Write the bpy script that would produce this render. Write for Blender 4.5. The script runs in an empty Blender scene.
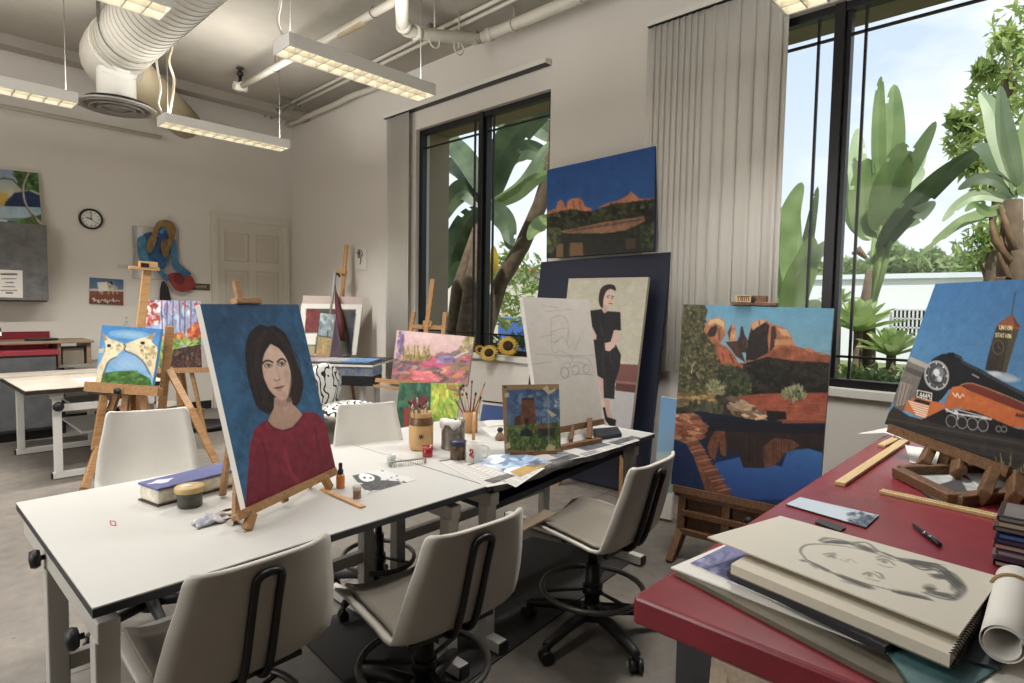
import bpy, math, random
import numpy as np
from mathutils import Vector, Matrix
C = bpy.context.scene.collection
sc = bpy.context.scene
PI = math.pi
# ------------------------------------------------------------------ camera
LAMP_E = 2.2; G_P, G_T, G_S = 1.35, 1.0, 1.0
SKY, SUN, DOWN, UPL, FRONT, BACK, WALL_FILL, VIEW, EXPO = 1.35, 5.0, 34, 15, .3, 1.45, 90, 'Standard', 0.0
F_PX = 595.0; CAM_H = 1.47
def _cam():
    a, p, r = (math.radians(v) for v in (46.8, 3.46, .95))
    F = Vector((math.sin(a)*math.cos(p), math.cos(a)*math.cos(p), -math.sin(p)))
    R0 = Vector((math.cos(a), -math.sin(a), 0)); U0 = R0.cross(F)
    R = R0*math.cos(r) + U0*math.sin(r); U = U0*math.cos(r) - R0*math.sin(r)
    return F, R, U
FW, RT, UP = _cam()
O = Vector((0, 0, CAM_H))
def ray(x, y): return FW + RT*((x-512)/F_PX) - UP*((y-341.5)/F_PX)
def atz(x, y, z): d = ray(x, y); return O + d*((z-CAM_H)/d.z)
def atx(x, y, X): d = ray(x, y); return O + d*(X/d.x)
def aty(x, y, Y): d = ray(x, y); return O + d*(Y/d.y)
def atp(x, y, p, n): d = ray(x, y); return O + d*((Vector(p)-O).dot(n)/d.dot(n))
cam = bpy.data.cameras.new('camera'); co = bpy.data.objects.new('camera', cam); C.objects.link(co)
cam.sensor_width = 36; cam.lens = F_PX*36/1024; cam.clip_start = .02; cam.clip_end = 300
M = Matrix((RT, UP, -FW)).transposed().to_4x4(); M.translation = O; co.matrix_world = M
sc.camera = co
# ------------------------------------------------------------------ mesh builder
class MB:
    def __init__(s): s.v = []; s.f = []; s.sm = []
    def add(s, vs, fs, smooth=False):
        n = len(s.v); s.v += [tuple(v) for v in vs]
        s.f += [tuple(i+n for i in f) for f in fs]; s.sm += [smooth]*len(fs); return s
    def hexa(s, p):           # 4 bottom, 4 top, same order
        return s.add(p, [(3,2,1,0),(4,5,6,7),(0,1,5,4),(1,2,6,5),(2,3,7,6),(3,0,4,7)])
    def box(s, c, d, m=None):
        x, y, z = (q/2 for q in d)
        p = [Vector(q) for q in ((-x,-y,-z),(x,-y,-z),(x,y,-z),(-x,y,-z),(-x,-y,z),(x,-y,z),(x,y,z),(-x,y,z))]
        if m is not None: p = [m @ q for q in p]
        return s.hexa([q+Vector(c) for q in p])
    def b2(s, a, b):          # box from two corners
        return s.box([(a[i]+b[i])/2 for i in range(3)], [abs(b[i]-a[i]) for i in range(3)])
    def bar(s, a, b, w, h, up=(0,0,1)):     # rectangular beam a->b, w across, h along up
        a = Vector(a); b = Vector(b); t = (b-a).normalized(); u = Vector(up)
        if abs(t.dot(u)) > .98: u = Vector((0,1,0)) if abs(t.y) < .9 else Vector((1,0,0))
        r = t.cross(u).normalized(); u = r.cross(t).normalized(); r = r*w/2; u = u*h/2
        return s.hexa([a-r-u, a+r-u, b+r-u, b-r-u, a-r+u, a+r+u, b+r+u, b-r+u])
    def tube(s, pts, r, n=10, closed=False, caps=True):
        pts = [Vector(p) for p in pts]; k = len(pts); rr = r if isinstance(r, (list, tuple)) else [r]*k
        vs = []; prev = None
        for i, p in enumerate(pts):
            if closed: t = pts[(i+1) % k]-pts[i-1]
            else: t = pts[min(i+1, k-1)]-pts[max(i-1, 0)]
            t = t.normalized() if t.length > 1e-9 else Vector((0,0,1))
            u = prev if prev is not None else (Vector((0,0,1)) if abs(t.z) < .9 else Vector((1,0,0)))
            u = (u - t*u.dot(t)).normalized(); prev = u; w = t.cross(u)
            for j in range(n):
                a = 2*PI*j/n; vs.append(p + (u*math.cos(a)+w*math.sin(a))*rr[i])
        fs = []
        for i in range(k if closed else k-1):
            i2 = (i+1) % k
            for j in range(n): fs.append((i*n+j, i*n+(j+1) % n, i2*n+(j+1) % n, i2*n+j))
        s.add(vs, fs, True)
        if caps and not closed:
            m = len(s.v)-len(vs)
            s.f += [tuple(m+j for j in reversed(range(n))), tuple(m+(k-1)*n+j for j in range(n))]; s.sm += [False, False]
        return s
    def cyl(s, a, b, r, r2=None, n=16): return s.tube([a, b], [r, r if r2 is None else r2], n)
    def lathe(s, prof, c=(0,0,0), n=24, axis=None):    # prof (r,z)
        vs = []; fs = []; k = len(prof); c = Vector(c); m = axis
        for r, z in prof:
            for j in range(n):
                q = Vector((r*math.cos(2*PI*j/n), r*math.sin(2*PI*j/n), z))
                vs.append((m @ q if m is not None else q)+c)
        for i in range(k-1):
            for j in range(n): fs.append((i*n+j, i*n+(j+1) % n, (i+1)*n+(j+1) % n, (i+1)*n+j))
        return s.add(vs, fs, True)
    def prism(s, pts, z0, z1):
        n = len(pts); a = [(p[0], p[1], z0) for p in pts]; b = [(p[0], p[1], z1) for p in pts]
        fs = [tuple(reversed(range(n))), tuple(range(n, 2*n))] + [(i, (i+1) % n, n+(i+1) % n, n+i) for i in range(n)]
        return s.add(a+b, fs)
    def grid(s, rows, smooth=True):
        k = len(rows); n = len(rows[0])
        return s.add([p for r in rows for p in r], [(i*n+j, i*n+j+1, (i+1)*n+j+1, (i+1)*n+j) for i in range(k-1) for j in range(n-1)], smooth)
    def sphere(s, c, r, n=16, k=9, sc_=(1,1,1)):
        vs = []; c = Vector(c)
        for i in range(k+1):
            t = PI*i/k
            for j in range(n):
                a = 2*PI*j/n; vs.append(c+Vector((r*sc_[0]*math.sin(t)*math.cos(a), r*sc_[1]*math.sin(t)*math.sin(a), r*sc_[2]*math.cos(t))))
        fs = [(i*n+j, (i+1)*n+j, (i+1)*n+(j+1) % n, i*n+(j+1) % n) for i in range(k) for j in range(n)]
        return s.add(vs, fs, True)
    def quadbox(s, q, t):     # slab under quad q (ccw seen from top/front), thickness t along -normal
        q = [Vector(p) for p in q]; n = (q[1]-q[0]).cross(q[3]-q[0]).normalized()
        return s.hexa([p-n*t for p in q]+q)
    def mesh(s, name, off=None):
        me = bpy.data.meshes.new(name)
        v = s.v if off is None else [(p[0]-off[0], p[1]-off[1], p[2]-off[2]) for p in s.v]
        me.from_pydata(v, [], s.f); me.polygons.foreach_set('use_smooth', s.sm); me.update(); return me
def link(name, me, m, parent=None, bevel=0, solid=0, sub=0):
    o = bpy.data.objects.new(name, me); C.objects.link(o)
    if m is not None and not me.materials: me.materials.append(m)
    if parent is not None: o.parent = parent
    if sub:
        b = o.modifiers.new('s', 'SUBSURF'); b.levels = sub; b.render_levels = sub
    if solid:
        b = o.modifiers.new('t', 'SOLIDIFY'); b.thickness = solid; b.offset = 0
    if bevel:
        b = o.modifiers.new('b', 'BEVEL'); b.width = bevel; b.segments = 2; b.limit_method = 'ANGLE'; b.angle_limit = .7
    return o
def tag(o, label=None, cat=None, group=None, kind=None):
    if label: o['label'] = label
    if cat: o['category'] = cat
    if group: o['group'] = group
    if kind: o['kind'] = kind
    return o
def thing(name, label, cat, loc=(0,0,0), rz=0, group=None):
    o = bpy.data.objects.new(name, None); C.objects.link(o); o.empty_display_size = .1
    o.location = loc; o.rotation_euler = (0,0,rz); return tag(o, label, cat, group)
def part(name, mb, m, p, bevel=0, world=True, label=None, **k):     # world: mb is in world coordinates (root not rotated)
    r = p; off = Vector((0,0,0))
    while r is not None: off += Vector(r.location); r = r.parent
    o = link(name, mb.mesh(name, off if world else None), m, p, bevel, **k)
    if label: o['label'] = label
    return o
def single(name, mb, m, label, cat, group=None, bevel=0, kind=None, **k):
    n = len(mb.v); c = Vector((sum(v[0] for v in mb.v)/n, sum(v[1] for v in mb.v)/n, min(v[2] for v in mb.v)))
    o = link(name, mb.mesh(name, c), m, None, bevel, **k); o.location = c
    return tag(o, label, cat, group, kind)
def struct(name, mb, m, parent=None, bevel=0):
    o = link(name, mb.mesh(name), m, parent, bevel)
    if parent is None: o['kind'] = 'structure'
    return o
def copy_tree(o, parent=None):
    c = o.copy(); C.objects.link(c)
    if parent is not None: c.parent = parent
    for ch in [q for q in o.children]: copy_tree(ch, c)
    return c
# ------------------------------------------------------------------ materials
def lin(c):
    c = np.asarray(c, dtype=float)/255
    return np.where(c <= .04045, c/12.92, ((c+.055)/1.055)**2.4)
def L(c): return (*[float(x) for x in lin(c)], 1)
MATS = {}
def mat(name, col, rough=.6, metal=0, var=0, vscale=8, col2=None, bump=0, bscale=60, coat=0, spec=.5, emit=None, es=0):
    if name in MATS: return MATS[name]
    m = bpy.data.materials.new(name); m.use_nodes = True; nt = m.node_tree; b = nt.nodes['Principled BSDF']
    b.inputs['Base Color'].default_value = L(col); b.inputs['Roughness'].default_value = rough
    b.inputs['Metallic'].default_value = metal; b.inputs['Specular IOR Level'].default_value = spec
    b.inputs['Coat Weight'].default_value = coat
    if emit: b.inputs['Emission Color'].default_value = L(emit); b.inputs['Emission Strength'].default_value = es
    tc = nt.nodes.new('ShaderNodeTexCoord')
    if var or col2:
        n = nt.nodes.new('ShaderNodeTexNoise'); n.inputs['Scale'].default_value = vscale; n.inputs['Detail'].default_value = 5; n.inputs['Roughness'].default_value = .65
        nt.links.new(tc.outputs['Object'], n.inputs['Vector'])
        r = nt.nodes.new('ShaderNodeValToRGB'); r.color_ramp.elements[0].position = .32; r.color_ramp.elements[1].position = .68
        a = L(col); k = L(col2) if col2 else None
        r.color_ramp.elements[0].color = [x*(1-var) for x in a[:3]]+[1] if not k else a
        r.color_ramp.elements[1].color = [min(1, x*(1+var)) for x in a[:3]]+[1] if not k else k
        nt.links.new(n.outputs['Fac'], r.inputs['Fac']); nt.links.new(r.outputs['Color'], b.inputs['Base Color'])
    if bump:
        n2 = nt.nodes.new('ShaderNodeTexNoise'); n2.inputs['Scale'].default_value = bscale; n2.inputs['Detail'].default_value = 4
        nt.links.new(tc.outputs['Object'], n2.inputs['Vector'])
        bp = nt.nodes.new('ShaderNodeBump'); bp.inputs['Strength'].default_value = bump; bp.inputs['Distance'].default_value = .01
        nt.links.new(n2.outputs['Fac'], bp.inputs['Height']); nt.links.new(bp.outputs['Normal'], b.inputs['Normal'])
    MATS[name] = m; return m
def wood(name, c1, c2, scale=3, rough=.5, axis=0):
    if name in MATS: return MATS[name]
    m = mat(name, c1, rough); nt = m.node_tree; b = nt.nodes['Principled BSDF']
    tc = nt.nodes.new('ShaderNodeTexCoord'); mp = nt.nodes.new('ShaderNodeMapping')
    s = [30, 30, 30]; s[axis] = 3; mp.inputs['Scale'].default_value = s
    nt.links.new(tc.outputs['Object'], mp.inputs['Vector'])
    n = nt.nodes.new('ShaderNodeTexNoise'); n.inputs['Scale'].default_value = scale; n.inputs['Detail'].default_value = 6; n.inputs['Distortion'].default_value = 1.2
    nt.links.new(mp.outputs['Vector'], n.inputs['Vector'])
    r = nt.nodes.new('ShaderNodeValToRGB'); r.color_ramp.elements[0].position = .3; r.color_ramp.elements[1].position = .7
    r.color_ramp.elements[0].color = L(c1); r.color_ramp.elements[1].color = L(c2)
    nt.links.new(n.outputs['Fac'], r.inputs['Fac']); nt.links.new(r.outputs['Color'], b.inputs['Base Color'])
    return m
def glass(name, tint=(1,1,1), gl=.06):
    m = bpy.data.materials.new(name); m.use_nodes = True; nt = m.node_tree; nt.nodes.clear()
    o = nt.nodes.new('ShaderNodeOutputMaterial'); t = nt.nodes.new('ShaderNodeBsdfTransparent'); g = nt.nodes.new('ShaderNodeBsdfGlossy')
    t.inputs['Color'].default_value = (*tint, 1); g.inputs['Roughness'].default_value = .02
    x = nt.nodes.new('ShaderNodeMixShader'); x.inputs['Fac'].default_value = gl
    nt.links.new(t.outputs[0], x.inputs[1]); nt.links.new(g.outputs[0], x.inputs[2]); nt.links.new(x.outputs[0], o.inputs['Surface'])
    MATS[name] = m; return m
def leafmat(name, c1, c2, trans=.35, vs=5):
    m = bpy.data.materials.new(name); m.use_nodes = True; nt = m.node_tree; nt.nodes.clear()
    o = nt.nodes.new('ShaderNodeOutputMaterial'); p = nt.nodes.new('ShaderNodeBsdfPrincipled'); t = nt.nodes.new('ShaderNodeBsdfTranslucent')
    p.inputs['Roughness'].default_value = .45
    tc = nt.nodes.new('ShaderNodeTexCoord'); n = nt.nodes.new('ShaderNodeTexNoise'); n.inputs['Scale'].default_value = vs; n.inputs['Detail'].default_value = 4
    nt.links.new(tc.outputs['Object'], n.inputs['Vector'])
    r = nt.nodes.new('ShaderNodeValToRGB'); r.color_ramp.elements[0].position = .35; r.color_ramp.elements[1].position = .65
    r.color_ramp.elements[0].color = L(c1); r.color_ramp.elements[1].color = L(c2)
    nt.links.new(n.outputs['Fac'], r.inputs['Fac'])
    x = nt.nodes.new('ShaderNodeMixShader'); x.inputs['Fac'].default_value = trans
    nt.links.new(r.outputs['Color'], p.inputs['Base Color']); nt.links.new(r.outputs['Color'], t.inputs['Color'])
    nt.links.new(p.outputs[0], x.inputs[1]); nt.links.new(t.outputs[0], x.inputs[2]); nt.links.new(x.outputs[0], o.inputs['Surface'])
    MATS[name] = m; return m
def artmat():
    m = bpy.data.materials.new('painted_surface'); m.use_nodes = True; nt = m.node_tree; b = nt.nodes['Principled BSDF']
    a = nt.nodes.new('ShaderNodeVertexColor'); a.layer_name = 'paint'
    nt.links.new(a.outputs['Color'], b.inputs['Base Color']); b.inputs['Roughness'].default_value = .55; b.inputs['Specular IOR Level'].default_value = .3
    n = nt.nodes.new('ShaderNodeTexNoise'); n.inputs['Scale'].default_value = 160
    tc = nt.nodes.new('ShaderNodeTexCoord'); nt.links.new(tc.outputs['Object'], n.inputs['Vector'])
    bp = nt.nodes.new('ShaderNodeBump'); bp.inputs['Strength'].default_value = .08; bp.inputs['Distance'].default_value = .004
    nt.links.new(n.outputs['Fac'], bp.inputs['Height']); nt.links.new(bp.outputs['Normal'], b.inputs['Normal'])
    return m
ART = artmat()
# ------------------------------------------------------------------ brush-work: a picture is painted into the vertex colours of a fine grid
def homog(src, dst):
    A = []
    for (x, y), (u, v) in zip(src, dst):
        A += [[x, y, 1, 0, 0, 0, -u*x, -u*y, -u], [0, 0, 0, x, y, 1, -v*x, -v*y, -v]]
    return np.linalg.svd(np.array(A, float))[2][-1].reshape(3, 3)
class Art:
    def __init__(s, quad, W, H, base, seed=1, gain=1.0):
        s.W, s.H = W*2, H*2; s.im = np.ones((s.H, s.W, 3))*np.array(base, float); s.q = quad; s.gain = gain
        s.h = homog(quad, [(0,0),(s.W,0),(s.W,s.H),(0,s.H)]); s.fr = (0,0,1); s.rng = np.random.RandomState(seed)
        s.k = math.sqrt(s.W*s.H/abs(sum(quad[i-1][0]*quad[i][1]-quad[i][0]*quad[i-1][1] for i in range(4))/2))
    def frame(s, x0, y0, k): s.fr = (x0, y0, k); return s
    def T(s, pts):
        p = np.array(pts, float)*s.fr[2]+np.array(s.fr[:2]); q = np.c_[p, np.ones(len(p))] @ s.h.T
        return q[:, :2]/q[:, 2:]
    def _bb(s, p, m=0):
        x0, y0 = np.floor(p.min(0)-m).astype(int); x1, y1 = np.ceil(p.max(0)+m).astype(int)+1
        return max(0, x0), max(0, y0), min(s.W, x1), min(s.H, y1)
    def _put(s, bb, a, c):
        x0, y0, x1, y1 = bb; r = s.im[y0:y1, x0:x1]; a = a[..., None]; r *= 1-a; r += a*np.asarray(c, float)
    def mask(s, P, bb):
        x0, y0, x1, y1 = bb; Y, X = np.mgrid[y0:y1, x0:x1]+.5; ins = np.zeros(X.shape, bool)
        for (ax, ay), (bx, by) in zip(P, np.roll(P, -1, 0)):
            if ay == by: continue
            ins ^= ((ay > Y) != (by > Y)) & (X < (bx-ax)*(Y-ay)/(by-ay)+ax)
        return ins.astype(float)
    def poly(s, pts, c, a=1, c2=None, var=0, smooth=False, horiz=False):
        if smooth: pts = cat(pts, True)
        P = s.T(pts); bb = s._bb(P)
        if bb[2] <= bb[0] or bb[3] <= bb[1]: return s
        m = s.mask(P, bb)*a; col = np.array(c, float)
        if c2 is not None:
            if horiz: t = (np.arange(bb[0], bb[2])-P[:, 0].min())/max(1, np.ptp(P[:, 0])); t = np.clip(t, 0, 1)[None, :, None]
            else: t = (np.arange(bb[1], bb[3])-P[:, 1].min())/max(1, np.ptp(P[:, 1])); t = np.clip(t, 0, 1)[:, None, None]
            col = col*(1-t)+np.array(c2, float)*t
        if var: col = np.clip(col*(1+var*s.nz((bb[3]-bb[1], bb[2]-bb[0]), 5))[...], 0, 255)
        s._put(bb, m, col); return s
    def nz(s, shape, cell):
        h, w = shape; o = np.zeros((h, w))
        for k, amp in ((cell*3, .5), (cell, .35), (max(2, cell//2), .25)):
            g = s.rng.randn(h//k+3, w//k+3); ys = np.arange(h)/k; xs = np.arange(w)/k
            y0 = ys.astype(int); x0 = xs.astype(int); fy = (ys-y0)[:, None]; fx = (xs-x0)[None]
            o += amp*((g[y0][:, x0]*(1-fx)+g[y0][:, x0+1]*fx)*(1-fy)+(g[y0+1][:, x0]*(1-fx)+g[y0+1][:, x0+1]*fx)*fy)
        return o[..., None]
    def noise(s, amt=.1, cell=6): s.im = np.clip(s.im*(1+amt*s.nz((s.H, s.W), cell)), 0, 255); return s
    def line(s, pts, w, c, a=1, soft=.7):
        P = s.T(pts); w = w*s.fr[2]*s.k/2
        for p, q in zip(P[:-1], P[1:]):
            bb = s._bb(np.array([p, q]), w+2)
            if bb[2] <= bb[0] or bb[3] <= bb[1]: continue
            Y, X = np.mgrid[bb[1]:bb[3], bb[0]:bb[2]]+.5; d = q-p; l2 = max(1e-6, d@d)
            t = np.clip(((X-p[0])*d[0]+(Y-p[1])*d[1])/l2, 0, 1)
            D = np.hypot(X-p[0]-t*d[0], Y-p[1]-t*d[1]); s._put(bb, np.clip((w-D)/soft+.5, 0, 1)*a, c)
        return s
    def ell(s, cx, cy, rx, ry, c, a=1, rot=0, soft=0):
        t = np.linspace(0, 2*PI, 28)[:-1]; x = rx*np.cos(t); y = ry*np.sin(t); r = math.radians(rot)
        pts = np.c_[cx+x*math.cos(r)-y*math.sin(r), cy+x*math.sin(r)+y*math.cos(r)]
        if soft:
            for k in np.linspace(1, .3, soft): s.poly((pts-[cx, cy])*k+[cx, cy], c, a/soft*1.6)
            return s
        return s.poly(pts, c, a)
    def ring(s, cx, cy, rx, ry, w, c, a=1):
        t = np.linspace(0, 2*PI, 25); return s.line(np.c_[cx+rx*np.cos(t), cy+ry*np.sin(t)], w, c, a)
    def dabs(s, area, n, rx, ry, cols, a=.9, rot=None, jit=.4):
        A = np.array(area, float); lo = A.min(0); hi = A.max(0)
        def inside(x, y):
            r = False
            for (ax, ay), (bx, by) in zip(A, np.roll(A, -1, 0)):
                if (ay > y) != (by > y) and x < (bx-ax)*(y-ay)/(by-ay)+ax: r = not r
            return r
        k = 0
        for _ in range(n*6):
            x = s.rng.uniform(lo[0], hi[0]); y = s.rng.uniform(lo[1], hi[1])
            if not inside(x, y): continue
            c = np.array(cols[s.rng.randint(len(cols))], float)*(1+.12*s.rng.randn())
            f = 1+jit*s.rng.randn(); f = max(.3, f)
            s.ell(x, y, rx*f, ry*f, np.clip(c, 0, 255), a, s.rng.uniform(0, 180) if rot is None else rot+s.rng.randn()*12)
            k += 1
            if k >= n: break
        return s
    def done(s):
        im = s.im.reshape(s.H//2, 2, s.W//2, 2, 3).mean((1, 3)); g = im.mean(2, keepdims=True); im = np.clip(g+(im-g)*.8, 0, 255); return np.clip(lin(im)*s.gain, 0, .95)
def cat(pts, closed=False, n=6):
    p = np.array(pts, float); k = len(p); o = []
    for i in range(k if closed else k-1):
        g = (lambda j: p[j % k]) if closed else (lambda j: p[min(max(j, 0), k-1)])
        a, b, c, d = g(i-1), g(i), g(i+1), g(i+2)
        for t in np.arange(n)/n:
            o.append(.5*(2*b+(c-a)*t+(2*a-5*b+4*c-d)*t*t+(3*b-a-3*c+d)*t**3))
    if not closed: o.append(p[-1])
    return np.array(o)
def paint_mesh(name, art, quad3, thick, side=(225,222,215), lift=0):
    """grid painted with art over the 3-D quad TL,TR,BR,BL, plus sides and back"""
    col = art.done(); H, W = col.shape[:2]
    q = [np.array(p, float) for p in quad3]
    n = np.cross(q[1]-q[3], q[0]-q[2]); n = n/np.linalg.norm(n)
    hm = homog([(0,0),(1,0),(1,1),(0,1)], [art_uv(q, p) for p in q]) if False else None
    v, u = np.mgrid[0:H, 0:W]; u = (u/(W-1))[..., None]; v = (v/(H-1))[..., None]
    P = (q[0]*(1-u)+q[1]*u)*(1-v)+(q[3]*(1-u)+q[2]*u)*v + n*lift
    ix = np.arange(H*W).reshape(H, W)
    f = np.stack([ix[:-1, :-1], ix[1:, :-1], ix[1:, 1:], ix[:-1, 1:]], -1).reshape(-1, 4)
    V = P.reshape(-1, 3); cols = np.c_[col.reshape(-1, 3), np.ones(H*W)]
    if thick:
        b = [p-n*thick for p in q]; k = len(V); extra = []; ef = []
        for i in range(4):
            j = (i+1) % 4; extra += [q[i], q[j], b[j], b[i]]; m = k+4*i; ef.append([m, m+1, m+2, m+3][::-1])
        extra += b; m = k+16; ef.append([m, m+1, m+2, m+3])
        V = np.r_[V, np.array(extra)]; f = np.r_[f, np.array(ef)[:, ::-1]]
        sc_ = np.r_[lin(side), 1]; cols = np.r_[cols, np.tile(sc_, (20, 1))]
    me = bpy.data.meshes.new(name); me.vertices.add(len(V)); me.vertices.foreach_set('co', V.ravel())
    me.loops.add(f.size); me.loops.foreach_set('vertex_index', f.ravel().astype(np.int32))
    me.polygons.add(len(f)); me.polygons.foreach_set('loop_start', np.arange(0, f.size, 4, dtype=np.int32))
    me.update(calc_edges=True); me.validate()
    ca = me.color_attributes.new('paint', 'FLOAT_COLOR', 'POINT'); ca.data.foreach_set('color', cols.astype(np.float32).ravel())
    me.materials.append(ART); return me
def plane_quad(px, p0, az, lean):
    """pixel corners onto a tilted plane: az = direction of its horizontal edge, lean = degrees leaning back"""
    az = math.radians(az); l = math.radians(lean)
    n = Vector((math.sin(az)*math.cos(l), -math.cos(az)*math.cos(l), math.sin(l)))
    return [atp(x, y, p0, n) for x, y in px], n
def picture(name, art, quad3, thick, label, cat_, group=None, parent=None, side=(225,222,215)):
    me = paint_mesh(name, art, quad3, thick, side)
    o = bpy.data.objects.new(name, me); C.objects.link(o)
    if parent is None:
        lo = sum((Vector(p) for p in quad3), Vector())/4; lo.z = min(p[2] for p in quad3)
        me.transform(Matrix.Translation(-lo)); o.location = lo; tag(o, label, cat_, group)
    else:
        off = Vector(parent.location); me.transform(Matrix.Translation(-off)); o.parent = parent
    return o
# ================================================================== ROOM
XW, YB, CE = 4.265, 8.527, 4.13
WX0, WY0 = -3.2, -3.6
m_wall = mat('wall_paint', (220,215,207), .8, var=.025, vscale=1.2, bump=.05, bscale=40)
m_ceil = mat('ceiling_concrete', (160,154,143), .85, var=.1, vscale=1.0, bump=.1, bscale=25)
m_white = mat('white_trim', (222,219,210), .5)
m_dark = mat('dark_bronze_frame', (24,24,25), .4, spec=.4)
m_black = mat('black_plastic', (22,22,23), .45)
m_blackm = mat('black_metal', (30,30,31), .4, .3)
def floor_mat():
    m = mat('concrete_floor', (118,112,103), .6); nt = m.node_tree; b = nt.nodes['Principled BSDF']; ln = nt.links
    tc = nt.nodes.new('ShaderNodeTexCoord')
    n1 = nt.nodes.new('ShaderNodeTexNoise'); n1.inputs['Scale'].default_value = .9; n1.inputs['Detail'].default_value = 8; n1.inputs['Roughness'].default_value = .7
    n2 = nt.nodes.new('ShaderNodeTexNoise'); n2.inputs['Scale'].default_value = 14; n2.inputs['Detail'].default_value = 6
    v = nt.nodes.new('ShaderNodeTexVoronoi'); v.inputs['Scale'].default_value = 6; v.inputs['Randomness'].default_value = 1
    br = nt.nodes.new('ShaderNodeTexBrick'); br.offset = 0; br.inputs['Scale'].default_value = 1; br.inputs['Brick Width'].default_value = 4.3; br.inputs['Row Height'].default_value = 3.7; br.inputs['Mortar Size'].default_value = .006
    br.inputs['Color1'].default_value = br.inputs['Color2'].default_value = (1,1,1,1); br.inputs['Mortar'].default_value = (.25,.24,.22,1)
    mp = nt.nodes.new('ShaderNodeMapping'); mp.inputs['Location'].default_value = (.55,.9,0); mp.inputs['Rotation'].default_value = (0,0,.05)
    for q in (n1, n2, v): ln.new(tc.outputs['Object'], q.inputs['Vector'])
    ln.new(tc.outputs['Object'], mp.inputs['Vector']); ln.new(mp.outputs['Vector'], br.inputs['Vector'])
    r = nt.nodes.new('ShaderNodeValToRGB'); r.color_ramp.elements[0].position = .3; r.color_ramp.elements[0].color = L((80,75,69)); r.color_ramp.elements[1].position = .7; r.color_ramp.elements[1].color = L((124,117,108))
    ln.new(n1.outputs['Fac'], r.inputs['Fac'])
    def mix(t, f, a, c):
        x = nt.nodes.new('ShaderNodeMix'); x.data_type = 'RGBA'; x.blend_type = t; x.inputs[0].default_value = f
        ln.new(a, x.inputs[6]); ln.new(c, x.inputs[7]); return x.outputs[2]
    o = mix('OVERLAY', .35, r.outputs['Color'], n2.outputs['Fac']); o = mix('MULTIPLY', .8, o, br.outputs['Color'])
    sp = nt.nodes.new('ShaderNodeValToRGB'); sp.color_ramp.elements[0].position = .045; sp.color_ramp.elements[0].color = (.3,.29,.28,1); sp.color_ramp.elements[1].position = .06; sp.color_ramp.elements[1].color = (1,1,1,1)
    ln.new(v.outputs['Distance'], sp.inputs['Fac']); o = mix('MULTIPLY', .6, o, sp.outputs['Color'])
    ln.new(o, b.inputs['Base Color']); return m
struct('floor', MB().b2((WX0-.2,WY0-.2,-.1),(XW+.2,YB+.2,0)), floor_mat())
struct('ceiling', MB().b2((WX0-.2,WY0-.2,CE),(XW+.2,YB+.2,CE+.15)), m_ceil)
struct('wall_back', MB().b2((WX0-.2,YB,0),(XW+.2,YB+.2,CE)), m_wall)
struct('wall_left', MB().b2((WX0-.2,WY0,0),(WX0,YB,CE)), m_wall)
struct('wall_front', MB().b2((WX0-.2,WY0-.2,0),(XW+.2,WY0,CE)), m_wall)
W1 = (3.57, 5.56); W2 = (0.02, 2.2); SZ, HZ = .95, 3.45
mb = MB()
for y0, y1, z0, z1 in ((WY0,W2[0],0,CE),(W2[0],W2[1],0,SZ),(W2[0],W2[1],HZ,CE),(W2[1],W1[0],0,CE),(W1[0],W1[1],0,SZ),(W1[0],W1[1],HZ,CE),(W1[1],YB,0,CE)):
    mb.b2((XW,y0,z0),(XW+.2,y1,z1))
struct('wall_right', mb, m_wall)
m_base = mat('baseboard_black', (32,30,29), .5)
struct('baseboard_back', MB().b2((WX0,YB-.012,0),(3.08,YB,.11)), m_base)
struct('baseboard_right', MB().b2((XW-.012,WY0,0),(XW,YB,.11)), m_base)
g_win = glass('window_glass', (.95,.97,.965), .005)
def window(nm, y0, y1, ym):
    root = bpy.data.objects.new(nm, None); C.objects.link(root); root.location = (XW+.1, (y0+y1)/2, SZ); root['kind'] = 'structure'
    X0, X1 = XW+.05, XW+.12; t = .055
    f = MB(); f.b2((X0,y0,HZ-t),(X1,y1,HZ)).b2((X0,y0,SZ+.02),(X1,y1,SZ+.02+t)).b2((X0,y0,SZ+.02),(X1,y0+t,HZ)).b2((X0,y1-t,SZ+.02),(X1,y1,HZ))
    part('window_frame', f, m_dark, root, .004)
    part('mullion', MB().b2((X0-.015,ym-.032,SZ+.02),(X1,ym+.032,HZ)), m_dark, root, .004)
    part('mullion', MB().b2((X0+.02,ym-.062,SZ+.02),(X1+.02,ym-.036,HZ)), m_dark, root)
    g = MB(); s = .008
    for a, b in ((y0+t, ym-.062), (ym+.032, y1-t)):
        for z in (SZ+.22, HZ-.2): g.b2((X0+.03,a,z-s),(X0+.05,b,z+s))
        for y in ((a+.105,) if a > ym else (b-.08,)): g.b2((X0+.03,y-s,SZ+.05),(X0+.05,y+s,HZ-.04))
    part('muntin_grid', g, m_dark, root)
    p = MB(); 
    part('window_pane', MB().b2((X0+.038,y0+t,SZ+.06),(X0+.042,ym-.03,HZ-t)), g_win, root)
    part('window_pane', MB().b2((X0+.05,ym+.03,SZ+.06),(X0+.054,y1-t,HZ-t)), g_win, root)
    part('window_sill', MB().b2((XW-.03,y0-.02,SZ-.035),(XW+.07,y1+.02,SZ+.02)), m_white, root, .004)
    return root
window('window_1', *W1, 4.53); window('window_2', *W2, 1.19)
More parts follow.
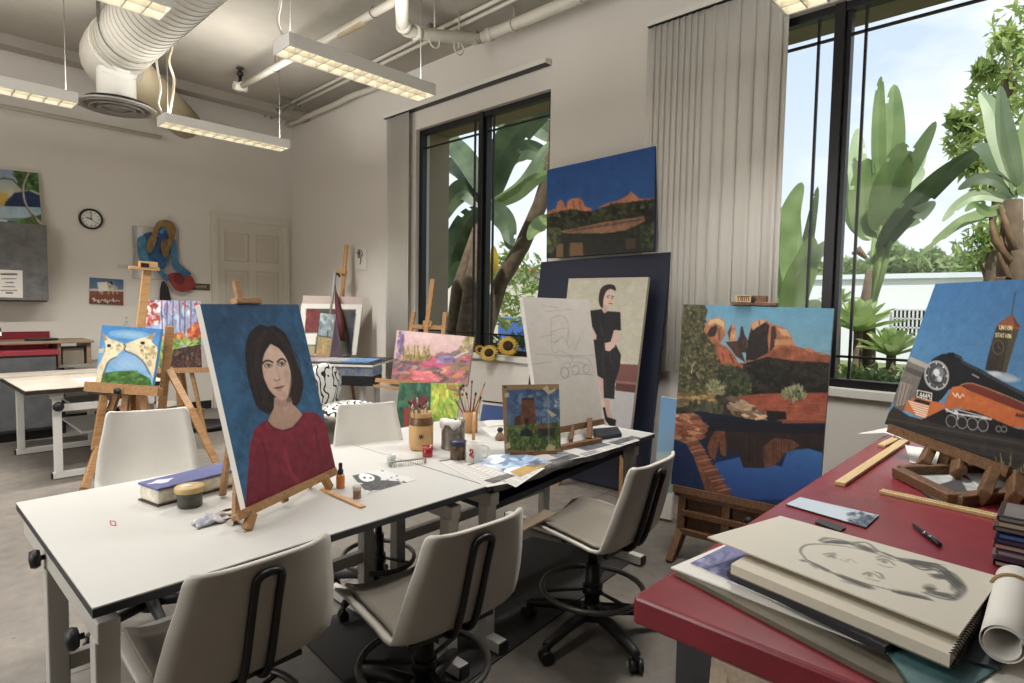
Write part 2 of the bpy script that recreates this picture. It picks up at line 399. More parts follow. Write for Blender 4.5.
# door
root = bpy.data.objects.new('door_1', None); C.objects.link(root); root.location = (3.65, YB, 0); root['kind'] = 'structure'
m_door = mat('door_paint', (206,200,186), .5)
d = MB().b2((3.19,YB-.03,0),(4.10,YB-.006,2.57))
part('door_leaf', d, m_door, root)
m_door2 = mat('door_panel_paint', (198,191,177), .5)
for x0, x1 in ((3.27,3.60),(3.70,4.03)):
    for z0, z1 in ((2.02,2.42),(1.0,1.9),(.2,.86)):
        p = MB(); t = .022
        p.b2((x0,YB-.038,z0),(x1,YB-.03,z0+t)).b2((x0,YB-.038,z1-t),(x1,YB-.03,z1)).b2((x0,YB-.038,z0),(x0+t,YB-.03,z1)).b2((x1-t,YB-.038,z0),(x1,YB-.03,z1))
        p.b2((x0+.05,YB-.036,z0+.05),(x1-.05,YB-.03,z1-.05))
        part('door_panel', p, m_door2, root, .004)
k = MB().lathe([(0,0),(.028,0),(.028,.012),(.012,.02),(.012,.05),(.03,.065),(.03,.085),(0,.095)], (3.25,YB-.03,1.0), 14, Matrix.Rotation(PI/2,3,'X'))
part('door_handle', k, mat('brushed_metal',(150,148,142),.3,1), root)
m_cas_ = mat('casing_paint',(208,203,191),.5)
for a_, b_ in (((3.10,0),(3.19,2.57)),((4.10,0),(4.19,2.57)),((3.10,2.57),(4.19,2.66))):
    part('door_casing', MB().b2((a_[0],YB-.045,a_[1]),(b_[0],YB,b_[1])), m_cas_, root)
# ================================================================== OUTSIDE
m_beige = mat('stucco_beige', (150,135,112), .9, var=.08, vscale=6, bump=.2)
struct('trim_2', MB().b2((4.7,-4,3.60),(5.1,9,4.4)), m_beige)             # deep lintel of the roof overhang
struct('trim_3', MB().b2((4.465,-4,3.9),(4.7,9,4.4)), m_beige)
struct('trim_4', MB().b2((4.7,5.95,-.05),(5.1,6.6,3.60)), mat('stucco_column', (150,137,116), .9, var=.06, vscale=5, bump=.2))
struct('ground', MB().b2((4.465,-40,-.2),(70,60,-.02)), mat('garden_soil', (96,86,62), .95, var=.3, vscale=2, col2=(120,130,80)))
m_ext = mat('building_white', (226,228,230), .8)
bd = thing('white_building', 'long low white building with barred window, beyond the garden', 'building', (22,2,-.02))
wl = MB().b2((20,-14,-.02),(26,16,2.42))
part('wall', wl, m_ext, bd)
part('roof', MB().b2((19.9,-14,2.42),(26,16,2.56)), mat('roof_edge',(214,220,226),.7), bd)
c0 = atx(894,309.5,20); c1 = atx(925,337,20)
wf = MB(); y0, y1, z0, z1 = c1.y, c0.y, c1.z, c0.z
part('window', MB().b2((19.97,y0,z0),(20,y1,z1)), mat('dark_glass',(70,74,80),.2), bd)
g = MB()
for i in range(9):
    y = y0+(y1-y0)*i/8; g.b2((19.9,y-.02,z0),(19.94,y+.02,z1))
for i in range(4):
    z = z0+(z1-z0)*i/3; g.b2((19.9,y0,z-.02),(19.94,y1,z+.02))
part('window_bars', g, mat('bar_paint',(216,216,214),.6), bd)
b2_ = thing('pale_stucco_house', 'pale stucco house seen between trunks through the left window', 'building', (22,20,-.02))
part('wall', MB().b2((17,18,-.02),(24,26,3.0)), mat('house_stucco',(214,206,190),.9), b2_)
ar = MB(); yy = atx(497,352,17).y; 
for r0 in (0,): ar.tube([(16.98, yy+.55*math.cos(t), 1.0+.7*math.sin(t)) for t in np.linspace(0,PI,14)], .06, 8)
part('arch', ar, mat('arch_trim',(190,160,120),.9), b2_)
part('roof', MB().b2((16.8,17.8,3.0),(24.2,26.2,3.15)), mat('house_roof',(170,120,92),.9), b2_)
bn = MB(); q0 = atx(498,318,13); q1 = atx(524,346,13)
bn.b2((13,q1.y,q1.z-.5),(14,q0.y,q0.z)).b2((12.95,q1.y-.04,q0.z-.06),(14.05,q0.y+.04,q0.z+.03))
single('blue_bin', bn, mat('bin_blue',(64,98,170),.5), 'blue bin standing outside beyond the left window', 'bin', bevel=.02)
# foliage ------------------------------------------------------------
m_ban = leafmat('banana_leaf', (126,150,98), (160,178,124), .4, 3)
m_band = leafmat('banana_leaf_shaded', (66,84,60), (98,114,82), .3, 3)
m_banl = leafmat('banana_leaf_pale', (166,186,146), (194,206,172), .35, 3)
m_yel = leafmat('yellowed_leaf', (196,168,66), (170,150,60), .4, 6)
m_aga = leafmat('agave_leaf', (150,178,112), (196,210,150), .3, 4)
m_tree = leafmat('tree_leaf', (126,150,78), (190,204,128), .4, 2)
m_treed = leafmat('far_tree_leaf', (112,136,86), (164,180,126), .3, .6)
m_trunk = mat('fibrous_trunk', (104,88,72), .9, var=.35, vscale=9, bump=.6, bscale=20)
m_stalk = mat('leaf_stalk', (116,136,78), .6, var=.2, vscale=6)
m_dry = mat('dry_fibre', (118,94,70), .9, var=.3, vscale=14, bump=.5)
def leaf_mb(pts, w, fold=.25, tilt=0, split=0, seed=0, prof=None):
    """broad blade along a 3-D midrib pts, half-width w"""
    P = [Vector(p) for p in cat([tuple(p) for p in pts], False, 8)]; n = len(P); rg = random.Random(seed); mb = MB(); rows = []
    for i, p in enumerate(P):
        t = i/(n-1); tg = (P[min(i+1,n-1)]-P[max(i-1,0)]).normalized(); view = (p-O).normalized()
        sd = tg.cross(view)
        sd = sd.normalized() if sd.length > .05 else Vector((0,0,1))
        nv = sd.cross(tg).normalized(); sd = (Matrix.Rotation(tilt,3,tg) @ sd)
        ww = w*(math.sin(PI*min(1, t**.8*.97+.03))**.6 if prof is None else prof(t))
        rows.append([p+sd*ww*u-nv*abs(u)*ww*fold*(1+.15*math.sin(9*t+seed)) for u in (-1,-.66,-.33,0,.33,.66,1)])
    for i in range(n-1):
        a, b = rows[i], rows[i+1]
        for j in range(6):
            if split and rg.random() < split and 2 < i < n-2 and j in (0, 5): continue
            mb.add([a[j], a[j+1], b[j+1], b[j]], [(0,1,2,3)], True)
    return mb
def pxd(x, y, X): return atx(x, y, X)
def pxleaf(p, root, m, X, spine, wpx, seed=0, dx=0, fold=.25, tilt=0, split=.03):
    k = len(spine); pts = [pxd(x, y, X+dx*i/(k-1)) for i, (x, y) in enumerate(spine)]
    d = (pts[k//2]-O).dot(FW)
    mb = leaf_mb(pts, wpx*d/F_PX, fold, tilt, split, seed)
    return part(p, mb, m, root)
# right window, main clump
X = 7.6
bp = pxd(866,400,X)
r = thing('banana_plant', 'tall banana plant with broad upright leaves, centre of the right window', 'plant', (bp.x,bp.y,-.02))
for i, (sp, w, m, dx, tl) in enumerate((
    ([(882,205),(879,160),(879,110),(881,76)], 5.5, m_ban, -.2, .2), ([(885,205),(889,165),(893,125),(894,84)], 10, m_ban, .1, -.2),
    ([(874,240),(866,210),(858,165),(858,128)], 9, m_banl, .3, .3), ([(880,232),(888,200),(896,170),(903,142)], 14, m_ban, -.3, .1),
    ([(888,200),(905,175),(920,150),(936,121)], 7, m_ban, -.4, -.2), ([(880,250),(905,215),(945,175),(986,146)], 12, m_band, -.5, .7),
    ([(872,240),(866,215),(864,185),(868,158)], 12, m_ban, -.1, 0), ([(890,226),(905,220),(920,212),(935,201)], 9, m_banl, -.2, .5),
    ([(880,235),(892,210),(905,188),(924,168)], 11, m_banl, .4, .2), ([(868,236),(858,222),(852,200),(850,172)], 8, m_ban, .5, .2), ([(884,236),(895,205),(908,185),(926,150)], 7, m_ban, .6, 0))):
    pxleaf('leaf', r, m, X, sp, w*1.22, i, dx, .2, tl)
for i, (a, b, w) in enumerate((((862,330),(874,238),.03),((872,300),(882,205),.03),((868,320),(884,230),.03),((870,310),(895,222),.028),((866,330),(880,250),.035))):
    part('stalk', MB().tube([pxd(*a,X), pxd((a[0]+b[0])/2+2,(a[1]+b[1])/2,X), pxd(*b,X)], [w*1.5, w*1.1, w*.7], 8), m_stalk, r)
part('trunk', MB().tube([(bp.x,bp.y,-.02), pxd(868,340,X), pxd(867,300,X), pxd(870,270,X)], [.09,.08,.07,.04], 9), m_trunk, r)
part('dry_flower', MB().tube([pxd(866,258,X-.2),pxd(858,250,X-.2),pxd(852,254,X-.2)],[.02,.05,.015],7), m_dry, r)
# behind the blinds edge
bp = pxd(796,420,X)
r = thing('banana_plant', 'broad leaved banana plant beside the blinds, left edge of the right window', 'plant', (bp.x,bp.y,-.02))
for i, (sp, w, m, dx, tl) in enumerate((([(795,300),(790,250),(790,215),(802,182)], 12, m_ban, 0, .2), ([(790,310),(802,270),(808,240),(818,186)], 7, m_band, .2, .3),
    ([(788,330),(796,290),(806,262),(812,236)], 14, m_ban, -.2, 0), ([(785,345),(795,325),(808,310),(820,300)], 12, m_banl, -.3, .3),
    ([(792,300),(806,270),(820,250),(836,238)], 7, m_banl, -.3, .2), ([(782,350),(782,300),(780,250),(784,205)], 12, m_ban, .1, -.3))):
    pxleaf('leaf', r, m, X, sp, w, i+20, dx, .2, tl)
part('stalk', MB().tube([(bp.x,bp.y,-.02), pxd(792,360,X), pxd(792,300,X)], [.09,.07,.04], 8), m_stalk, r)
# right hand strelitzia with dry trunk
X = 6.8; bp = pxd(1012,420,X)
r = thing('bird_of_paradise', 'bird of paradise with shaggy trunk and drooping leaves, right edge of the window', 'plant', (bp.x,bp.y,-.02))
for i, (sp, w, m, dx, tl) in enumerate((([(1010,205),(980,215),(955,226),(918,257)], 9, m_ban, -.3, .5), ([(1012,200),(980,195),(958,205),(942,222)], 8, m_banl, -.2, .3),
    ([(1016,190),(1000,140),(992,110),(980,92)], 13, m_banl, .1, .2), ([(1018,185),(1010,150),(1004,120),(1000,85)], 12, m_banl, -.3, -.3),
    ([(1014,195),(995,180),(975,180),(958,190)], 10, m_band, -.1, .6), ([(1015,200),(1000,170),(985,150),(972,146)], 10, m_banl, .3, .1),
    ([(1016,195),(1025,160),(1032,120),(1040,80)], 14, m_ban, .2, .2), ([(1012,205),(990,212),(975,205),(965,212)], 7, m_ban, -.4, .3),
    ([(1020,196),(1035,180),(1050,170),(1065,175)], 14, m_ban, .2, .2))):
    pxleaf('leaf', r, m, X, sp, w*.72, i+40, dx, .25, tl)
part('trunk', MB().tube([(bp.x,bp.y,-.02), pxd(1014,340,X), pxd(1010,270,X), pxd(1013,200,X)], [.12,.11,.10,.07], 10), m_trunk, r)
for i, (a, b, c) in enumerate((((1010,262),(995,240),(990,215)),((1014,250),(1006,225),(1000,205)),((1012,290),(1000,255),(1004,215)))):
    part('dry_sheath', MB().tube([pxd(*a,X-.15), pxd(*b,X-.15), pxd(*c,X-.1)], [.035,.03,.012], 6), m_dry, r)
# leafy trees (clouds of small leaves)
def leaf_cloud(blobs, n, size, seed):
    rg = random.Random(seed); mb = MB()
    for c, rad in blobs:
        for _ in range(n):
            while True:
                d = Vector((rg.uniform(-1,1), rg.uniform(-1,1), rg.uniform(-1,1)))
                if .25 < d.length < 1: break
            p = Vector(c)+Vector((d.x*rad[0], d.y*rad[1], d.z*rad[2])); a = Vector((rg.uniform(-1,1), rg.uniform(-1,1), rg.uniform(-.4,1))).normalized()
            b = a.orthogonal().normalized(); b = Matrix.Rotation(rg.uniform(0,6.28),3,a) @ b; s = size*rg.uniform(.6,1.4); e = a.cross(b)
            mb.add([p-e*s*1.6, p+b*s*.5, p+e*s*1.6, p-b*s*.5], [(0,1,2,3)])
    return mb
X = 11.; bp = pxd(985,420,X)
r = thing('leafy_tree', 'sunlit light green tree behind the shaggy trunk, upper right corner', 'tree', (bp.x,bp.y,-.02))
def kx(v, X): return v*X/4.265*.0067*1.0
blobs = [(pxd(x,y,X+dx), (rr*.022,rr*.022,rr*.022)) for x, y, rr, dx in ((972,120,15,0),(990,92,14,.5),(1008,62,15,0),(1020,28,18,.3),(962,142,11,.4),(985,150,17,0),(1010,112,16,.6),(990,185,14,0),(980,245,15,.2),(1015,255,17,.4),(1030,80,18,0),(998,232,14,0),(958,122,7,0),(984,70,7,0),(1008,40,7,0),(968,165,9,0))]
part('foliage', leaf_cloud(blobs, 170, .055, 3), m_tree, r)
part('trunk', MB().tube([(bp.x,bp.y,-.02), pxd(990,300,X), pxd(1000,180,X), pxd(1008,60,X)], [.12,.1,.07,.03], 8), m_trunk, r)
for q in ((965,120),(985,160),(975,250),(1025,60)):
    part('branch', MB().tube([pxd(998,(q[1]+60),X), pxd(*q,X)], [.04,.015], 6), m_trunk, r)
for i, (x, y, rr, lab) in enumerate(((850,272,20,'small distant tree just right of the window mullion'),(893,258,22,'rounded distant tree over the white roof, second from the mullion'),(935,262,17,'low distant tree over the white roof, above the barred window'),(975,266,20,'distant grey green tree beside the shaggy trunk'),(812,270,18,'distant tree behind the banana leaves near the blinds'))):
    X = 30.+i; b = pxd(x,y,X); t = thing('distant_tree', lab, 'tree', (b.x,b.y,-.02), 0, None)
    k = (b-O).dot(FW)/F_PX
    part('foliage', leaf_cloud([(b+Vector((0,dx*k,dz*k)), (rr*k*.6,rr*k*.7,rr*k*.5)) for dx, dz in ((0,0),(-10,-5),(10,-6),(4,5),(-16,-9),(16,-10))], 260, .16, i), m_treed, t)
    part('trunk', MB().cyl((b.x,b.y,-.02),(b.x,b.y,b.z),.2,.1), m_trunk, t)
# agaves
def agave(x, y, wpx, X, lab, seed, n=26):
    c = pxd(x,y,X); k = (c-O).dot(FW)/F_PX; R_ = wpx*k; r = thing('agave', lab, 'plant', (c.x,c.y,-.02)); rg = random.Random(seed)
    for i in range(n):
        a = i*2.399; t = i/n; el = .3+1.1*t; ln = R_*(1.05-.25*t)
        d = Vector((math.cos(a)*math.cos(el), math.sin(a)*math.cos(el), math.sin(el)))
        p = [c, c+d*ln*.35, c+d*ln*.7-Vector((0,0,.03*ln)), c+d*ln-Vector((0,0,.1*ln*(1-t)))]
        mb = MB(); rows = []
        sd = d.cross(Vector((0,0,1))).normalized(); nv = sd.cross(d).normalized()
        for q, w in zip(cat([tuple(v) for v in p], False, 3), (.10,.13,.16,.19,.21,.21,.19,.15,.09,.01)):
            q = Vector(q); w *= R_*.85; rows.append([q-sd*w+nv*w*.45, q-sd*w*.5+nv*w*.12, q, q+sd*w*.5+nv*w*.12, q+sd*w+nv*w*.45])
        part('leaf', mb.grid(rows), m_aga, r)
    part('stem', MB().tube([(c.x,c.y,-.02),(c.x+.03,c.y,c.z*.5),(c.x,c.y,c.z+.02)], [.055,.05,.045], 9), m_trunk, r)
agave(858,333,44,7.4,'large agave rosette on a stem outside, left of the barred window',1)
agave(891,357,38,7.2,'lower agave rosette outside, beneath the barred window',2)
agave(838,305,22,8.8,'small agave rosette outside, touching the window mullion',5,18)
X = 7.0
for i, (x, y, lab) in enumerate(((855,380,'low leafy shrub under the large agave'),(880,385,'low leafy shrub at the foot of the lower agave'),(815,365,'low leafy shrub beside the rock painting'),(905,388,'low shrub behind the locomotive painting'))):
    b = pxd(x,y,X); t = thing('garden_shrub', lab, 'shrub', (b.x,b.y,-.02))
    part('foliage', leaf_cloud([(Vector((b.x,b.y,.5)),(.3,.42,.42)),(Vector((b.x+.1,b.y+.2,.62)),(.25,.3,.3))], 420, .035, 30+i), m_treed if i % 2 else m_tree, t)
    part('stem', MB().cyl((b.x,b.y,-.02),(b.x,b.y,.8),.02,.01), m_trunk, t)
# left window plants ---------------------------------------------------
X = 6.6; bp = pxd(470,400,X)
r = thing('banana_plant', 'shaded banana plant with dark trunk and huge leaves in the left window', 'plant', (bp.x,bp.y,-.02))
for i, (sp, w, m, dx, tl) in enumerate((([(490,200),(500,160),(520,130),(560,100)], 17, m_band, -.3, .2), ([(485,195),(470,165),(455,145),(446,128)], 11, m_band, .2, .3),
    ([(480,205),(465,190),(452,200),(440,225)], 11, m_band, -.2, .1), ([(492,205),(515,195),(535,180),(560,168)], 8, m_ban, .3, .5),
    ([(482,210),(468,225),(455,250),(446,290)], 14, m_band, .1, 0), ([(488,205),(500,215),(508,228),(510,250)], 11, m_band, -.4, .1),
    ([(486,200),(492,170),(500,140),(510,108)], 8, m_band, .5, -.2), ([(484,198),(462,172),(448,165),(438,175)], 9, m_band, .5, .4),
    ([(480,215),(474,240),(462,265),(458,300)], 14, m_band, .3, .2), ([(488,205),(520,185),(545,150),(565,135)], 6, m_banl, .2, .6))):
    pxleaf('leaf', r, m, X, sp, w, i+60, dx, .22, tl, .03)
part('leaf', leaf_mb([pxd(483,290,X-.2),pxd(488,275,X-.2),pxd(494,262,X-.2),pxd(493,245,X-.2)], .09, .2), m_yel, r)
part('trunk', MB().tube([(bp.x,bp.y,-.02), pxd(468,330,X), pxd(474,280,X), pxd(484,215,X)], [.22,.2,.15,.08], 12), m_trunk, r)
part('trunk', MB().tube([(bp.x+.3,bp.y+.25,-.02), pxd(453,340,X), pxd(458,290,X), pxd(478,225,X)], [.18,.14,.12,.07], 12), m_trunk, r)
X = 7.2; bp = pxd(484,420,X)
r = thing('leaning_tree', 'tree with bare diagonal trunk crossing the right pane of the left window', 'tree', (bp.x,bp.y,-.02))
part('trunk', MB().tube([(bp.x,bp.y,-.02), pxd(488,330,X), pxd(500,284,X), pxd(522,246,X), pxd(540,205,X), pxd(552,165,X), pxd(556,110,X)], [.1,.11,.13,.13,.12,.11,.09], 12), m_trunk, r)
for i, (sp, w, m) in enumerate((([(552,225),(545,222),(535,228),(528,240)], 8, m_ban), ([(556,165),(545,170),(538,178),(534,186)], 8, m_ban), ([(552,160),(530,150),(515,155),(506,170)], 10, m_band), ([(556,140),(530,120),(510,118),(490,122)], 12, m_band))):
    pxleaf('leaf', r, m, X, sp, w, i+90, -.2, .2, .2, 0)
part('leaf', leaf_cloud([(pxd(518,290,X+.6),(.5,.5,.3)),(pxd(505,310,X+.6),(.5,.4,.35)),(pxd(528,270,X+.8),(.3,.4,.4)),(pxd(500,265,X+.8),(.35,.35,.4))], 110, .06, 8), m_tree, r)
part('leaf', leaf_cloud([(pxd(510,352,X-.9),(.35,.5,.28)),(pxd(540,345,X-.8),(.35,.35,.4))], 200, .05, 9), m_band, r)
# ================================================================== FURNITURE
m_shell = mat('shell_plastic', (196,191,181), .42, var=.05, vscale=5)
m_shellw = mat('splattered_shell_lit', (206,203,196), .42, var=.04, vscale=5)  # lighter copy of the shell plastic: window light put into the colour
m_pad = mat('seat_vinyl', (132,125,115), .35, var=.04)
m_rail = mat('rail_black', (26,25,24), .35, .2)
m_cas = mat('caster_black', (28,27,27), .5)
m_ring = mat('ring_steel', (84,82,78), .4, .5)
PROF = [(.245,.462,.17),(.238,.48,.208),(.20,.496,.226),(.12,.498,.234),(.03,.488,.238),(-.06,.476,.24),(-.13,.468,.246),(-.178,.474,.25),(-.210,.498,.252),(-.229,.55,.25),(-.25,.618,.242),(-.268,.688,.23),(-.285,.755,.214),(-.297,.815,.203),(-.303,.834,.196),(-.305,.843,.182)]
def shell_rows(inset=0, lift=0, i0=0, i1=None, us=13):
    rows = []; P = PROF[i0:i1]
    for i, (y, z, w) in enumerate(P):
        a = P[max(i-1,0)]; b = P[min(i+1,len(P)-1)]; ty, tz = b[0]-a[0], b[1]-a[1]; l = math.hypot(ty,tz); ny, nz = tz/l, -ty/l     # inward normal
        r = []
        for j in range(us):
            u = -1+2*j/(us-1); e = (.03 if i+i0 < 7 else .03)*abs(u)**4+lift
            r.append((u*(w-inset), y+ny*e, z+nz*e))
        rows.append(r)
    return rows
def shell_chair(name, label, loc, rz, dz, shell, group, pad=True):
    t = thing(name, label, 'chair', loc, rz, group); D = Vector((0,0,dz))
    def P(nm, mb, m, par=t, **k):
        return part(nm, mb, m, par, world=False, **k)
    def up(mb): mb.v = [(v[0],v[1],v[2]+dz) for v in mb.v]; return mb
    P('shell_seat', up(MB().grid(shell_rows())), shell, solid=.012)
    if pad: P('seat_pad', up(MB().grid(shell_rows(.03,.012,2,9))), m_pad, solid=.01)
    for s in (-1,):
        pts = []
        for x, seq in ((-.036, [( .02,.465),(-.10,.453),(-.187,.455),(-.224,.49),(-.249,.56),(-.276,.67),(-.294,.74),(-.304,.775)]),):
            a = [(x,y,z) for y,z in seq]; top = [(-.033,-.309,.793),(-.02,-.313,.805),(0,-.314,.809),(.02,-.313,.805),(.033,-.309,.793)]
            pts = a+top+[(-q[0],q[1],q[2]) for q in reversed(a)]
        P('back_rail', up(MB().tube(cat(pts,False,3), .0115, 8)), m_rail)
    P('mount_plate', up(MB().b2((-.10,-.12,.44),(.10,.10,.462)).b2((-.17,-.17,.447),(.17,-.15,.462)).bar((-.16,.05,.462),(.16,.05,.462),.02,.015)), m_rail)
    P('lever', up(MB().tube([(.08,.02,.44),(.2,.03,.435),(.24,.03,.43)],.006,6)), m_rail)
    P('column', MB().cyl((0,0,.10),(0,0,.33),.034).cyl((0,0,.33),(0,0,.45+dz),.022), m_blackm)
    rg = P('foot_ring', MB().tube([(.225*math.cos(a),.225*math.sin(a),.215) for a in np.linspace(0,2*PI,41)[:-1]], .0125, 8, True), m_ring)
    sp = MB()
    for i in range(3):
        a = i*2*PI/3+.3; sp.bar((0,0,.212),(.22*math.cos(a),.22*math.sin(a),.212),.016,.008)
    P('ring_spoke', sp.lathe([(.034,.195),(.045,.195),(.045,.23),(.034,.23)]), m_blackm, rg)
    P('hub', MB().lathe([(0,.075),(.05,.078),(.055,.10),(.05,.135),(.036,.15),(0,.15)]), m_cas)
    for i in range(5):
        a = i*2*PI/5+.55; c, s = math.cos(a), math.sin(a)
        lg = P('base_leg', MB().tube([(.03*c,.03*s,.115),(.17*c,.17*s,.103),(.295*c,.295*s,.078),(.315*c,.315*s,.07)], [.03,.026,.021,.018], 8), m_cas)
        q = Vector((.31*c,.31*s,.028)); w = MB(); ax = Vector((math.cos(a+1.1),math.sin(a+1.1),0))
        w.cyl(q-ax*.026, q-ax*.006, .028, n=14).cyl(q+ax*.006, q+ax*.026, .028, n=14).cyl(q, q+Vector((0,0,.05)), .011)
        P('caster', w, m_cas, lg)
    return t
shell_chair('shell_chair', 'grey shell chair seen from behind at the near left corner of the white table', (.675,1.82,0), .04, -.05, m_shell, None)
shell_chair('shell_chair', 'grey shell swivel chair with foot ring, in the middle of the table\'s near side', (1.275,1.595,0), -.05, -.052, m_shell, None)
shell_chair('shell_chair', 'grey shell stool nearest the canyon painting, foot ring and star base in full view', (2.15,1.50,0), .06, .0, m_shell, None)
rc1 = shell_chair('shell_chair', 'white paint-specked shell chair behind the table, in front of the giraffe painting', (.80,2.96,0), PI-.28, .095, m_shellw, None, False)
rc2 = shell_chair('shell_chair', 'white shell chair on the far side of the table, right of the woman\'s portrait', (1.665,2.45,0), PI-.35, .095, m_shellw, None, False)
rc1.scale = (.84,.9,1); rc2.scale = (.76,.9,1)
# tables -------------------------------------------------------------
m_top = mat('white_laminate', (198,197,193), .32, var=.02, vscale=5)
m_edge = mat('paint_stained_edge', (24,26,34), .5, var=.6, vscale=14, col2=(40,42,48))
m_leg = mat('leg_enamel', (190,187,181), .45)
m_legw = mat('leg_enamel_white', (216,215,210), .45)
def table(label, q, knob=(), legx=(.09,.92), legm=None, m_t=None, zt=.74, grp=None, name='drafting_table'):
    """q: near-left, near-right, far-right, far-left corners of the top"""
    legm = legm or m_leg
    c = (sum(p[0] for p in q)/4, sum(p[1] for p in q)/4, 0); t = thing(name, label, 'table', c, 0, grp)
    V = [Vector((p[0],p[1],0)) for p in q]
    part('tabletop', MB().prism(q, zt-.004, zt), m_t or m_top, t)
    part('edge_band', MB().prism(q, zt-.026, zt-.0042), m_edge, t)
    def at(u, v, z): p = (V[0]*(1-u)+V[1]*u)*(1-v)+(V[3]*(1-u)+V[2]*u)*v; return Vector((p.x,p.y,z))
    for u in legx:
        f = part('leg_frame', MB().bar(at(u,.03,zt-.085),at(u,.97,zt-.085),.05,.055), legm, t, .004)
        for v in (.07,.62): part('leg', MB().bar(at(u,v,.05),at(u,v,zt-.11),.055,.055,(1,0,0)), legm, f, .004)
        part('foot_rail', MB().bar(at(u,-.02,.035),at(u,.9,.035),.05,.05), legm, f, .004)
        for v0_, v1_ in ((-.028,-.02),(.9,.908)): part('end_cap', MB().bar(at(u,v0_,.035),at(u,v1_,.035),.046,.046), m_black, f)
        for v in (.1,.6): part('top_bracket', MB().bar(at(u,v,zt-.06),at(u,v,zt-.032),.05,.06), mat('bracket_steel',(120,116,108),.4,.6), f)
    cr = part('cross_bar', MB().bar(at(legx[0],.62,.30),at(legx[1],.62,.30),.03,.05), legm, t)
    for u, v, z, dx in knob:
        p = at(u,v,z); m = Matrix.Rotation(PI/2*(-1 if dx < 0 else 1),3,'Y')
        k = MB().lathe([(.008,0),(.008,.012),(.026,.014),(.03,.026),(.026,.038),(0,.042)], p, 12, m)
        part('knob', k, m_black, t)
    return t
TA = [(.323,1.648),(1.660,1.688),(1.650,2.745),(.313,2.705)]
TB = [(1.668,1.690),(3.075,1.735),(3.05,2.87),(1.655,2.83)]
table('white drafting table under the portrait, its bare corner nearest the camera', TA, ((.012,.16,.60,-1),(.012,.62,.66,-1)), (.03,.90))
table('white drafting table covered with newspapers and jars, the right one of the joined pair', TB, ((.04,.08,.62,1),(.92,.12,.60,1)), (.06,.90))
# dark rolled apron hanging below table B
single('folded_navy_board', MB().quadbox([(1.80,1.80,.60),(2.95,1.84,.66),(2.95,2.55,.66),(1.80,2.5,.60)], .03), mat('navy_card',(20,24,40),.6), 'dark navy board stored on the rails beneath the newspaper table', 'board')
single('sheet_of_cardboard', MB().quadbox([tuple(atz(516,525,.56)),tuple(atz(522,531,.56)),tuple(atz(556,513,.56)),tuple(atz(545,509,.56))], .006), mat('cardboard',(128,112,92),.8), 'beige cardboard edge jutting out beneath the newspaper table', 'cardboard')
# rubber mat
single('rubber_mat', MB().prism([(1.16,1.60),(2.95,1.78),(2.80,2.42),(1.22,2.45)], 0, .008), mat('mat_rubber',(44,42,41),.7,bump=.2,bscale=90), 'dark rubber mat lying on the floor under the tables', 'mat')
# left background drafting table (turned a quarter)
QA = atz(25,391,.75); m_topp = mat('stained_laminate', (166,158,146), .4, var=.16, vscale=4)
x0, y0 = QA.x, QA.y
lt = thing('drafting_table', 'white steel-legged drafting table at the far left, with stained top', 'table', (x0+.5,y0+.8,0))
part('tabletop', MB().prism([(x0,y0),(x0+1.0,y0+.02),(x0+1.0,y0+1.5),(x0-.03,y0+1.5)], .744, .75), m_topp, lt)
part('edge_band', MB().prism([(x0,y0),(x0+1.0,y0+.02),(x0+1.0,y0+1.5),(x0-.03,y0+1.5)], .712, .7438), mat('dark_edge',(44,38,34),.5), lt)
part('pencil_ledge', MB().b2((x0-.06,y0+1.0,.75),(x0+1.0,y0+1.03,.765)), m_topp, lt)
for yy, xs in ((y0+.1, .21), (y0+1.25, .12)):
    f = part('leg_frame', MB().bar((x0+xs,yy,.58),(x0+xs+.7,yy,.58),.05,.06), m_legw, lt, .004); part('foot_rail', MB().bar((x0+xs-.04,yy,.03),(x0+xs+.75,yy,.03),.05,.05), m_legw, f, .004)
    part('leg', MB().bar((x0+xs,yy,.05),(x0+xs,yy,.66),.055,.055,(0,1,0)).bar((x0+xs,yy,.66),(x0+xs,yy,.712),.09,.05,(0,1,0)), m_legw, f, .004)
    part('leg', MB().bar((x0+xs+.55,yy,.05),(x0+xs+.55,yy,.712),.055,.055,(0,1,0)), m_legw, f, .004)
    part('end_cap', MB().b2((x0+xs-.05,yy-.024,.01),(x0+xs-.04,yy+.024,.052)), m_black, f)
part('knob', MB().lathe([(.01,0),(.01,.02),(.035,.022),(.04,.04),(.032,.055),(0,.06)], (x0+.21,y0+.07,.60), 12, Matrix.Rotation(PI/2,3,'X')), m_black, lt)
part('storage_tray', MB().b2((x0+.42,y0+.35,.50),(x0+1.0,y0+1.2,.52)).b2((x0+.42,y0+.35,.30),(x0+1.0,y0+1.2,.32)).b2((x0+.98,y0+.35,.3),(x0+1.0,y0+1.2,.52)), m_legw, lt)
sm = MB().quadbox([(x0+.42,y0+.25,.753),(x0+.95,y0+.30,.753),(x0+.95,y0+.62,.753),(x0+.40,y0+.62,.753)], .002)
single('paper_sheet', sm, mat('sketch_paper_stain',(200,192,170),.7,var=.15,vscale=7), 'paint stained paper on the far left drafting table', 'paper')
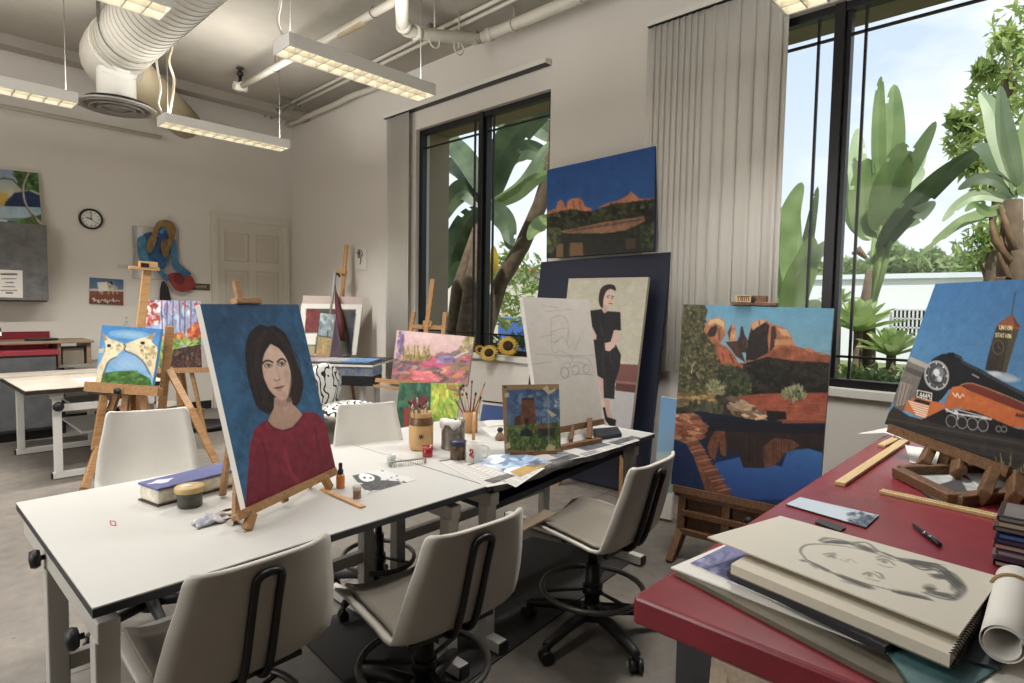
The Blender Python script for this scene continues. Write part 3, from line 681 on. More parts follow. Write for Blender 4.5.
# right background drafting table, turned toward us
A = Vector((2.72,6.10,0)); B = Vector((3.44,5.18,0)); ex = (B-A).normalized(); ey = Vector((-ex.y,ex.x,0)); Cq = B+ey*.78; Dq = A+ey*.78
zt = .85
tb = thing('drafting_table', 'dark edged drafting table by the corner, loaded with framed pictures', 'table', tuple((A+Cq)/2))
part('tabletop', MB().prism([tuple(p[:2]) for p in (A,B,Cq,Dq)], zt-.012, zt), mat('dark_top',(58,54,50),.5,var=.3,vscale=9), tb)
part('edge_band', MB().prism([tuple(p[:2]) for p in (A,B,Cq,Dq)], zt-.035, zt-.0125), m_legw, tb)
for u in (.12,1.02):
    a = A+ex*u+ey*.08; b = A+ex*u+ey*.66
    f = part('leg_frame', MB().bar((a.x,a.y,zt-.07),(b.x,b.y,zt-.07),.05,.06), m_legw, tb); part('foot_rail', MB().bar((a.x,a.y,.03),(b.x,b.y,.03),.05,.05), m_legw, f)
    for p in (a+ey*.06, b-ey*.06): part('leg', MB().bar((p.x,p.y,.05),(p.x,p.y,zt-.1),.05,.05,(1,0,0)), m_legw, f)
a = A+ex*.12+ey*.3; b = A+ex*1.02+ey*.3
part('cross_bar', MB().bar((a.x,a.y,.62),(b.x,b.y,.62),.04,.06), m_legw, tb)
# stacked pads and print on its right end
cols = [(70,110,160),(200,190,170),(190,150,60),(40,42,50),(150,150,150)]
for i in range(4):
    o = B-ex*(.34-.01*i)+ey*(.03+.012*i); w = ex*(.33); h = ey*.42; z = zt+.001
    lab = ['blue covered magazine at the right end of the corner table','grey white pad beside the magazine on the corner table','mauve sheet of card in the middle of the corner table','dark folder at the left of the corner table'][i]
    o = o-ex*.30*i*(1 if i else 0)
    q = [o, o+w*.9, o+w*.9+h, o+h]
    single(['magazine','drawing_pad','card_sheet','document_folder'][i], MB().quadbox([(p.x,p.y,z+.016-.003*i) for p in q], .014-.003*i), mat('pad%d' % i, [(96,130,170),(150,148,150),(140,120,136),(70,72,84)][i], .6, var=.5, vscale=12), lab, ['magazine','pad','card','folder'][i])
bx = B-ex*.36+ey*.02
q = [bx, bx+ex*.36, bx+ex*.36+ey*.3, bx+ey*.3]
tinm = mat('collage_tin',(150,146,132),.5,var=.6,vscale=16,col2=(56,92,140))
single('paint_box', MB().quadbox([(p.x,p.y,zt-.04) for p in q], .09), tinm, 'blue and ochre collaged box slung under the corner table edge', 'box')
kb = MB().quadbox([((p+Vector((0,0,0))).x,(p).y,zt-.132) for p in (bx+ex*.02,bx+ex*.36,bx+ex*.36+ey*.3,bx+ex*.02+ey*.3)], .10)
single('black_bag', kb, mat('bag_fabric',(20,20,24),.8), 'black bag hanging below the collaged box', 'bag', bevel=.01)
# patterned armchair
m_pat = mat('leaf_pattern_fabric', (224,222,216), .8); nt = m_pat.node_tree; bb = nt.nodes['Principled BSDF']
tc = nt.nodes.new('ShaderNodeTexCoord'); wv = nt.nodes.new('ShaderNodeTexWave'); wv.inputs['Scale'].default_value = 4.5; wv.inputs['Distortion'].default_value = 14; wv.inputs['Detail'].default_value = 1; wv.inputs['Detail Scale'].default_value = 1.6
rr = nt.nodes.new('ShaderNodeValToRGB'); rr.color_ramp.interpolation = 'CONSTANT'; rr.color_ramp.elements[0].color = L((20,20,22)); rr.color_ramp.elements[1].position = .30; rr.color_ramp.elements[1].color = L((226,224,218))
nt.links.new(tc.outputs['Object'], wv.inputs['Vector']); nt.links.new(wv.outputs['Color'], rr.inputs['Fac']); nt.links.new(rr.outputs['Color'], bb.inputs['Base Color'])
pc = atz(325,386,.68); ac = thing('upholstered_chair', 'round backed chair in black and white leaf print fabric, behind the portrait', 'chair', (pc.x,pc.y,0))
fc = Vector((.45,-.893,0)); sd = Vector((.893,.45,0)); c0 = Vector((pc.x,pc.y,0))
bk = MB().sphere((0,0,0),1,20,10); R3 = Matrix((sd,fc,Vector((0,0,1)))).transposed()
def place(mb, s, c, rot=None):
    mb.v = [tuple(c+R3 @ Vector((v[0]*s[0],v[1]*s[1],v[2]*s[2]))) for v in mb.v]; return mb
part('backrest', place(MB().sphere((0,0,0),1,22,12),(.29,.07,.24),c0+Vector((0,0,.66))-fc*.02), m_pat, ac)
part('seat', place(MB().sphere((0,0,0),1,22,12),(.30,.30,.09),c0+Vector((0,0,.46))+fc*.26), m_pat, ac)
for s1 in (-1,1):
    for s2 in (-1,1):
        p = c0+sd*.2*s1+fc*(.24+.2*s2); part('leg', MB().cyl((p.x,p.y,0),(p.x,p.y,.42),.014,.02), m_blackm, ac)
# red topped counter/table, right foreground -------------------------------------------------
m_red = mat('red_laminate', (132,46,56), .27, var=.14, vscale=5, bump=.02)
m_greylam = mat('grey_laminate', (76,77,79), .6, var=.25, vscale=9)
RZ = .92
rt = thing('red_worktable', 'long work table with worn red top and grey base, right foreground', 'table', (2.0,-.1,0))
part('tabletop', MB().b2((.972,-.75,RZ-.055),(3.15,.584,RZ)), m_red, rt, .007)
part('base', MB().b2((1.05,-.70,.08),(3.05,.53,RZ-.055)), mat('grey_laminate_dark',(60,61,63),.6,var=.25,vscale=9), rt)
part('toe_kick', MB().b2((1.07,-.66,0),(3.0,.48,.08)), m_black, rt)
# back-left cabinets -----------------------------------------------------------------------
CZ = .93
fy = 7.70
cab = thing('base_cabinet', 'grey laminate base cabinet with red worktop, along the back wall at far left', 'cabinet', (.2,8.1,0))
part('carcass', MB().b2((-1.6,fy+.03,.1),(1.26,YB-.006,CZ-.05)), m_greylam, cab)
part('toe_kick', MB().b2((-1.6,fy+.1,0),(1.24,YB-.006,.1)), m_black, cab)
part('worktop', MB().b2((-1.6,fy,CZ-.05),(1.29,YB-.006,CZ)), m_red, cab, .004)
part('backsplash', MB().b2((-1.6,YB-.03,CZ),(1.33,YB-.006,CZ+.16)), m_red, cab)
fa = MB().tube(cat([(.86,8.3,CZ),(.86,8.3,CZ+.16),(.86,8.24,CZ+.22),(.86,8.14,CZ+.2),(.86,8.1,CZ+.13)]),.012,8)
part('faucet', fa, mat('chrome',(170,170,170),.15,1), cab)
part('door', MB().b2((-.3,fy+.012,.13),(.48,fy+.03,CZ-.07)), m_greylam, cab)
part('door', MB().b2((.49,fy+.012,.13),(1.25,fy+.03,CZ-.07)), m_greylam, cab)
bd_ = thing('wall_cabinet', 'grey laminate wall cabinet holding a painting on top, far left', 'cabinet', (.7,YB-.15,1.44))
part('carcass', MB().b2((-.5,YB-.3,1.44),(1.29,YB-.006,2.26)), mat('grey_laminate_mid',(104,104,104),.6,var=.3,vscale=10), bd_)
part('bottom_panel', MB().b2((-.49,YB-.29,1.425),(1.28,YB-.006,1.44)), mat('dark_panel',(40,38,36),.6), bd_)
m_wt = wood('worn_wood_top', (118,98,78), (146,126,102), 2)
ca = thing('side_cart', 'old cart with worn wooden top beside the red worktop', 'cart', (1.5,8.15,0))
part('top', MB().b2((.55,7.86,.985),(1.62,8.42,1.01)), m_wt, ca, .004)
part('shelf', MB().b2((1.3,7.9,.72),(1.98,8.42,.75)), mat('cart_shelf',(140,136,128),.5), ca)
for x in (1.34,1.94): part('leg', MB().b2((x-.02,7.94,0),(x+.02,7.98,.72)).b2((x-.02,8.36,0),(x+.02,8.4,.72)), m_blackm, ca)
part('side_panel', MB().b2((1.56,7.9,.75),(1.6,8.4,.985)), m_wt, ca)
part('side_panel', MB().b2((1.3,7.9,.75),(1.33,8.4,.985)), m_wt, ca)
single('cardboard_box', MB().b2((1.35,7.93,.751),(1.54,8.2,.93)), mat('old_box',(122,112,98),.8,var=.15,vscale=6), 'old brown box on the shelf of the side cart', 'box')
single('palette_tray', MB().prism([(1.2+.15*math.cos(t),8.12+.13*math.sin(t)) for t in np.linspace(0,2*PI,12)[:-1]], 1.011, 1.03), m_black, 'small black tray on the wooden cart top', 'tray')
# ================================================================== CEILING GEAR
m_lhouse = mat('light_housing', (244,244,240), .45)
m_lamp = mat('fluorescent_lamp', (255,246,224), .5, emit=(255,240,208), es=LAMP_E)
m_louv = mat('louvre_metal', (214,212,204), .35, .2)
m_wire = mat('wire_grey', (120,118,112), .5)
def fixture(label, xl, xr, yc, zb, wires=True):
    w = .22; h = .085; n = 12
    t = thing('ceiling_light', label, 'light', ((xl+xr)/2, yc, zb), 0, 'hanging fluorescent lights')
    H_ = MB(); k = .008
    H_.b2((xl,yc-w/2,zb+h-k),(xr,yc+w/2,zb+h)).b2((xl,yc-w/2,zb),(xr,yc-w/2+k,zb+h-k)).b2((xl,yc+w/2-k,zb),(xr,yc+w/2,zb+h-k)).b2((xl,yc-w/2+k,zb),(xl+k,yc+w/2-k,zb+h-k)).b2((xr-k,yc-w/2+k,zb),(xr,yc+w/2-k,zb+h-k))
    part('housing', H_, m_lhouse, t)
    part('lamp', MB().b2((xl+.03,yc-w/2+.02,zb+.052),(xr-.03,yc+w/2-.02,zb+.07)), m_lamp, t)
    lv = MB()
    for i in range(1, n): x = xl+(xr-xl)*i/n; lv.b2((x-.003,yc-w/2+k,zb+.004),(x+.003,yc+w/2-k,zb+.045))
    lv.b2((xl+k,yc-.003,zb+.004),(xr-k,yc+.003,zb+.045)); part('louvre', lv, m_louv, t)
    for x in (xl+.06, xr-.06):
        part('hanger_wire', MB().cyl((x,yc,zb+h),(x,yc,CE),.0035,n=6).tube([(x+.012*math.cos(a),yc,zb+h+.02+.02*math.sin(a)) for a in np.linspace(0,2*PI,11)[:-1]],.003,5,True), m_wire, t)
    if wires:
        x = xl+.03
        part('power_cord', MB().tube(cat([(x,yc+.02,zb+h),(x-.04,yc+.02,zb+h+.10),(x-.02,yc+.02,zb+h+.25),(x-.05,yc+.02,zb+h+.5),(x-.04,yc+.02,CE)],False,5),.009,7), mat('cord_white',(214,210,200),.5), t)
    return t
fixture('hanging fluorescent light in front of the left window, nearest to it', 1.81, 2.985, 3.76, 3.07)
fixture('hanging fluorescent light near the back wall, right of the round duct', 1.82, 3.0, 6.15, 3.07)
fixture('hanging fluorescent light at far left, above the clock wall', -.02, 1.18, 6.15, 3.07, False)
fixture('hanging fluorescent light cut by the top edge, under the fat duct', -.02, 1.165, 3.80, 3.07, False)
pq = atz(828,3,3.07)
fixture('hanging fluorescent light whose end just shows above the blinds', pq.x-1.17, pq.x, pq.y+.1, 3.07, False)
# lights of rows behind the camera (same kind, out of frame)
m_duct = mat('duct_paint', (186,181,169), .55, var=.04, vscale=4)
m_duct2 = mat('duct_canvas', (196,182,150), .7, var=.06, vscale=6)
dt = thing('air_duct', 'fat round painted air duct with elbow and round ceiling diffuser', 'duct', (1.62,7.0,3.3))
r_ = .25
pts = [(1.62,1.5,3.80),(1.62,6.4,3.80)]
part('main_duct', MB().tube([(1.625,.5,3.825),(1.625,3,3.825),(1.625,6.55,3.825)], r_, 28), m_duct, dt)
sp = MB()
for i in range(60):
    y = 1.0+i*.093; sp.tube([(1.625+(r_+.002)*math.cos(a), y+.09*a/(2*PI), 3.825+(r_+.002)*math.sin(a)) for a in np.linspace(0,2*PI,29)], .0045, 4, caps=False)
part('spiral_seam', sp, m_duct, dt)
part('elbow', MB().tube(cat([(1.62,6.5,3.82),(1.62,6.75,3.82),(1.63,6.92,3.79),(1.68,7.02,3.76)],False,4), [r_+.01]*12+[r_+.01], 28), m_duct, dt)
part('end_collar', MB().tube([(1.62,6.52,3.82),(1.62,6.56,3.82)], r_+.014, 28), m_duct, dt)
da = atz(117,106,3.30)
part('branch', MB().tube(cat([(1.62,6.55,3.72),(da.x,da.y-.02,3.62),(da.x,da.y,3.5),(da.x,da.y,3.32)],False,4), [.16]*13, 24), mat('branch_paint',(210,208,200),.5), dt)
df = MB().lathe([(.15,.05),(.16,.045),(.31,.02),(.33,.008),(.325,0),(.27,.012)], (da.x,da.y,3.28), 32)
part('diffuser_flange', df, mat('diffuser_paint',(176,172,164),.5), dt)
df = MB()
for rr_, z in ((.25,-.0),(.19,-.012),(.13,-.022)): df.lathe([(rr_,z+.03),(rr_+.012,z+.028),(rr_+.035,z),(rr_+.03,z-.004),(rr_-.0,z+.026)], (da.x,da.y,3.275), 32)
df.lathe([(.09,0),(.05,-.006),(0,-.008)], (da.x,da.y,3.27), 24)
part('diffuser_ring', df, mat('diffuser_grey',(140,137,130),.5), dt)
part('diffuser_throat', MB().lathe([(0,.06),(.26,.06),(.27,.02)], (da.x,da.y,3.275), 24), mat('dark_throat',(30,30,30),.8), dt)
e0 = Vector((1.70,6.95,3.80)); e1 = Vector((2.80,8.52,3.76))
part('rear_duct', MB().tube([e0, e0.lerp(e1,.3), e0.lerp(e1,.62), e1], [.2,.205,.2,.195], 24), m_duct2, dt)
part('hanger_strap', MB().bar((1.37,6.2,3.83),(1.37,6.2,CE),.03,.004).bar((1.87,6.2,3.83),(1.87,6.2,CE),.03,.004).tube([(1.62+.255*math.cos(a),6.2,3.825+.255*math.sin(a)) for a in np.linspace(PI,2*PI,14)],.006,5), m_wire, dt)
# sprinkler pipe
m_pipe = mat('pipe_paint', (204,199,186), .45, var=.03)
ps = thing('sprinkler_pipe', 'white sprinkler pipe along the ceiling, ending in an upright sprinkler head', 'pipe', (2.92,5.5,3.9))
part('pipe', MB().cyl((2.9,7.03,3.9),(2.95,2.2,3.9),.034), m_pipe, ps)
part('coupling', MB().cyl((2.934,4.95,3.9),(2.937,4.55,3.9),.043), mat('coupling_tan',(176,160,128),.5), ps)
part('tee', MB().cyl((2.90,7.10,3.9),(2.90,6.96,3.9),.045).cyl((2.83,7.03,3.9),(2.97,7.03,3.9),.045), m_pipe, ps)
part('sprinkler_head', MB().cyl((2.90,7.03,3.9),(2.90,7.03,4.02),.018).lathe([(.02,0),(.035,.01),(.03,.05),(.012,.06),(.03,.075),(.04,.08),(0,.085)],(2.90,7.03,4.02),12), m_black, ps)
for y in (6.2,4.4): part('hanger', MB().cyl((2.92,y,3.93),(2.92,y,CE),.006,n=6).tube([(2.92+.04*math.cos(a),y,3.9+.04*math.sin(a)) for a in np.linspace(0,2*PI,15)[:-1]],.006,5,True), m_wire, ps)
pe = thing('drain_pipe', 'fat white pipe with elbows running along the window wall near the ceiling', 'pipe', (3.9,4.0,3.9))
P = [atz(402,-20,3.75), atz(402,14,3.75), atz(404,26,3.75), atz(416,33,3.76), atx(475,38,3.9), atx(490,34,3.95), (3.95,3.2,3.96), (3.95,1.2,3.97)]
part('pipe', MB().tube(cat([tuple(p) for p in P],False,5), .052, 14), m_pipe, pe)
for a, b in ((P[2],P[3]),(P[4],P[5])):
    a = Vector(a); b = Vector(b); d = (b-a).normalized()
    for q in (a, b): part('coupling', MB().cyl(q-d*.03, q+d*.03, .062), m_pipe, pe)
for q in (Vector(P[3])+Vector((.2,0,0)), Vector(P[3])+Vector((.5,.02,.04)), Vector((3.95,3.75,3.96)), Vector((3.95,3.0,3.96)), Vector((3.95,2.2,3.96))):
    part('hanger', MB().cyl(q,(q.x,q.y,CE),.008,n=6).tube([(q.x+.058*math.cos(a),q.y,q.z+.058*math.sin(a)) for a in np.linspace(0,2*PI,15)[:-1]],.007,5,True), m_pipe, pe)
ct = thing('conduit', 'pair of thin conduits running along the ceiling parallel to the window wall', 'conduit', (3.75,5.5,4.06))
for dx in (0,.09): part('tube', MB().cyl((3.80+dx,8.4,4.07),(3.66+dx,1.5,4.07),.018), m_pipe, ct)
cs_ = MB()
for y in (7.6,6.1,4.6,3.4): cs_.b2((3.66,y-.02,4.05),(3.92,y+.02,CE-.004))
part('strap', cs_, m_wire, ct)
single('conduit', MB().tube(cat([(4.15,8.45,4.03),(4.15,7.2,4.04),(4.14,6.7,4.05),(4.20,6.35,4.07),(4.2,6.2,4.075)],False,4),.036,10), m_pipe, 'fat conduit in the corner between ceiling and window wall', 'conduit')
single('conduit', MB().cyl((-2.6,8.44,3.52),(2.5,8.44,3.50),.022).b2((.55,8.38,3.46),(.66,8.5,3.58)), m_pipe, 'conduit running across the back wall behind the far left light', 'conduit')
single('ceiling_beam', MB().b2((.2,8.0,4.02),(4.26,8.2,CE)), m_ceil, 'shallow concrete rib crossing the ceiling close to the back wall', 'beam')
# loose cable drop beside duct
qd = atz(158,35,4.05)
single('hanging_cable', MB().tube(cat([(2.0,6.4,CE),(2.01,6.42,3.9),(1.98,6.42,3.75),(2.03,6.45,3.6),(1.96,6.3,3.35),(1.9,6.2,3.16)],False,5),.012,7), mat('cable_cream',(206,196,172),.5), 'cream cable hanging from the ceiling beside the duct', 'cable')
# ================================================================== BLINDS
m_bl = leafmat('blind_vinyl', (242,239,232), (244,241,235), .28, 1)
def blinds(label, y0, y1, track, slats, zt, zb):
    t = thing('vertical_blinds', label, 'blinds', (4.2,(y0+y1)/2,zb))
    part('headrail', MB().b2((4.18,track[0],zt),(4.262,track[1],zt+.045)), m_white, t)
    part('rail_slot', MB().b2((4.175,track[0],zt-.006),(4.25,track[1],zt)), m_black, t)
    for y, a, w in slats:
        rows = []
        for z in (zb, (zb+zt)/2, zt-.01):
            rows.append([(4.19+u*w/2*math.sin(a)+.008*(1-u*u), y+u*w/2*math.cos(a), z) for u in (-1,-.5,0,.5,1)])
        part('slat', MB().grid(rows), m_bl, t, solid=.002)
    return t
sl = [(5.62+i*.043, 0.14, .058) for i in range(10)]
blinds('white vertical blinds stacked left of the left window', 5.6, 6.05, (3.57,6.07), sl, 3.655, .55)
sl = [(2.50-i*.05, .14, .068) for i in range(9)] + [(2.03,.05,.11),(1.94,-.05,.11),(1.85,.05,.11),(1.75,.12,.13),(1.655,.05,.12),(1.565,.3,.13),(1.51,.05,.085)]
blinds('white vertical blinds hanging between the pillar and the right window', 1.46, 2.53, (0.0,2.53), sl, 3.655, .98)
# ================================================================== ON THE BACK WALL
Yw = YB-.002
def aw(x, y): return aty(x, y, YB-.02)
ck = aw(91,219); t = thing('wall_clock', 'round wall clock with black rim and white dial', 'clock', (ck.x,YB-.03,ck.z))
rx = Matrix.Rotation(PI/2,3,'X')
part('rim', MB().lathe([(.116,0),(.122,.01),(.119,.035),(.108,.042),(.099,.03),(.099,.02)], (ck.x,YB,ck.z), 36, rx), m_black, t)
part('dial', MB().lathe([(.10,.018),(0,.018)], (ck.x,YB,ck.z), 36, rx), mat('dial_white',(232,230,224),.5), t)
mk = MB()
for i in range(12):
    a = i*PI/6; c, s = math.sin(a), math.cos(a)
    mk.bar((ck.x+.072*c,YB-.0195,ck.z+.072*s),(ck.x+.088*c,YB-.0195,ck.z+.088*s),.009 if i%3 == 0 else .005,.002,(0,1,0))
part('hour_mark', mk, m_black, t)
def hand(nm, deg, ln, w):
    a = math.radians(deg); part(nm, MB().bar((ck.x-.015*math.sin(a),YB-.022,ck.z-.015*math.cos(a)),(ck.x+ln*math.sin(a),YB-.022,ck.z+ln*math.cos(a)),w,.002,(0,1,0)), m_black, t)
hand('hour_hand', -75, .055, .009); hand('minute_hand', 2, .08, .006); hand('second_hand', 128, .085, .003)
def wallquad(px, d=.02): return [aty(x,y,YB-d) for x,y in px]
# landscape on top of the wall cabinet
qp = [(-28,166),(38,173),(42,226.5),(-24,226.5)]
a = Art(qp, 70, 56, (120,150,180), 3); a.frame(0,160,60/273)
a.poly([(-130,20),(175,50),(180,170),(-130,170)],(120,150,190),c2=(206,196,150)); a.poly([(-130,150),(40,150),(40,215),(-130,215)],(214,186,70),c2=(200,150,50))
a.poly([(30,190),(70,150),(130,140),(190,165),(195,225),(20,220)],(34,52,96),smooth=False,var=.15); a.poly([(60,40),(170,60),(185,150),(90,120)],(70,110,50),var=.3)
a.dabs([(60,30),(180,50),(185,160),(90,130)],60,9,6,[(60,100,40),(90,130,60),(40,70,35)])
a.poly([(-130,205),(195,215),(195,260),(-130,265)],(150,185,205),c2=(190,210,215)); a.poly([(-130,265),(60,275),(195,245),(200,305),(-130,305)],(90,130,60),var=.3)
a.poly([(-130,255),(40,270),(30,300),(-130,295)],(200,215,210)); a.line(cat([(130,60),(108,120),(115,190),(150,250),(195,295)]),11,(190,176,166)); a.line(cat([(126,60),(104,120),(111,190),(146,250)]),4,(90,74,70))
a.line([(100,130),(60,90),(20,85),(-40,95)],5,(60,52,50)); a.line([(150,250),(120,300)],8,(110,96,90)); a.line([(155,255),(175,305)],8,(90,80,74)); a.noise(.06,5)
q4, _ = plane_quad(qp, (0.95,YB-.16,2.262), 0, 9)
picture('landscape_painting', a, q4, .02, 'painting of a curved white tree by a lake, standing on the wall cabinet', 'painting')
# paper notice
qn = [(0,269.5),(22.5,270.5),(23,298),(0,297)]
a = Art([(-6,269.3),(22.5,270.5),(23,298),(-6,297)], 40, 40, (226,222,212), 4); a.frame(0,160,60/273)
for v, x0_, x1_, w in ((520,5,75,7),(540,8,72,3),(557,25,60,4),(575,12,68,3),(592,5,78,3),(603,28,55,6)):
    x = x0_
    while x < x1_: l = a.rng.uniform(4,10); a.line([(x,v),(min(x+l,x1_),v+.6)],w,(60,56,54)); x += l+2.5
picture('paper_notice', a, [aty(x,y,8.222) for x,y in [(-6,269.3),(22.5,270.5),(23,298),(-6,297)]], .002, 'white printed notice stuck on the grey wall cabinet', 'notice')
# small sign painting
qs = [(89.5,277.3),(123.4,279.6),(123.4,305.3),(89.3,303.5)]
a = Art(qs, 60, 46, (80,110,150), 5); a.frame(80,265,60/820)
a.poly([(120,160),(605,180),(605,330),(120,330)],(70,100,142),c2=(100,130,165),var=.1); a.poly([(120,322),(605,338),(605,362),(120,352)],(196,204,202)); a.poly([(120,352),(605,362),(605,560),(120,545)],(146,84,62),c2=(112,66,50),var=.12)
a.poly([(235,240),(370,232),(390,345),(260,370)],(232,226,212)); a.poly([(370,260),(410,235),(450,270),(500,300),(520,345),(400,350)],(196,186,150),var=.2); a.poly([(395,232),(430,230),(450,270),(420,265)],(40,40,52))
for x in (280,300,380,440,500): a.line([(x,350),(x+10,395)],10,(210,190,160))
a.line(cat([(170,470),(200,450),(195,490),(230,475),(240,500),(260,470),(255,515),(290,480),(310,470),(330,490),(345,460),(350,500),(375,480),(370,520),(400,485),(430,480),(450,495),(450,455),(470,495),(500,480),(540,495)],False,4),9,(226,212,196))
a.line(cat([(175,450),(205,470),(190,500)],False,4),9,(226,212,196))
picture('sign_painting', a, wallquad(qs), .018, 'small blue and brown painting with white cursive lettering, under the clock', 'painting')
# acrylic backed figure ------------------------------------------------
fg = thing('cutout_figure', 'cut-out of a blue figure with long tan hair holding a red hat, on the wall', 'artwork', tuple(aw(155,279)))
gp = MB(); w4 = wallquad([(132.5,226),(178.5,229),(178.5,280.5),(133,278.5)], .03)
part('clear_panel', MB().quadbox([w4[3],w4[2],w4[1],w4[0]],.006), glass('acrylic',(.985,.985,.985),.05), fg)
ge = MB()
for i in range(4): ge.bar(w4[i],w4[(i+1)%4],.008,.008,(0,1,0))
part('panel_edge', ge, mat('acrylic_edge',(176,176,172),.3), fg)
def Zf(pts): return [(125+u*90/683, 210+v*90/683) for u, v in pts]
def cut(nm, pts, d, col, th=.012, var=.12, smooth=True, col2=None, vs=12):
    px = Zf(pts); px = [tuple(p) for p in cat(px,True,4)] if smooth else px
    v = [aty(x,y,YB-d) for x,y in px]; mb = MB(); n = len(v)
    mb.add([tuple(p) for p in v]+[(p.x,p.y+th,p.z) for p in v], [tuple(reversed(range(n)))]+[(i,(i+1)%n,n+(i+1)%n,n+i) for i in range(n)])
    return part(nm, mb, mat('cut_'+nm+str(col[0]), col, .5, var=var, vscale=vs, col2=col2), fg)
blue = (50,100,136); bl2 = (34,58,92)
cut('torso', [(140,190),(230,170),(300,210),(370,215),(375,290),(330,340),(310,430),(270,445),(200,390),(150,330)], .05, bl2, col2=(50,110,160))
cut('arm', [(100,215),(140,195),(165,230),(175,300),(180,375),(230,390),(300,480),(320,515),(300,530),(250,470),(190,430),(120,390),(95,290)], .064, blue, col2=(84,140,168))
cut('arm', [(350,225),(385,230),(395,300),(400,380),(440,430),(490,470),(500,490),(460,500),(400,470),(360,420),(350,330)], .064, blue, col2=(84,140,168))
cut('face', [(255,150),(290,135),(320,170),(315,210),(275,235),(250,200)], .078, bl2, col2=(40,80,140))
cut('face_light', [(262,160),(285,142),(300,150),(290,175),(270,180)], .082, (66,140,190), .004)
cut('hair', [(290,75),(350,85),(382,130),(378,200),(340,300),(315,352),(290,330),(330,230),(320,165),(290,125),(258,135),(245,210),(215,300),(190,325),(165,300),(175,220),(200,190),(225,130),(250,90)], .086, (150,122,74), col2=(108,84,50), vs=25)
cut('hair_lock', [(275,240),(330,220),(345,260),(330,330),(300,355),(275,310)], .082, (140,112,66), col2=(90,66,44), vs=25)
cut('hat', [(325,500),(370,475),(420,480),(460,505),(490,490),(525,530),(528,580),(480,615),(420,620),(370,590)], .09, (128,42,44), col2=(150,60,56))
cut('hat_crown', [(375,490),(415,478),(450,520),(440,560),(400,560),(370,530)], .098, (104,30,36), .006)
cut('hand', [(280,480),(320,490),(330,520),(318,540),(290,515)], .10, blue, .006)
cut('hand', [(440,480),(490,470),(500,492),(470,503),(440,500)], .10, blue, .006)
cut('skirt', [(280,545),(295,538),(330,590),(352,683),(352,700),(262,700),(268,600)], .06, (36,28,32), smooth=False)
npx = Zf([(500,555),(645,562),(645,612),(500,605)]); a = Art(npx, 50, 18, (92,78,60), 6); a.frame(125,210,90/683)
for i, x in enumerate(range(536,612,12)): a.line([(x,572+i%2*3),(x+4,592)],4,(190,180,150)); a.line([(x,582),(x+8,580)],3,(190,180,150))
picture('name_plate', a, [aty(x,y,YB-.014) for x,y in npx], .012, 'brown name plate with pale lettering beside the red hat', 'sign')
npx = Zf([(-55,413),(25,415),(25,447),(-55,445)]); a = Art(npx, 24, 10, (206,202,190), 6)
picture('caption_card', a, [aty(x,y,YB-.004) for x,y in npx], .003, 'small caption card on the wall left of the easel mast', 'card')
ot = aw(126.5,320); o = thing('power_outlet', 'white double power outlet low on the back wall', 'outlet', tuple(ot))
part('cover_plate', MB().b2((ot.x-.037,YB-.008,ot.z-.06),(ot.x+.037,YB,ot.z+.06)), m_white, o, .003)
for dz in (-.025,.025): part('socket', MB().b2((ot.x-.018,YB-.011,ot.z+dz-.016),(ot.x+.018,YB-.008,ot.z+dz+.016)), mat('socket_ivory',(196,192,182),.5), o)
# small sketch on the window wall
qk = [(355.5,247),(366.5,248.5),(366,270),(355,269)]
a = Art(qk, 24, 40, (224,221,214), 7); a.frame(295,230,80/390)
a.line(cat([(308,100),(318,110),(310,128),(322,140),(318,165)]),5,(60,58,56),.8); a.line(cat([(322,100),(330,118),(322,130)]),4,(80,78,76),.8); a.dabs([(305,98),(330,98),(328,145),(308,145)],14,4,3,[(90,88,86),(50,48,46)],.7)
picture('ink_sketch', a, [atx(x,y,XW-.012) for x,y in qk], .01, 'small white ink sketch pinned beside the left blinds', 'drawing')
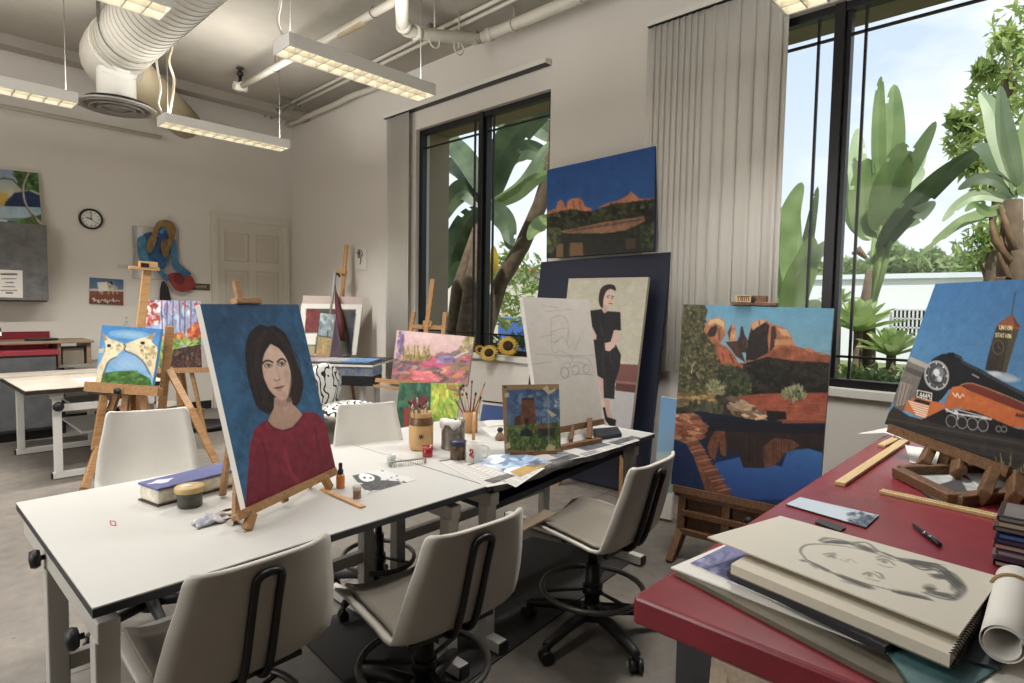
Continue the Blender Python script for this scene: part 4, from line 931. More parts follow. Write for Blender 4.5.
# ================================================================== EASELS AND PAINTINGS
m_oak = wood('easel_oak', (136,98,60), (174,134,90), 2)
m_pine = wood('easel_pine', (186,142,92), (212,170,120), 2)
m_walnut = wood('easel_walnut', (82,56,36), (118,84,54), 2)
m_oldw = wood('easel_old_wood', (80,56,38), (124,90,60), 3)
def easel(label, q, n, zf, m, wl, th=.03, ledge=(.045,.03), legs=None, back=.45, extra=.12, hinge=.85, spread=.28, fwd=.03, clamp=.0, block=True, mast=(.045,.025), leg=(.035,.03), name='easel', shelf=False, mast_bottom=None, ledge_shift=0, drop=.0):
    TL, TR, BR, BL = (Vector(p) for p in q); n = Vector(n).normalized()
    if n.dot(O-BL) < 0: n = -n
    ex = (BR-BL).normalized(); uy = ((TL+TR)/2-(BL+BR)/2).normalized(); Hc = (TL-BL).length
    nh = Vector((n.x,n.y,0)).normalized(); exh = Vector((ex.x,ex.y,0)).normalized()
    bm = (BL+BR)/2+ex*ledge_shift; t = thing(name, label, 'easel', (bm.x,bm.y,zf))
    lb = bm-uy*(ledge[1]/2+.002+drop)-n*(th/2-.005)
    part('ledge', MB().bar(lb-ex*wl/2, lb+ex*wl/2, ledge[0], ledge[1], uy), m, t, .003)
    lip = MB().bar(lb-ex*wl/2+n*(ledge[0]/2)+uy*.004, lb+ex*wl/2+n*(ledge[0]/2)+uy*.004, .008, ledge[1]+.012, uy)
    part('ledge_lip', lip, m, t)
    mc = bm-n*(th+mast[1]/2+.004)
    s0 = -(bm.z-zf-.02)/max(.3,uy.z) if mast_bottom is None else mast_bottom
    part('mast', MB().bar(mc+uy*s0, mc+uy*(Hc+extra), mast[0], mast[1], n), m, t, .003)
    if clamp:
        cc = mc+uy*(Hc+.012)+n*(mast[1]/2+.018)
        cb = MB().bar(cc-ex*clamp/2, cc+ex*clamp/2, .05 if block else .035, .022, uy)
        if block: cb.bar(cc-ex*clamp*.27+uy*.028, cc+ex*clamp*.27+uy*.028, .045, .04, uy)
        cp = part('top_clamp', cb, m, t, .004)
        if block: part('clamp_knob', MB().cyl(cc+uy*.03+n*.024, cc+uy*.03+n*.036, .009), m_black, cp)
    h = mc+uy*(Hc*hinge)
    for sgn in (-1,1):
        top = h+ex*sgn*.03-n*.012; ft = Vector((bm.x,bm.y,zf))+exh*sgn*spread+nh*fwd
        if ft.z > top.z: continue
        part('leg', MB().bar(top, ft+Vector((0,0,.004)), leg[0], leg[1], n), m, t, .003)
    if back:
        ft = Vector((bm.x,bm.y,zf))-nh*back
        part('rear_leg', MB().bar(h-n*.03, ft+Vector((0,0,.004)), leg[0], leg[1], n), m, t, .003)
    if shelf:
        a = bm-n*(th+.0)-uy*.0; zc = zf+(bm.z-zf)*.45; k = spread*.8
        p = Vector((bm.x,bm.y,zc))-nh*(th+.01)
        part('cross_bar', MB().bar(p-exh*k, p+exh*k, .03, .06, (0,0,1)), m, t, .003)
    return t, dict(bm=bm, ex=ex, uy=uy, n=n, nh=nh, exh=exh, lb=lb, H=Hc)
# ---- woman in red: portrait on a table easel
qp = [(200,304),(298.5,304.5),(336,469),(246,510)]
q4, n4 = plane_quad(qp, atz(246,510,.80), 26, 15)
a = Art(qp, 170, 230, (38,78,116), 11, G_P); a.frame(180,290,.205)
a.poly([(60,40),(600,40),(800,900),(60,1100)],(34,70,106),c2=(44,92,130),var=.12)
a.ell(230,480,90,190,(50,104,146),.5,-10,5); a.ell(240,150,120,100,(30,62,96),.5,0,4); a.ell(560,140,100,70,(40,90,134),.4,0,4)
a.dabs([(100,70),(570,70),(720,680),(250,680),(150,300)],160,22,7,[(46,96,138),(32,66,100),(40,84,124)],.25,60)
a.frame(180,290,.205)
sh = [(268.5,419.5),(261,423),(254,430),(250,445),(247.5,478),(245,512),(300,488),(340,470),(331,438),(328,430),(323,419),(315,412.5),(303,412),(296,424),(287,429),(277,428)]
a.frame(0,0,1); a.poly(sh,(122,30,46),c2=(106,26,40),var=.1)
a.line(cat([(262,440),(268,462),(268,490)]),3,(96,22,36),.6); a.line(cat([(314,425),(318,445),(322,468)]),3,(96,22,36),.6); a.line(cat([(285,450),(290,470),(300,484)]),5,(138,38,54),.35)
a.frame(180,290,.205)
a.poly([(345,205),(385,172),(412,174),(430,182),(460,175),(510,210),(540,268),(560,335),(592,412),(601,468),(588,530),(570,562),(540,560),(480,560),(440,602),(405,592),(372,560),(345,480),(326,400),(319,300),(328,240)],(36,28,27),var=.25,smooth=True)
a.poly([(460,525),(458,575),(440,612),(428,640),(455,668),(500,682),(548,668),(600,612),(578,584),(548,556),(538,505)],(176,142,122),c2=(160,124,104))
a.poly([(462,530),(500,540),(540,512),(545,540),(520,566),(490,570),(464,552)],(150,114,97),.55,smooth=True)
a.line(cat([(425,636),(455,668),(500,684),(550,668),(602,606)]),6,(90,20,34),.7)
face = [(440,258),(415,300),(402,335),(399,370),(408,420),(425,465),(440,492),(468,520),(500,536),(524,522),(540,480),(542,430),(535,380),(515,328),(480,284)]
a.poly(face,(204,172,152),c2=(190,152,132),smooth=True,var=.03)
a.ell(425,430,20,40,(206,158,140),.4,-15,4); a.ell(520,420,18,40,(176,134,114),.5,-10,4); a.ell(500,515,26,18,(182,142,122),.5,0,3)
a.frame(230,320,.1465)
a.line(cat([(221,300),(240,282),(265,278),(292,290)]),11,(52,38,34),.9); a.line(cat([(322,288),(342,270),(362,268),(381,284)]),11,(52,38,34),.9)
for x, y in ((262,313),(352,302)):
    a.ell(x,y,32,19,(120,92,80),.6,-6,3); a.ell(x,y,24,11,(206,196,180),.9,-6); a.ell(x+2,y-1,11,11,(96,104,70),1); a.ell(x+2,y-1,5,5,(24,24,22),1)
    a.line(cat([(x-26,y+3),(x-5,y-13),(x+24,y-2)]),5,(48,34,30),.9); a.line(cat([(x-24,y+4),(x,y+13),(x+24,y)]),3,(110,80,68),.7)
a.line(cat([(318,318),(330,360),(338,392)]),6,(168,128,110),.6); a.line(cat([(300,405),(312,414),(328,412),(340,402)]),6,(130,88,74),.9); a.ell(318,396,12,12,(214,178,158),.5,0,2)
a.poly([(298,464),(322,455),(336,456),(352,448),(374,446),(350,458),(320,468)],(122,64,62)); a.poly([(300,465),(330,462),(374,447),(352,470),(325,476)],(156,92,86)); a.line(cat([(298,465),(330,461),(374,446)]),4,(80,40,40)); a.line([(330,486),(352,482)],6,(150,108,92),.7)
a.frame(180,290,.205)
a.line(cat([(440,258),(410,305),(399,350),(395,400),(410,450),(440,500)]),9,(34,27,26),.9); a.line(cat([(440,256),(490,285),(525,335),(546,400),(548,470),(535,520)]),12,(34,27,26),.95)
for i in range(26):
    x = a.rng.uniform(330,400); a.line(cat([(430-i*1.5,195+i),(x,300),(x+10,420),(x+40,560)]),2.5,[(58,46,42),(28,22,22),(70,56,48)][i%3],.5)
    x = a.rng.uniform(540,590); a.line(cat([(450+i*1.5,190+i),(x-20,320),(x,420),(x-20,545)]),2.5,[(54,42,38),(26,20,20),(64,50,44)][i%3],.5)
a.noise(.04,4)
picture('portrait_painting', a, q4, .022, 'portrait of a dark haired woman in red on blue, on a table easel', 'painting')
t, k = easel('wooden table easel holding the portrait of the woman in red', q4, n4, .742, m_oak, .535, .022, (.03,.016), None, .30, .095, .8, .2, -.06, .12, False, (.026,.016), (.022,.018), 'table_easel', ledge_shift=-.03)
for x, y, x2, y2 in ((250,513,247,531),(322,478,330,489)):
    p = atp(x,y,q4[3],n4)+k['n']*.01; f = atz(x2,y2,.742); part('foot', MB().bar(p, f+Vector((0,0,.003)), .03,.022, k['n']), m_oak, t, .003)
# ---- locomotive painting
qp = [(935.4,283.8),(1075,276.5),(1040,480),(884.6,423.8)]
q4, n4 = plane_quad(qp, atz(884.6,423.8,1.03), -130, 13)
a = Art(qp, 230, 215, (60,120,176), 12, G_T); a.frame(880,270,.3077)
a.poly([(60,20),(700,20),(700,520),(0,520)],(48,106,168),c2=(92,150,192),var=.04)
a.ell(140,230,110,60,(74,132,182),.4,0,4)
a.poly([(108,255),(172,286),(120,420),(40,470),(60,360)],(120,116,110),c2=(96,92,88),var=.1); a.poly([(106,256),(176,286),(170,300),(100,272)],(170,164,152)); a.poly([(96,290),(160,312),(150,330),(90,305)],(84,80,76))
a.poly([(75,340),(110,350),(88,420),(56,430)],(146,138,124)); 
for i in range(3): a.line([(82+i*12,350),(64+i*10,420)],3,(90,60,60))
a.poly([(378,155),(452,162),(424,245),(408,303),(340,292),(358,220)],(66,58,48),c2=(52,46,40),var=.12); a.poly([(425,160),(452,162),(408,303),(396,300)],(88,78,62),.7); a.poly([(374,157),(425,124),(456,163),(450,168),(378,160)],(150,80,52)); a.poly([(425,124),(456,163),(436,160)],(110,58,40)); a.line([(425,126),(431,80),(434,66)],3,(60,56,54))
a.ring(383,222,17,21,3,(96,88,66)); a.ell(383,222,14,18,(50,46,40)); a.line([(383,222),(383,208)],2,(110,100,76)); a.line([(383,222),(392,226)],2,(110,100,76))
GL = {'U':[[(0,0),(0,.8),(.3,1),(.6,.8),(.6,0)]],'N':[[(0,1),(0,0),(.6,1),(.6,0)]],'I':[[(.3,0),(.3,1)]],'O':[[(.3,0),(0,.3),(0,.7),(.3,1),(.6,.7),(.6,.3),(.3,0)]],'S':[[(.6,.1),(.3,0),(0,.2),(.1,.45),(.5,.55),(.6,.8),(.3,1),(0,.9)]],'T':[[(0,0),(.6,0)],[(.3,0),(.3,1)]],'A':[[(0,1),(.3,0),(.6,1)],[(.1,.65),(.5,.65)]],'4':[[(.45,1),(.45,0),(0,.7),(.6,.7)]],'9':[[(.55,.3),(.3,.5),(.05,.3),(.3,0),(.55,.3),(.5,1)]],
 'D':[[(0,0),(0,1),(.4,.9),(.6,.5),(.4,.1),(0,0)]]}
def word(a, s, x, y, w, h, c, lw, dx=0, dy=0):
    for i, ch in enumerate(s):
        for st in GL.get(ch, []): a.line([(x+i*(w+dx)+u*w/.75, y+v*h+dy*i) for u, v in st], lw, c)
word(a, 'UNION', 386,158, 8, 11, (236,214,140), 2.6, .6, .3); word(a, 'STATION', 374,180, 7, 11, (236,214,140), 2.4, .4, .4)
a.ell(395,312,52,15,(176,186,196),.9,8,3); a.ell(370,304,26,10,(206,208,208),.8,0,3); a.ell(425,322,34,10,(190,190,190),.7,0,3)
a.poly([(176,262),(205,246),(240,242),(266,252),(272,266),(330,292),(400,330),(470,362),(640,450),(640,520),(468,470),(330,400),(262,350),(225,360),(200,395),(178,415),(150,412),(118,400),(122,372),(145,310)],(28,30,36),var=.15)
a.line(cat([(272,270),(340,305),(420,345),(480,375)]),9,(58,66,78),.7); a.line(cat([(240,250),(262,256),(268,268)]),5,(70,76,84),.7); a.poly([(222,242),(242,240),(246,256),(226,258)],(20,20,24))
a.poly([(262,340),(300,334),(395,366),(400,376),(470,402),(640,470),(640,500),(420,425),(300,365)],(126,48,40),c2=(110,40,36))
a.line(cat([(262,345),(300,338),(400,372),(470,400)]),3,(190,150,90),.8)
a.poly([(200,440),(218,385),(235,352),(262,346),(300,366),(420,412),(470,430),(640,500),(640,575),(470,488),(424,482),(345,452),(262,424),(215,428),(206,445),(172,462),(150,466)],(206,104,48),c2=(190,88,40),var=.06)
a.poly([(110,395),(150,400),(205,408),(200,440),(172,462),(138,470),(80,440),(90,415)],(206,104,48))
for i in range(6): a.line([(96+i*4,412+i*9-4),(158-i*2,424+i*8)],4,(232,220,200)) 
a.poly([(118,398),(165,408),(160,418),(112,408)],(24,24,28))
a.poly([(125,366),(172,375),(168,404),(121,392)],(220,214,200)); a.poly([(128,370),(169,378),(165,400),(124,389)],(30,30,34)); word(a,'4449',132,376,8,15,(230,226,214),3,.5,1.5)
a.ell(187,316,39,50,(60,62,66),1,14); a.ring(187,316,36,46,7,(168,170,170)); a.ring(187,316,26,34,3,(110,112,116)); a.ell(190,312,19,24,(120,126,132),1,14); a.ell(187,306,10,12,(216,220,222),1); a.ell(196,326,8,10,(200,204,206),1); a.ell(178,322,6,9,(70,72,76),1)
for i in range(8): a.ell(187+31*math.cos(i*.785),316+40*math.sin(i*.785),2.5,3,(220,220,216))
a.line(cat([(236,372),(246,384),(250,372),(258,388),(266,376),(272,382)],False,4),3,(240,226,200)); a.line([(300,308),(320,318)],5,(140,140,140))
word(a,'4449',441,432,8,14,(80,40,24),3,1,1.5)
a.poly([(150,462),(205,430),(300,430),(640,570),(640,660),(200,520),(120,480)],(30,30,32)); a.poly([(205,448),(262,428),(345,456),(424,486),(470,492),(640,580),(640,640),(470,530),(380,505),(205,492)],(24,24,26))
for i, x in enumerate((228,262,296,330)):
    a.ring(x,472+i*3,17,22,3,(150,150,150),.9); a.ell(x,472+i*3,13,17,(40,40,42))
a.line([(212,430),(240,444),(300,450),(358,458)],5,(214,214,214)); a.line([(214,438),(250,430),(345,452)],3,(190,190,190)); a.line([(244,436),(250,462)],4,(200,200,200)); a.ell(245,440,7,7,(210,210,210))
for x in (382,400): a.ring(x,492,9,10,3,(120,120,120))
a.poly([(48,430),(95,462),(140,474),(205,490),(470,530),(640,610),(640,900),(0,900),(0,510)],(50,46,43),c2=(40,38,36),var=.12)
for i, (y, c) in enumerate(((486,(72,66,60)),(505,(34,32,30)),(525,(66,58,52)),(560,(36,33,31)),(590,(58,52,48)))): a.line([(20,y-10),(200,y+18),(470,y+58),(640,y+110)],6,c,.7)
for i in range(60):
    x = a.rng.uniform(370,560); y = 590+(x-370)*.35+a.rng.uniform(-5,90); a.line([(x,y+26),(x+a.rng.uniform(-6,6),y-a.rng.uniform(0,26))],2.5,[(140,134,70),(170,164,96),(106,104,56)][i%3],.8)
a.noise(.03,4)
picture('locomotive_painting', a, q4, .025, 'painting of an orange and black steam locomotive by a clock tower, on the red table', 'painting', side=(70,66,60))
t, k = easel('paint-stained wooden table easel under the locomotive painting', q4, n4, .935, m_oldw, .50, .025, (.045,.022), None, 0, .04, .8, 0, 0, 0, True, (.045,.025), (.04,.03), 'table_easel', False, -.02, -.02)
def zb(x, y, z=.938): return atz(x, y, z)
fr = MB().bar(zb(898,472),zb(955,500),.042,.032).bar(zb(955,500,.936),zb(1030,492,.936),.042,.032).bar(zb(900,470),zb(985,468),.03,.03).bar(zb(985,468),zb(1060,500),.03,.03)
part('base_frame', fr, m_oldw, t, .004)
for (x,y),(x2,y2) in (((926,447),(922,466)),((955,452),(958,474)),((988,468),(982,498)),((1010,474),(1014,500))):
    p = atp(x,y,q4[3],n4)-k['n']*.02; part('leg', MB().bar(p, atz(x2,y2,.945), .045,.03,k['n']), m_oldw, t, .004)
# ---- large canyon painting
qp = [(683.5,304.3),(834,308.5),(818,514),(671,484)]
q4, n4 = plane_quad(qp, atx(671,484,3.2), -82, 4)
a = Art(qp, 190, 250, (20,34,66), 13, G_S); a.frame(660,290,.1904)
LO = 577.8
a.poly([(60,60),(940,60),(940,420),(60,420)],(84,146,178),c2=(128,172,190),var=.03)
# buttes
a.poly([(228,205),(250,165),(285,148),(318,148),(342,170),(346,235),(318,285),(350,300),(392,345),(410,385),(455,385),(455,420),(280,400),(240,300)],(186,120,76),c2=(160,82,50),var=.18)
a.poly([(262,160),(310,150),(338,170),(340,205),(320,190),(290,175),(255,190)],(222,178,128),.8); a.poly([(246,236),(268,198),(298,184),(304,205),(290,245),(262,250)],(58,42,40)); a.poly([(300,205),(322,200),(326,260),(304,270)],(150,100,74)); a.line([(310,205),(314,268)],5,(92,60,48))
a.poly([(300,300),(345,300),(392,345),(408,385),(320,378)],(186,96,60),var=.15); a.line([(330,335),(335,372)],6,(110,54,38)); a.line([(368,340),(388,385)],8,(100,50,38))
a.poly([(360,275),(356,225),(378,178),(398,195),(402,275)],(196,136,94),var=.15); a.poly([(356,225),(378,178),(372,230),(366,272)],(88,60,48)); a.poly([(345,275),(410,270),(450,385),(400,350)],(80,56,46),var=.2)
a.poly([(405,275),(420,240),(424,198),(434,190),(444,235),(462,268),(470,330),(420,330)],(62,46,42),var=.2)
a.poly([(455,300),(470,230),(478,180),(505,160),(535,155),(568,166),(600,185),(640,195),(670,215),(690,250),(712,300),(712,360),(450,380)],(190,120,78),c2=(160,86,54),var=.15)
a.poly([(452,330),(468,240),(480,205),(510,190),(545,170),(575,185),(566,250),(570,330),(500,370),(450,370)],(42,33,32),var=.2); a.poly([(478,182),(505,162),(535,157),(555,168),(530,186),(505,200),(488,215)],(200,146,104)); a.line([(520,165),(526,195)],5,(80,56,48)); a.line([(560,172),(556,215)],7,(60,44,40))
a.poly([(585,195),(605,190),(612,240),(600,300),(575,330),(580,250)],(56,40,36),.9)
for x in (625,645,664,684): a.line([(x,205+(x-625)*.5),(x+4,295)],4,(142,88,60),.7)
a.poly([(615,200),(668,214),(690,250),(640,240)],(222,170,118),.7); a.poly([(600,262),(700,262),(708,290),(600,292)],(206,150,100),.6)
a.poly([(565,330),(640,300),(720,300),(765,312),(790,308),(815,328),(850,332),(900,350),(900,400),(560,400)],(158,84,54),c2=(120,62,44),var=.2); a.poly([(755,315),(780,306),(806,324),(800,332)],(196,120,80)); a.poly([(820,340),(850,332),(870,345)],(190,116,78))
# dark wooded band
a.poly([(440,390),(560,352),(680,372),(760,378),(930,385),(930,560),(400,560)],(38,36,28),c2=(28,26,22),var=.3); a.dabs([(440,395),(700,375),(890,390),(885,530),(440,540)],240,13,9,[(48,46,34),(32,30,24),(58,50,38),(26,25,22)],.7)
# tree mass
tm = [(100,60),(236,78),(252,110),(240,160),(232,220),(262,262),(290,310),(300,360),(322,395),(375,395),(430,420),(470,450),(482,500),(470,555),(380,560),(220,560),(70,560)]
a.poly(tm,(70,70,44),var=.35); a.dabs(tm,900,8,5,[(84,82,50),(58,58,36),(104,98,60),(44,46,30),(96,84,48),(122,112,74)],.75)
a.dabs([(300,410),(420,410),(480,470),(470,550),(320,555)],200,10,7,[(54,62,40),(40,48,32),(72,78,50)],.8); a.dabs([(240,490),(300,470),(345,500),(340,545),(250,545)],110,9,5,[(130,128,88),(106,108,72),(150,146,104)],.85)
a.line(cat([(165,440),(172,405),(186,380)]),4,(190,176,150)); a.line([(172,405),(160,385)],3,(170,156,130))
# ground
a.poly([(400,560),(560,545),(930,540),(930,695),(640,695),(520,640)],(150,66,46),c2=(170,84,58),var=.15)
for i in range(26):
    y = a.rng.uniform(560,690); x = a.rng.uniform(430,880); a.line([(x,y),(x+a.rng.uniform(40,120),y+a.rng.uniform(-6,6))],4,[(186,104,74),(120,50,38),(196,118,84)][i%3],.5)
a.dabs([(640,540),(690,505),(740,510),(772,560),(700,580),(645,570)],130,12,4,[(120,124,84),(90,96,62),(152,152,110)],.9,90)
# near bank rocks
a.poly([(70,560),(300,550),(420,580),(480,640),(540,680),(660,690),(600,720),(300,740),(70,720)],(58,52,42),c2=(44,38,34),var=.3)
a.dabs([(80,545),(270,548),(280,590),(80,610)],70,26,8,[(176,146,84),(140,112,66),(110,88,54)],.8,5); a.dabs([(400,560),(540,660),(560,690),(450,690),(340,600)],50,22,9,[(180,150,112),(120,98,74),(90,70,56)],.85,15); a.dabs([(150,600),(340,600),(330,670),(150,660)],90,8,22,[(70,74,54),(50,54,40),(92,92,66)],.7,0)
a.poly([(560,635),(660,640),(665,680),(560,690)],(30,26,26))
# water
a.frame(660,400,.1904)
a.poly([(60,80),(200,60),(440,95),(560,105),(640,120),(930,120),(930,700),(60,700)],(18,26,52),c2=(34,62,128),var=.06)
a.poly([(640,108),(930,108),(930,122),(640,124)],(140,70,48)); a.line([(645,146),(760,152)],5,(150,140,130),.7)
a.poly([(285,480),(290,330),(420,300),(640,350),(664,276),(700,262),(780,256),(880,286),(880,420),(700,520),(420,520)],(52,106,178),c2=(32,66,140))
a.poly([(60,195),(140,230),(210,340),(250,480),(60,440)],(24,42,84),var=.1)
a.poly([(240,150),(420,130),(880,150),(880,278),(780,252),(700,260),(662,274),(640,300),(600,345),(530,358),(438,355),(420,300),(410,250),(392,296),(376,290),(352,240),(345,300),(318,290),(312,220),(290,320),(262,290),(248,250)],(46,32,30),var=.2)
a.poly([(248,250),(268,200),(292,160),(340,150),(350,240),(346,296),(320,290),(312,215),(290,318),(266,300)],(122,70,46),var=.2); a.poly([(545,240),(600,200),(690,210),(735,240),(690,262),(660,276),(636,310),(600,346),(545,350)],(104,62,44),var=.2)
for x in range(440,720,14): a.line([(x,190+a.rng.uniform(0,30)),(x+2,330-max(0,x-620)*.6)],4,[(30,24,26),(84,54,42),(56,38,34)][x%3],.5)
a.poly([(260,100),(420,95),(640,130),(880,150),(880,178),(420,170),(250,160)],(20,22,36),.8)
a.dabs([(460,60),(540,60),(545,100),(455,95)],16,26,6,[(190,150,110),(214,176,134),(130,98,76)],.9,5)
pa = [(70,75),(180,68),(200,90),(245,140),(250,165),(200,208),(235,262),(262,318),(300,370),(340,440),(375,500),(245,500),(225,430),(205,370),(175,290),(140,232),(70,200)]
a.poly(pa,(168,98,66),c2=(120,70,50),var=.2); a.dabs([(75,75),(185,70),(250,150),(205,205),(80,200)],90,24,7,[(196,122,82),(150,84,56),(214,146,100),(120,66,46)],.8,8)
for i in range(17):
    y = 215+i*17; x = 150+i*11.5; a.line([(x-18,y+8),(x+50,y-6)],7,[(190,124,84),(110,66,48),(160,98,66)][i%3],.85); a.line([(x-18,y+14),(x+48,y)],3,(64,42,36),.8)
a.frame(0,0,1); a.noise(.03,4)
picture('canyon_painting', a, q4, .035, 'large painting of red rock towers mirrored in dark water, on a floor easel', 'painting', side=(120,110,96))
m_e7 = m_walnut
t, k = easel('wooden studio easel holding the large canyon painting', q4, n4, 0, m_e7, .74, .035, (.09,.03), None, .55, .06, .6, .36, .0, .24, True, (.07,.03), (.04,.035), 'studio_easel', False)
bm, ex, uy, n, nh, exh = (k[x] for x in ('bm','ex','uy','n','nh','exh'))
# tool box front below the ledge
b0 = bm-uy*.045+ex*.045; w = .36
fb = MB()
for z in (0,-.10,-.21): fb.bar(b0-ex*w-uy*(-z), b0+ex*w-uy*(-z), .05,.035,(0,0,1)) if z else fb.bar(b0-ex*w, b0+ex*w, .05,.03,(0,0,1))
for s in (-1,-.3,.3,1): fb.bar(b0+ex*w*s+uy*.01, b0+ex*w*s-uy*.225, .045,.04,n)
part('tool_box_frame', fb, m_e7, t, .003)
part('tool_box_panel', MB().bar(b0-ex*w-n*.02-uy*.10, b0+ex*w-n*.02-uy*.10, .01,.2,(0,0,1)), wood('easel_panel',(70,46,28),(96,66,40),2), t)
part('box_knob', MB().lathe([(0,.03),(.02,.03),(.022,.015),(.01,0)], b0+n*.022-uy*.06+ex*.02, 12, n.to_track_quat('Z','Y').to_matrix()), m_black, t)
lg = b0-ex*w-uy*.2
part('front_leg', MB().bar(lg, atz(669,562,.0)+Vector((0,0,.005)), .04,.035,n), m_e7, t, .003)
lg = b0+ex*w-uy*.2
part('front_leg', MB().bar(lg, Vector((lg.x-.05,lg.y,.005)), .04,.035,n), m_e7, t, .003)
pq_ = [(735.5,294.8),(751,295.4),(750.5,302),(735.2,301.2)]
pn = atp(743,299,q4[0]+Vector(n)*.03,n4)
a2 = Art(pq_, 30, 12, (196,164,110), 15)
for x, y in ((738,297),(740.5,296.5),(742,299),(744,297.5),(746,299.5),(748,297.5)): a2.line([(x,296.4),(x+.6,300.4)],.9,(70,46,24)); a2.line([(x,297.4),(x+1.6,296.6)],.8,(70,46,24))
cp = paint_mesh('maker_plate', a2, [atp(x,y,Vector(q4[0])+Vector(n)*.03,n4) for x,y in pq_], .004)
oo = bpy.data.objects.new('maker_plate', cp); C.objects.link(oo); cp.transform(Matrix.Translation(-Vector(t.location))); oo.parent = t
# ---- small tower painting taped on cardboard
qp = [(502,385),(559,384),(561,452),(505,454)]
q4, n4 = plane_quad(qp, atz(505,454,.75), -34, 12)
a = Art(qp, 80, 92, (158,124,84), 14, .72); a.frame(490,375,130/888)
a.poly([(116,108),(470,100),(480,500),(120,515)],(64,92,136),c2=(110,140,170),var=.15); a.dabs([(120,110),(470,105),(475,320),(125,340)],80,26,12,[(52,76,118),(96,126,160),(70,98,140),(130,150,168)],.5)
a.poly([(218,162),(300,160),(308,230),(316,345),(165,352),(170,290),(212,275),(210,230)],(112,70,52),var=.2); a.poly([(218,162),(300,160),(302,172),(216,176)],(70,46,38)); a.line([(214,225),(306,222)],4,(80,52,42)); a.poly([(165,352),(170,290),(212,275),(212,350)],(88,56,44)); a.poly([(240,300),(262,300),(262,340),(240,340)],(50,36,34))
a.poly([(116,350),(300,340),(478,325),(482,500),(120,515)],(88,110,58),c2=(70,96,44),var=.3); a.dabs([(120,352),(476,330),(480,498),(122,510)],200,5,14,[(110,136,66),(70,92,42),(140,140,80),(60,76,44)],.7,0)
a.poly([(205,420),(215,385),(250,360),(280,385),(290,420)],(44,44,46),var=.3); a.poly([(320,370),(400,360),(445,365),(440,420),(330,425)],(54,54,48),var=.3); a.poly([(290,370),(310,350),(420,340),(430,365)],(130,84,56)); a.line([(350,290),(352,345)],5,(60,50,44)); a.line([(440,175),(470,195)],3,(220,220,220)); a.dabs([(430,170),(470,170),(475,220),(440,215)],10,5,4,[(220,222,226)],.8)
a.line([(396,130),(400,470)],8,(150,160,160),.6)
for p in ([(355,95),(390,75),(405,110),(450,92),(440,115),(400,138)],[(388,250),(395,240),(455,278),(420,292)],[(380,500),(400,470),(445,485),(435,525),(385,530)],[(100,130),(130,122),(132,155),(104,158)],[(105,475),(135,455),(145,495),(112,505)]): a.poly(p,(206,190,140),.9)
a.ell(106,86,10,7,(50,40,32))
picture('tower_painting', a, q4, .006, 'small painting of a brick tower taped to brown card, among the newspapers', 'painting', side=(140,110,76))
easel('small wooden prop easel behind the tower painting', q4, n4, .742, m_oldw, .24, .006, (.012,.006), None, .12, -.10, .6, .06, -.05, 0, True, (.025,.012), (.016,.012), 'table_easel')
# ---- pencil sketched canvas
qp = [(522.6,297),(589,299.5),(602.5,420),(541,432)]
q4, n4 = plane_quad(qp, atz(602.5,420,.80), -8, 12)
a = Art(qp, 110, 190, (188,180,170), 15); a.frame(520,260,140/531)
a.poly([(0,130),(300,130),(330,640),(0,640)],(186,178,168),c2=(178,170,160),var=.02)
pc = (120,114,110)
for p in ([(120,225),(125,350),(150,355)],[(118,280),(180,265),(185,300)],[(125,225),(160,215),(185,250),(180,330)],[(80,300),(130,290)],[(85,175),(150,185)],[(60,365),(230,372),(280,368)],[(50,405),(120,395)],[(130,330),(165,300),(190,345)],[(150,350),(200,375),(190,410)],[(190,380),(260,385),(270,440),(200,430)],[(155,440),(165,405),(190,400),(185,455)],[(160,460),(220,440),(280,445)],[(205,395),(240,400),(250,425)],[(100,200),(200,190)],[(120,320),(150,315)],[(140,375),(240,372)],[(175,420),(215,410)],[(230,300),(210,350)]):
    a.line(cat(p,False,4),2.4,pc,.42)
a.ring(172,435,14,20,3,pc,.5); a.ring(212,425,14,18,3,pc,.5); a.ring(252,420,12,16,3,pc,.5)
picture('sketched_canvas', a, q4, .03, 'pale canvas with a faint pencil sketch, on the newspaper table before the seated woman', 'painting', side=(222,219,212))
t, k = easel('brown table easel carrying the pencil sketched canvas, among the newspapers', q4, n4, .742, m_oldw, .50, .03, (.03,.022), None, .28, -.25, .6, .16, -.08, 0, True, (.03,.02), (.025,.02), 'table_easel')
p = [atz(556,449,.755),atz(600,440,.755)]
part('foot_bar', MB().bar(p[0],p[1],.035,.028), m_oldw, t, .003)
part('strut', MB().bar(atp(590,421,q4[3],n4),atz(589,441,.757),.04,.03,(0,1,0)), m_oldw, t, .003)
part('strut', MB().bar(atp(573,426,q4[3],n4),atz(571,441,.757),.022,.02,(0,1,0)), m_oldw, t, .003)
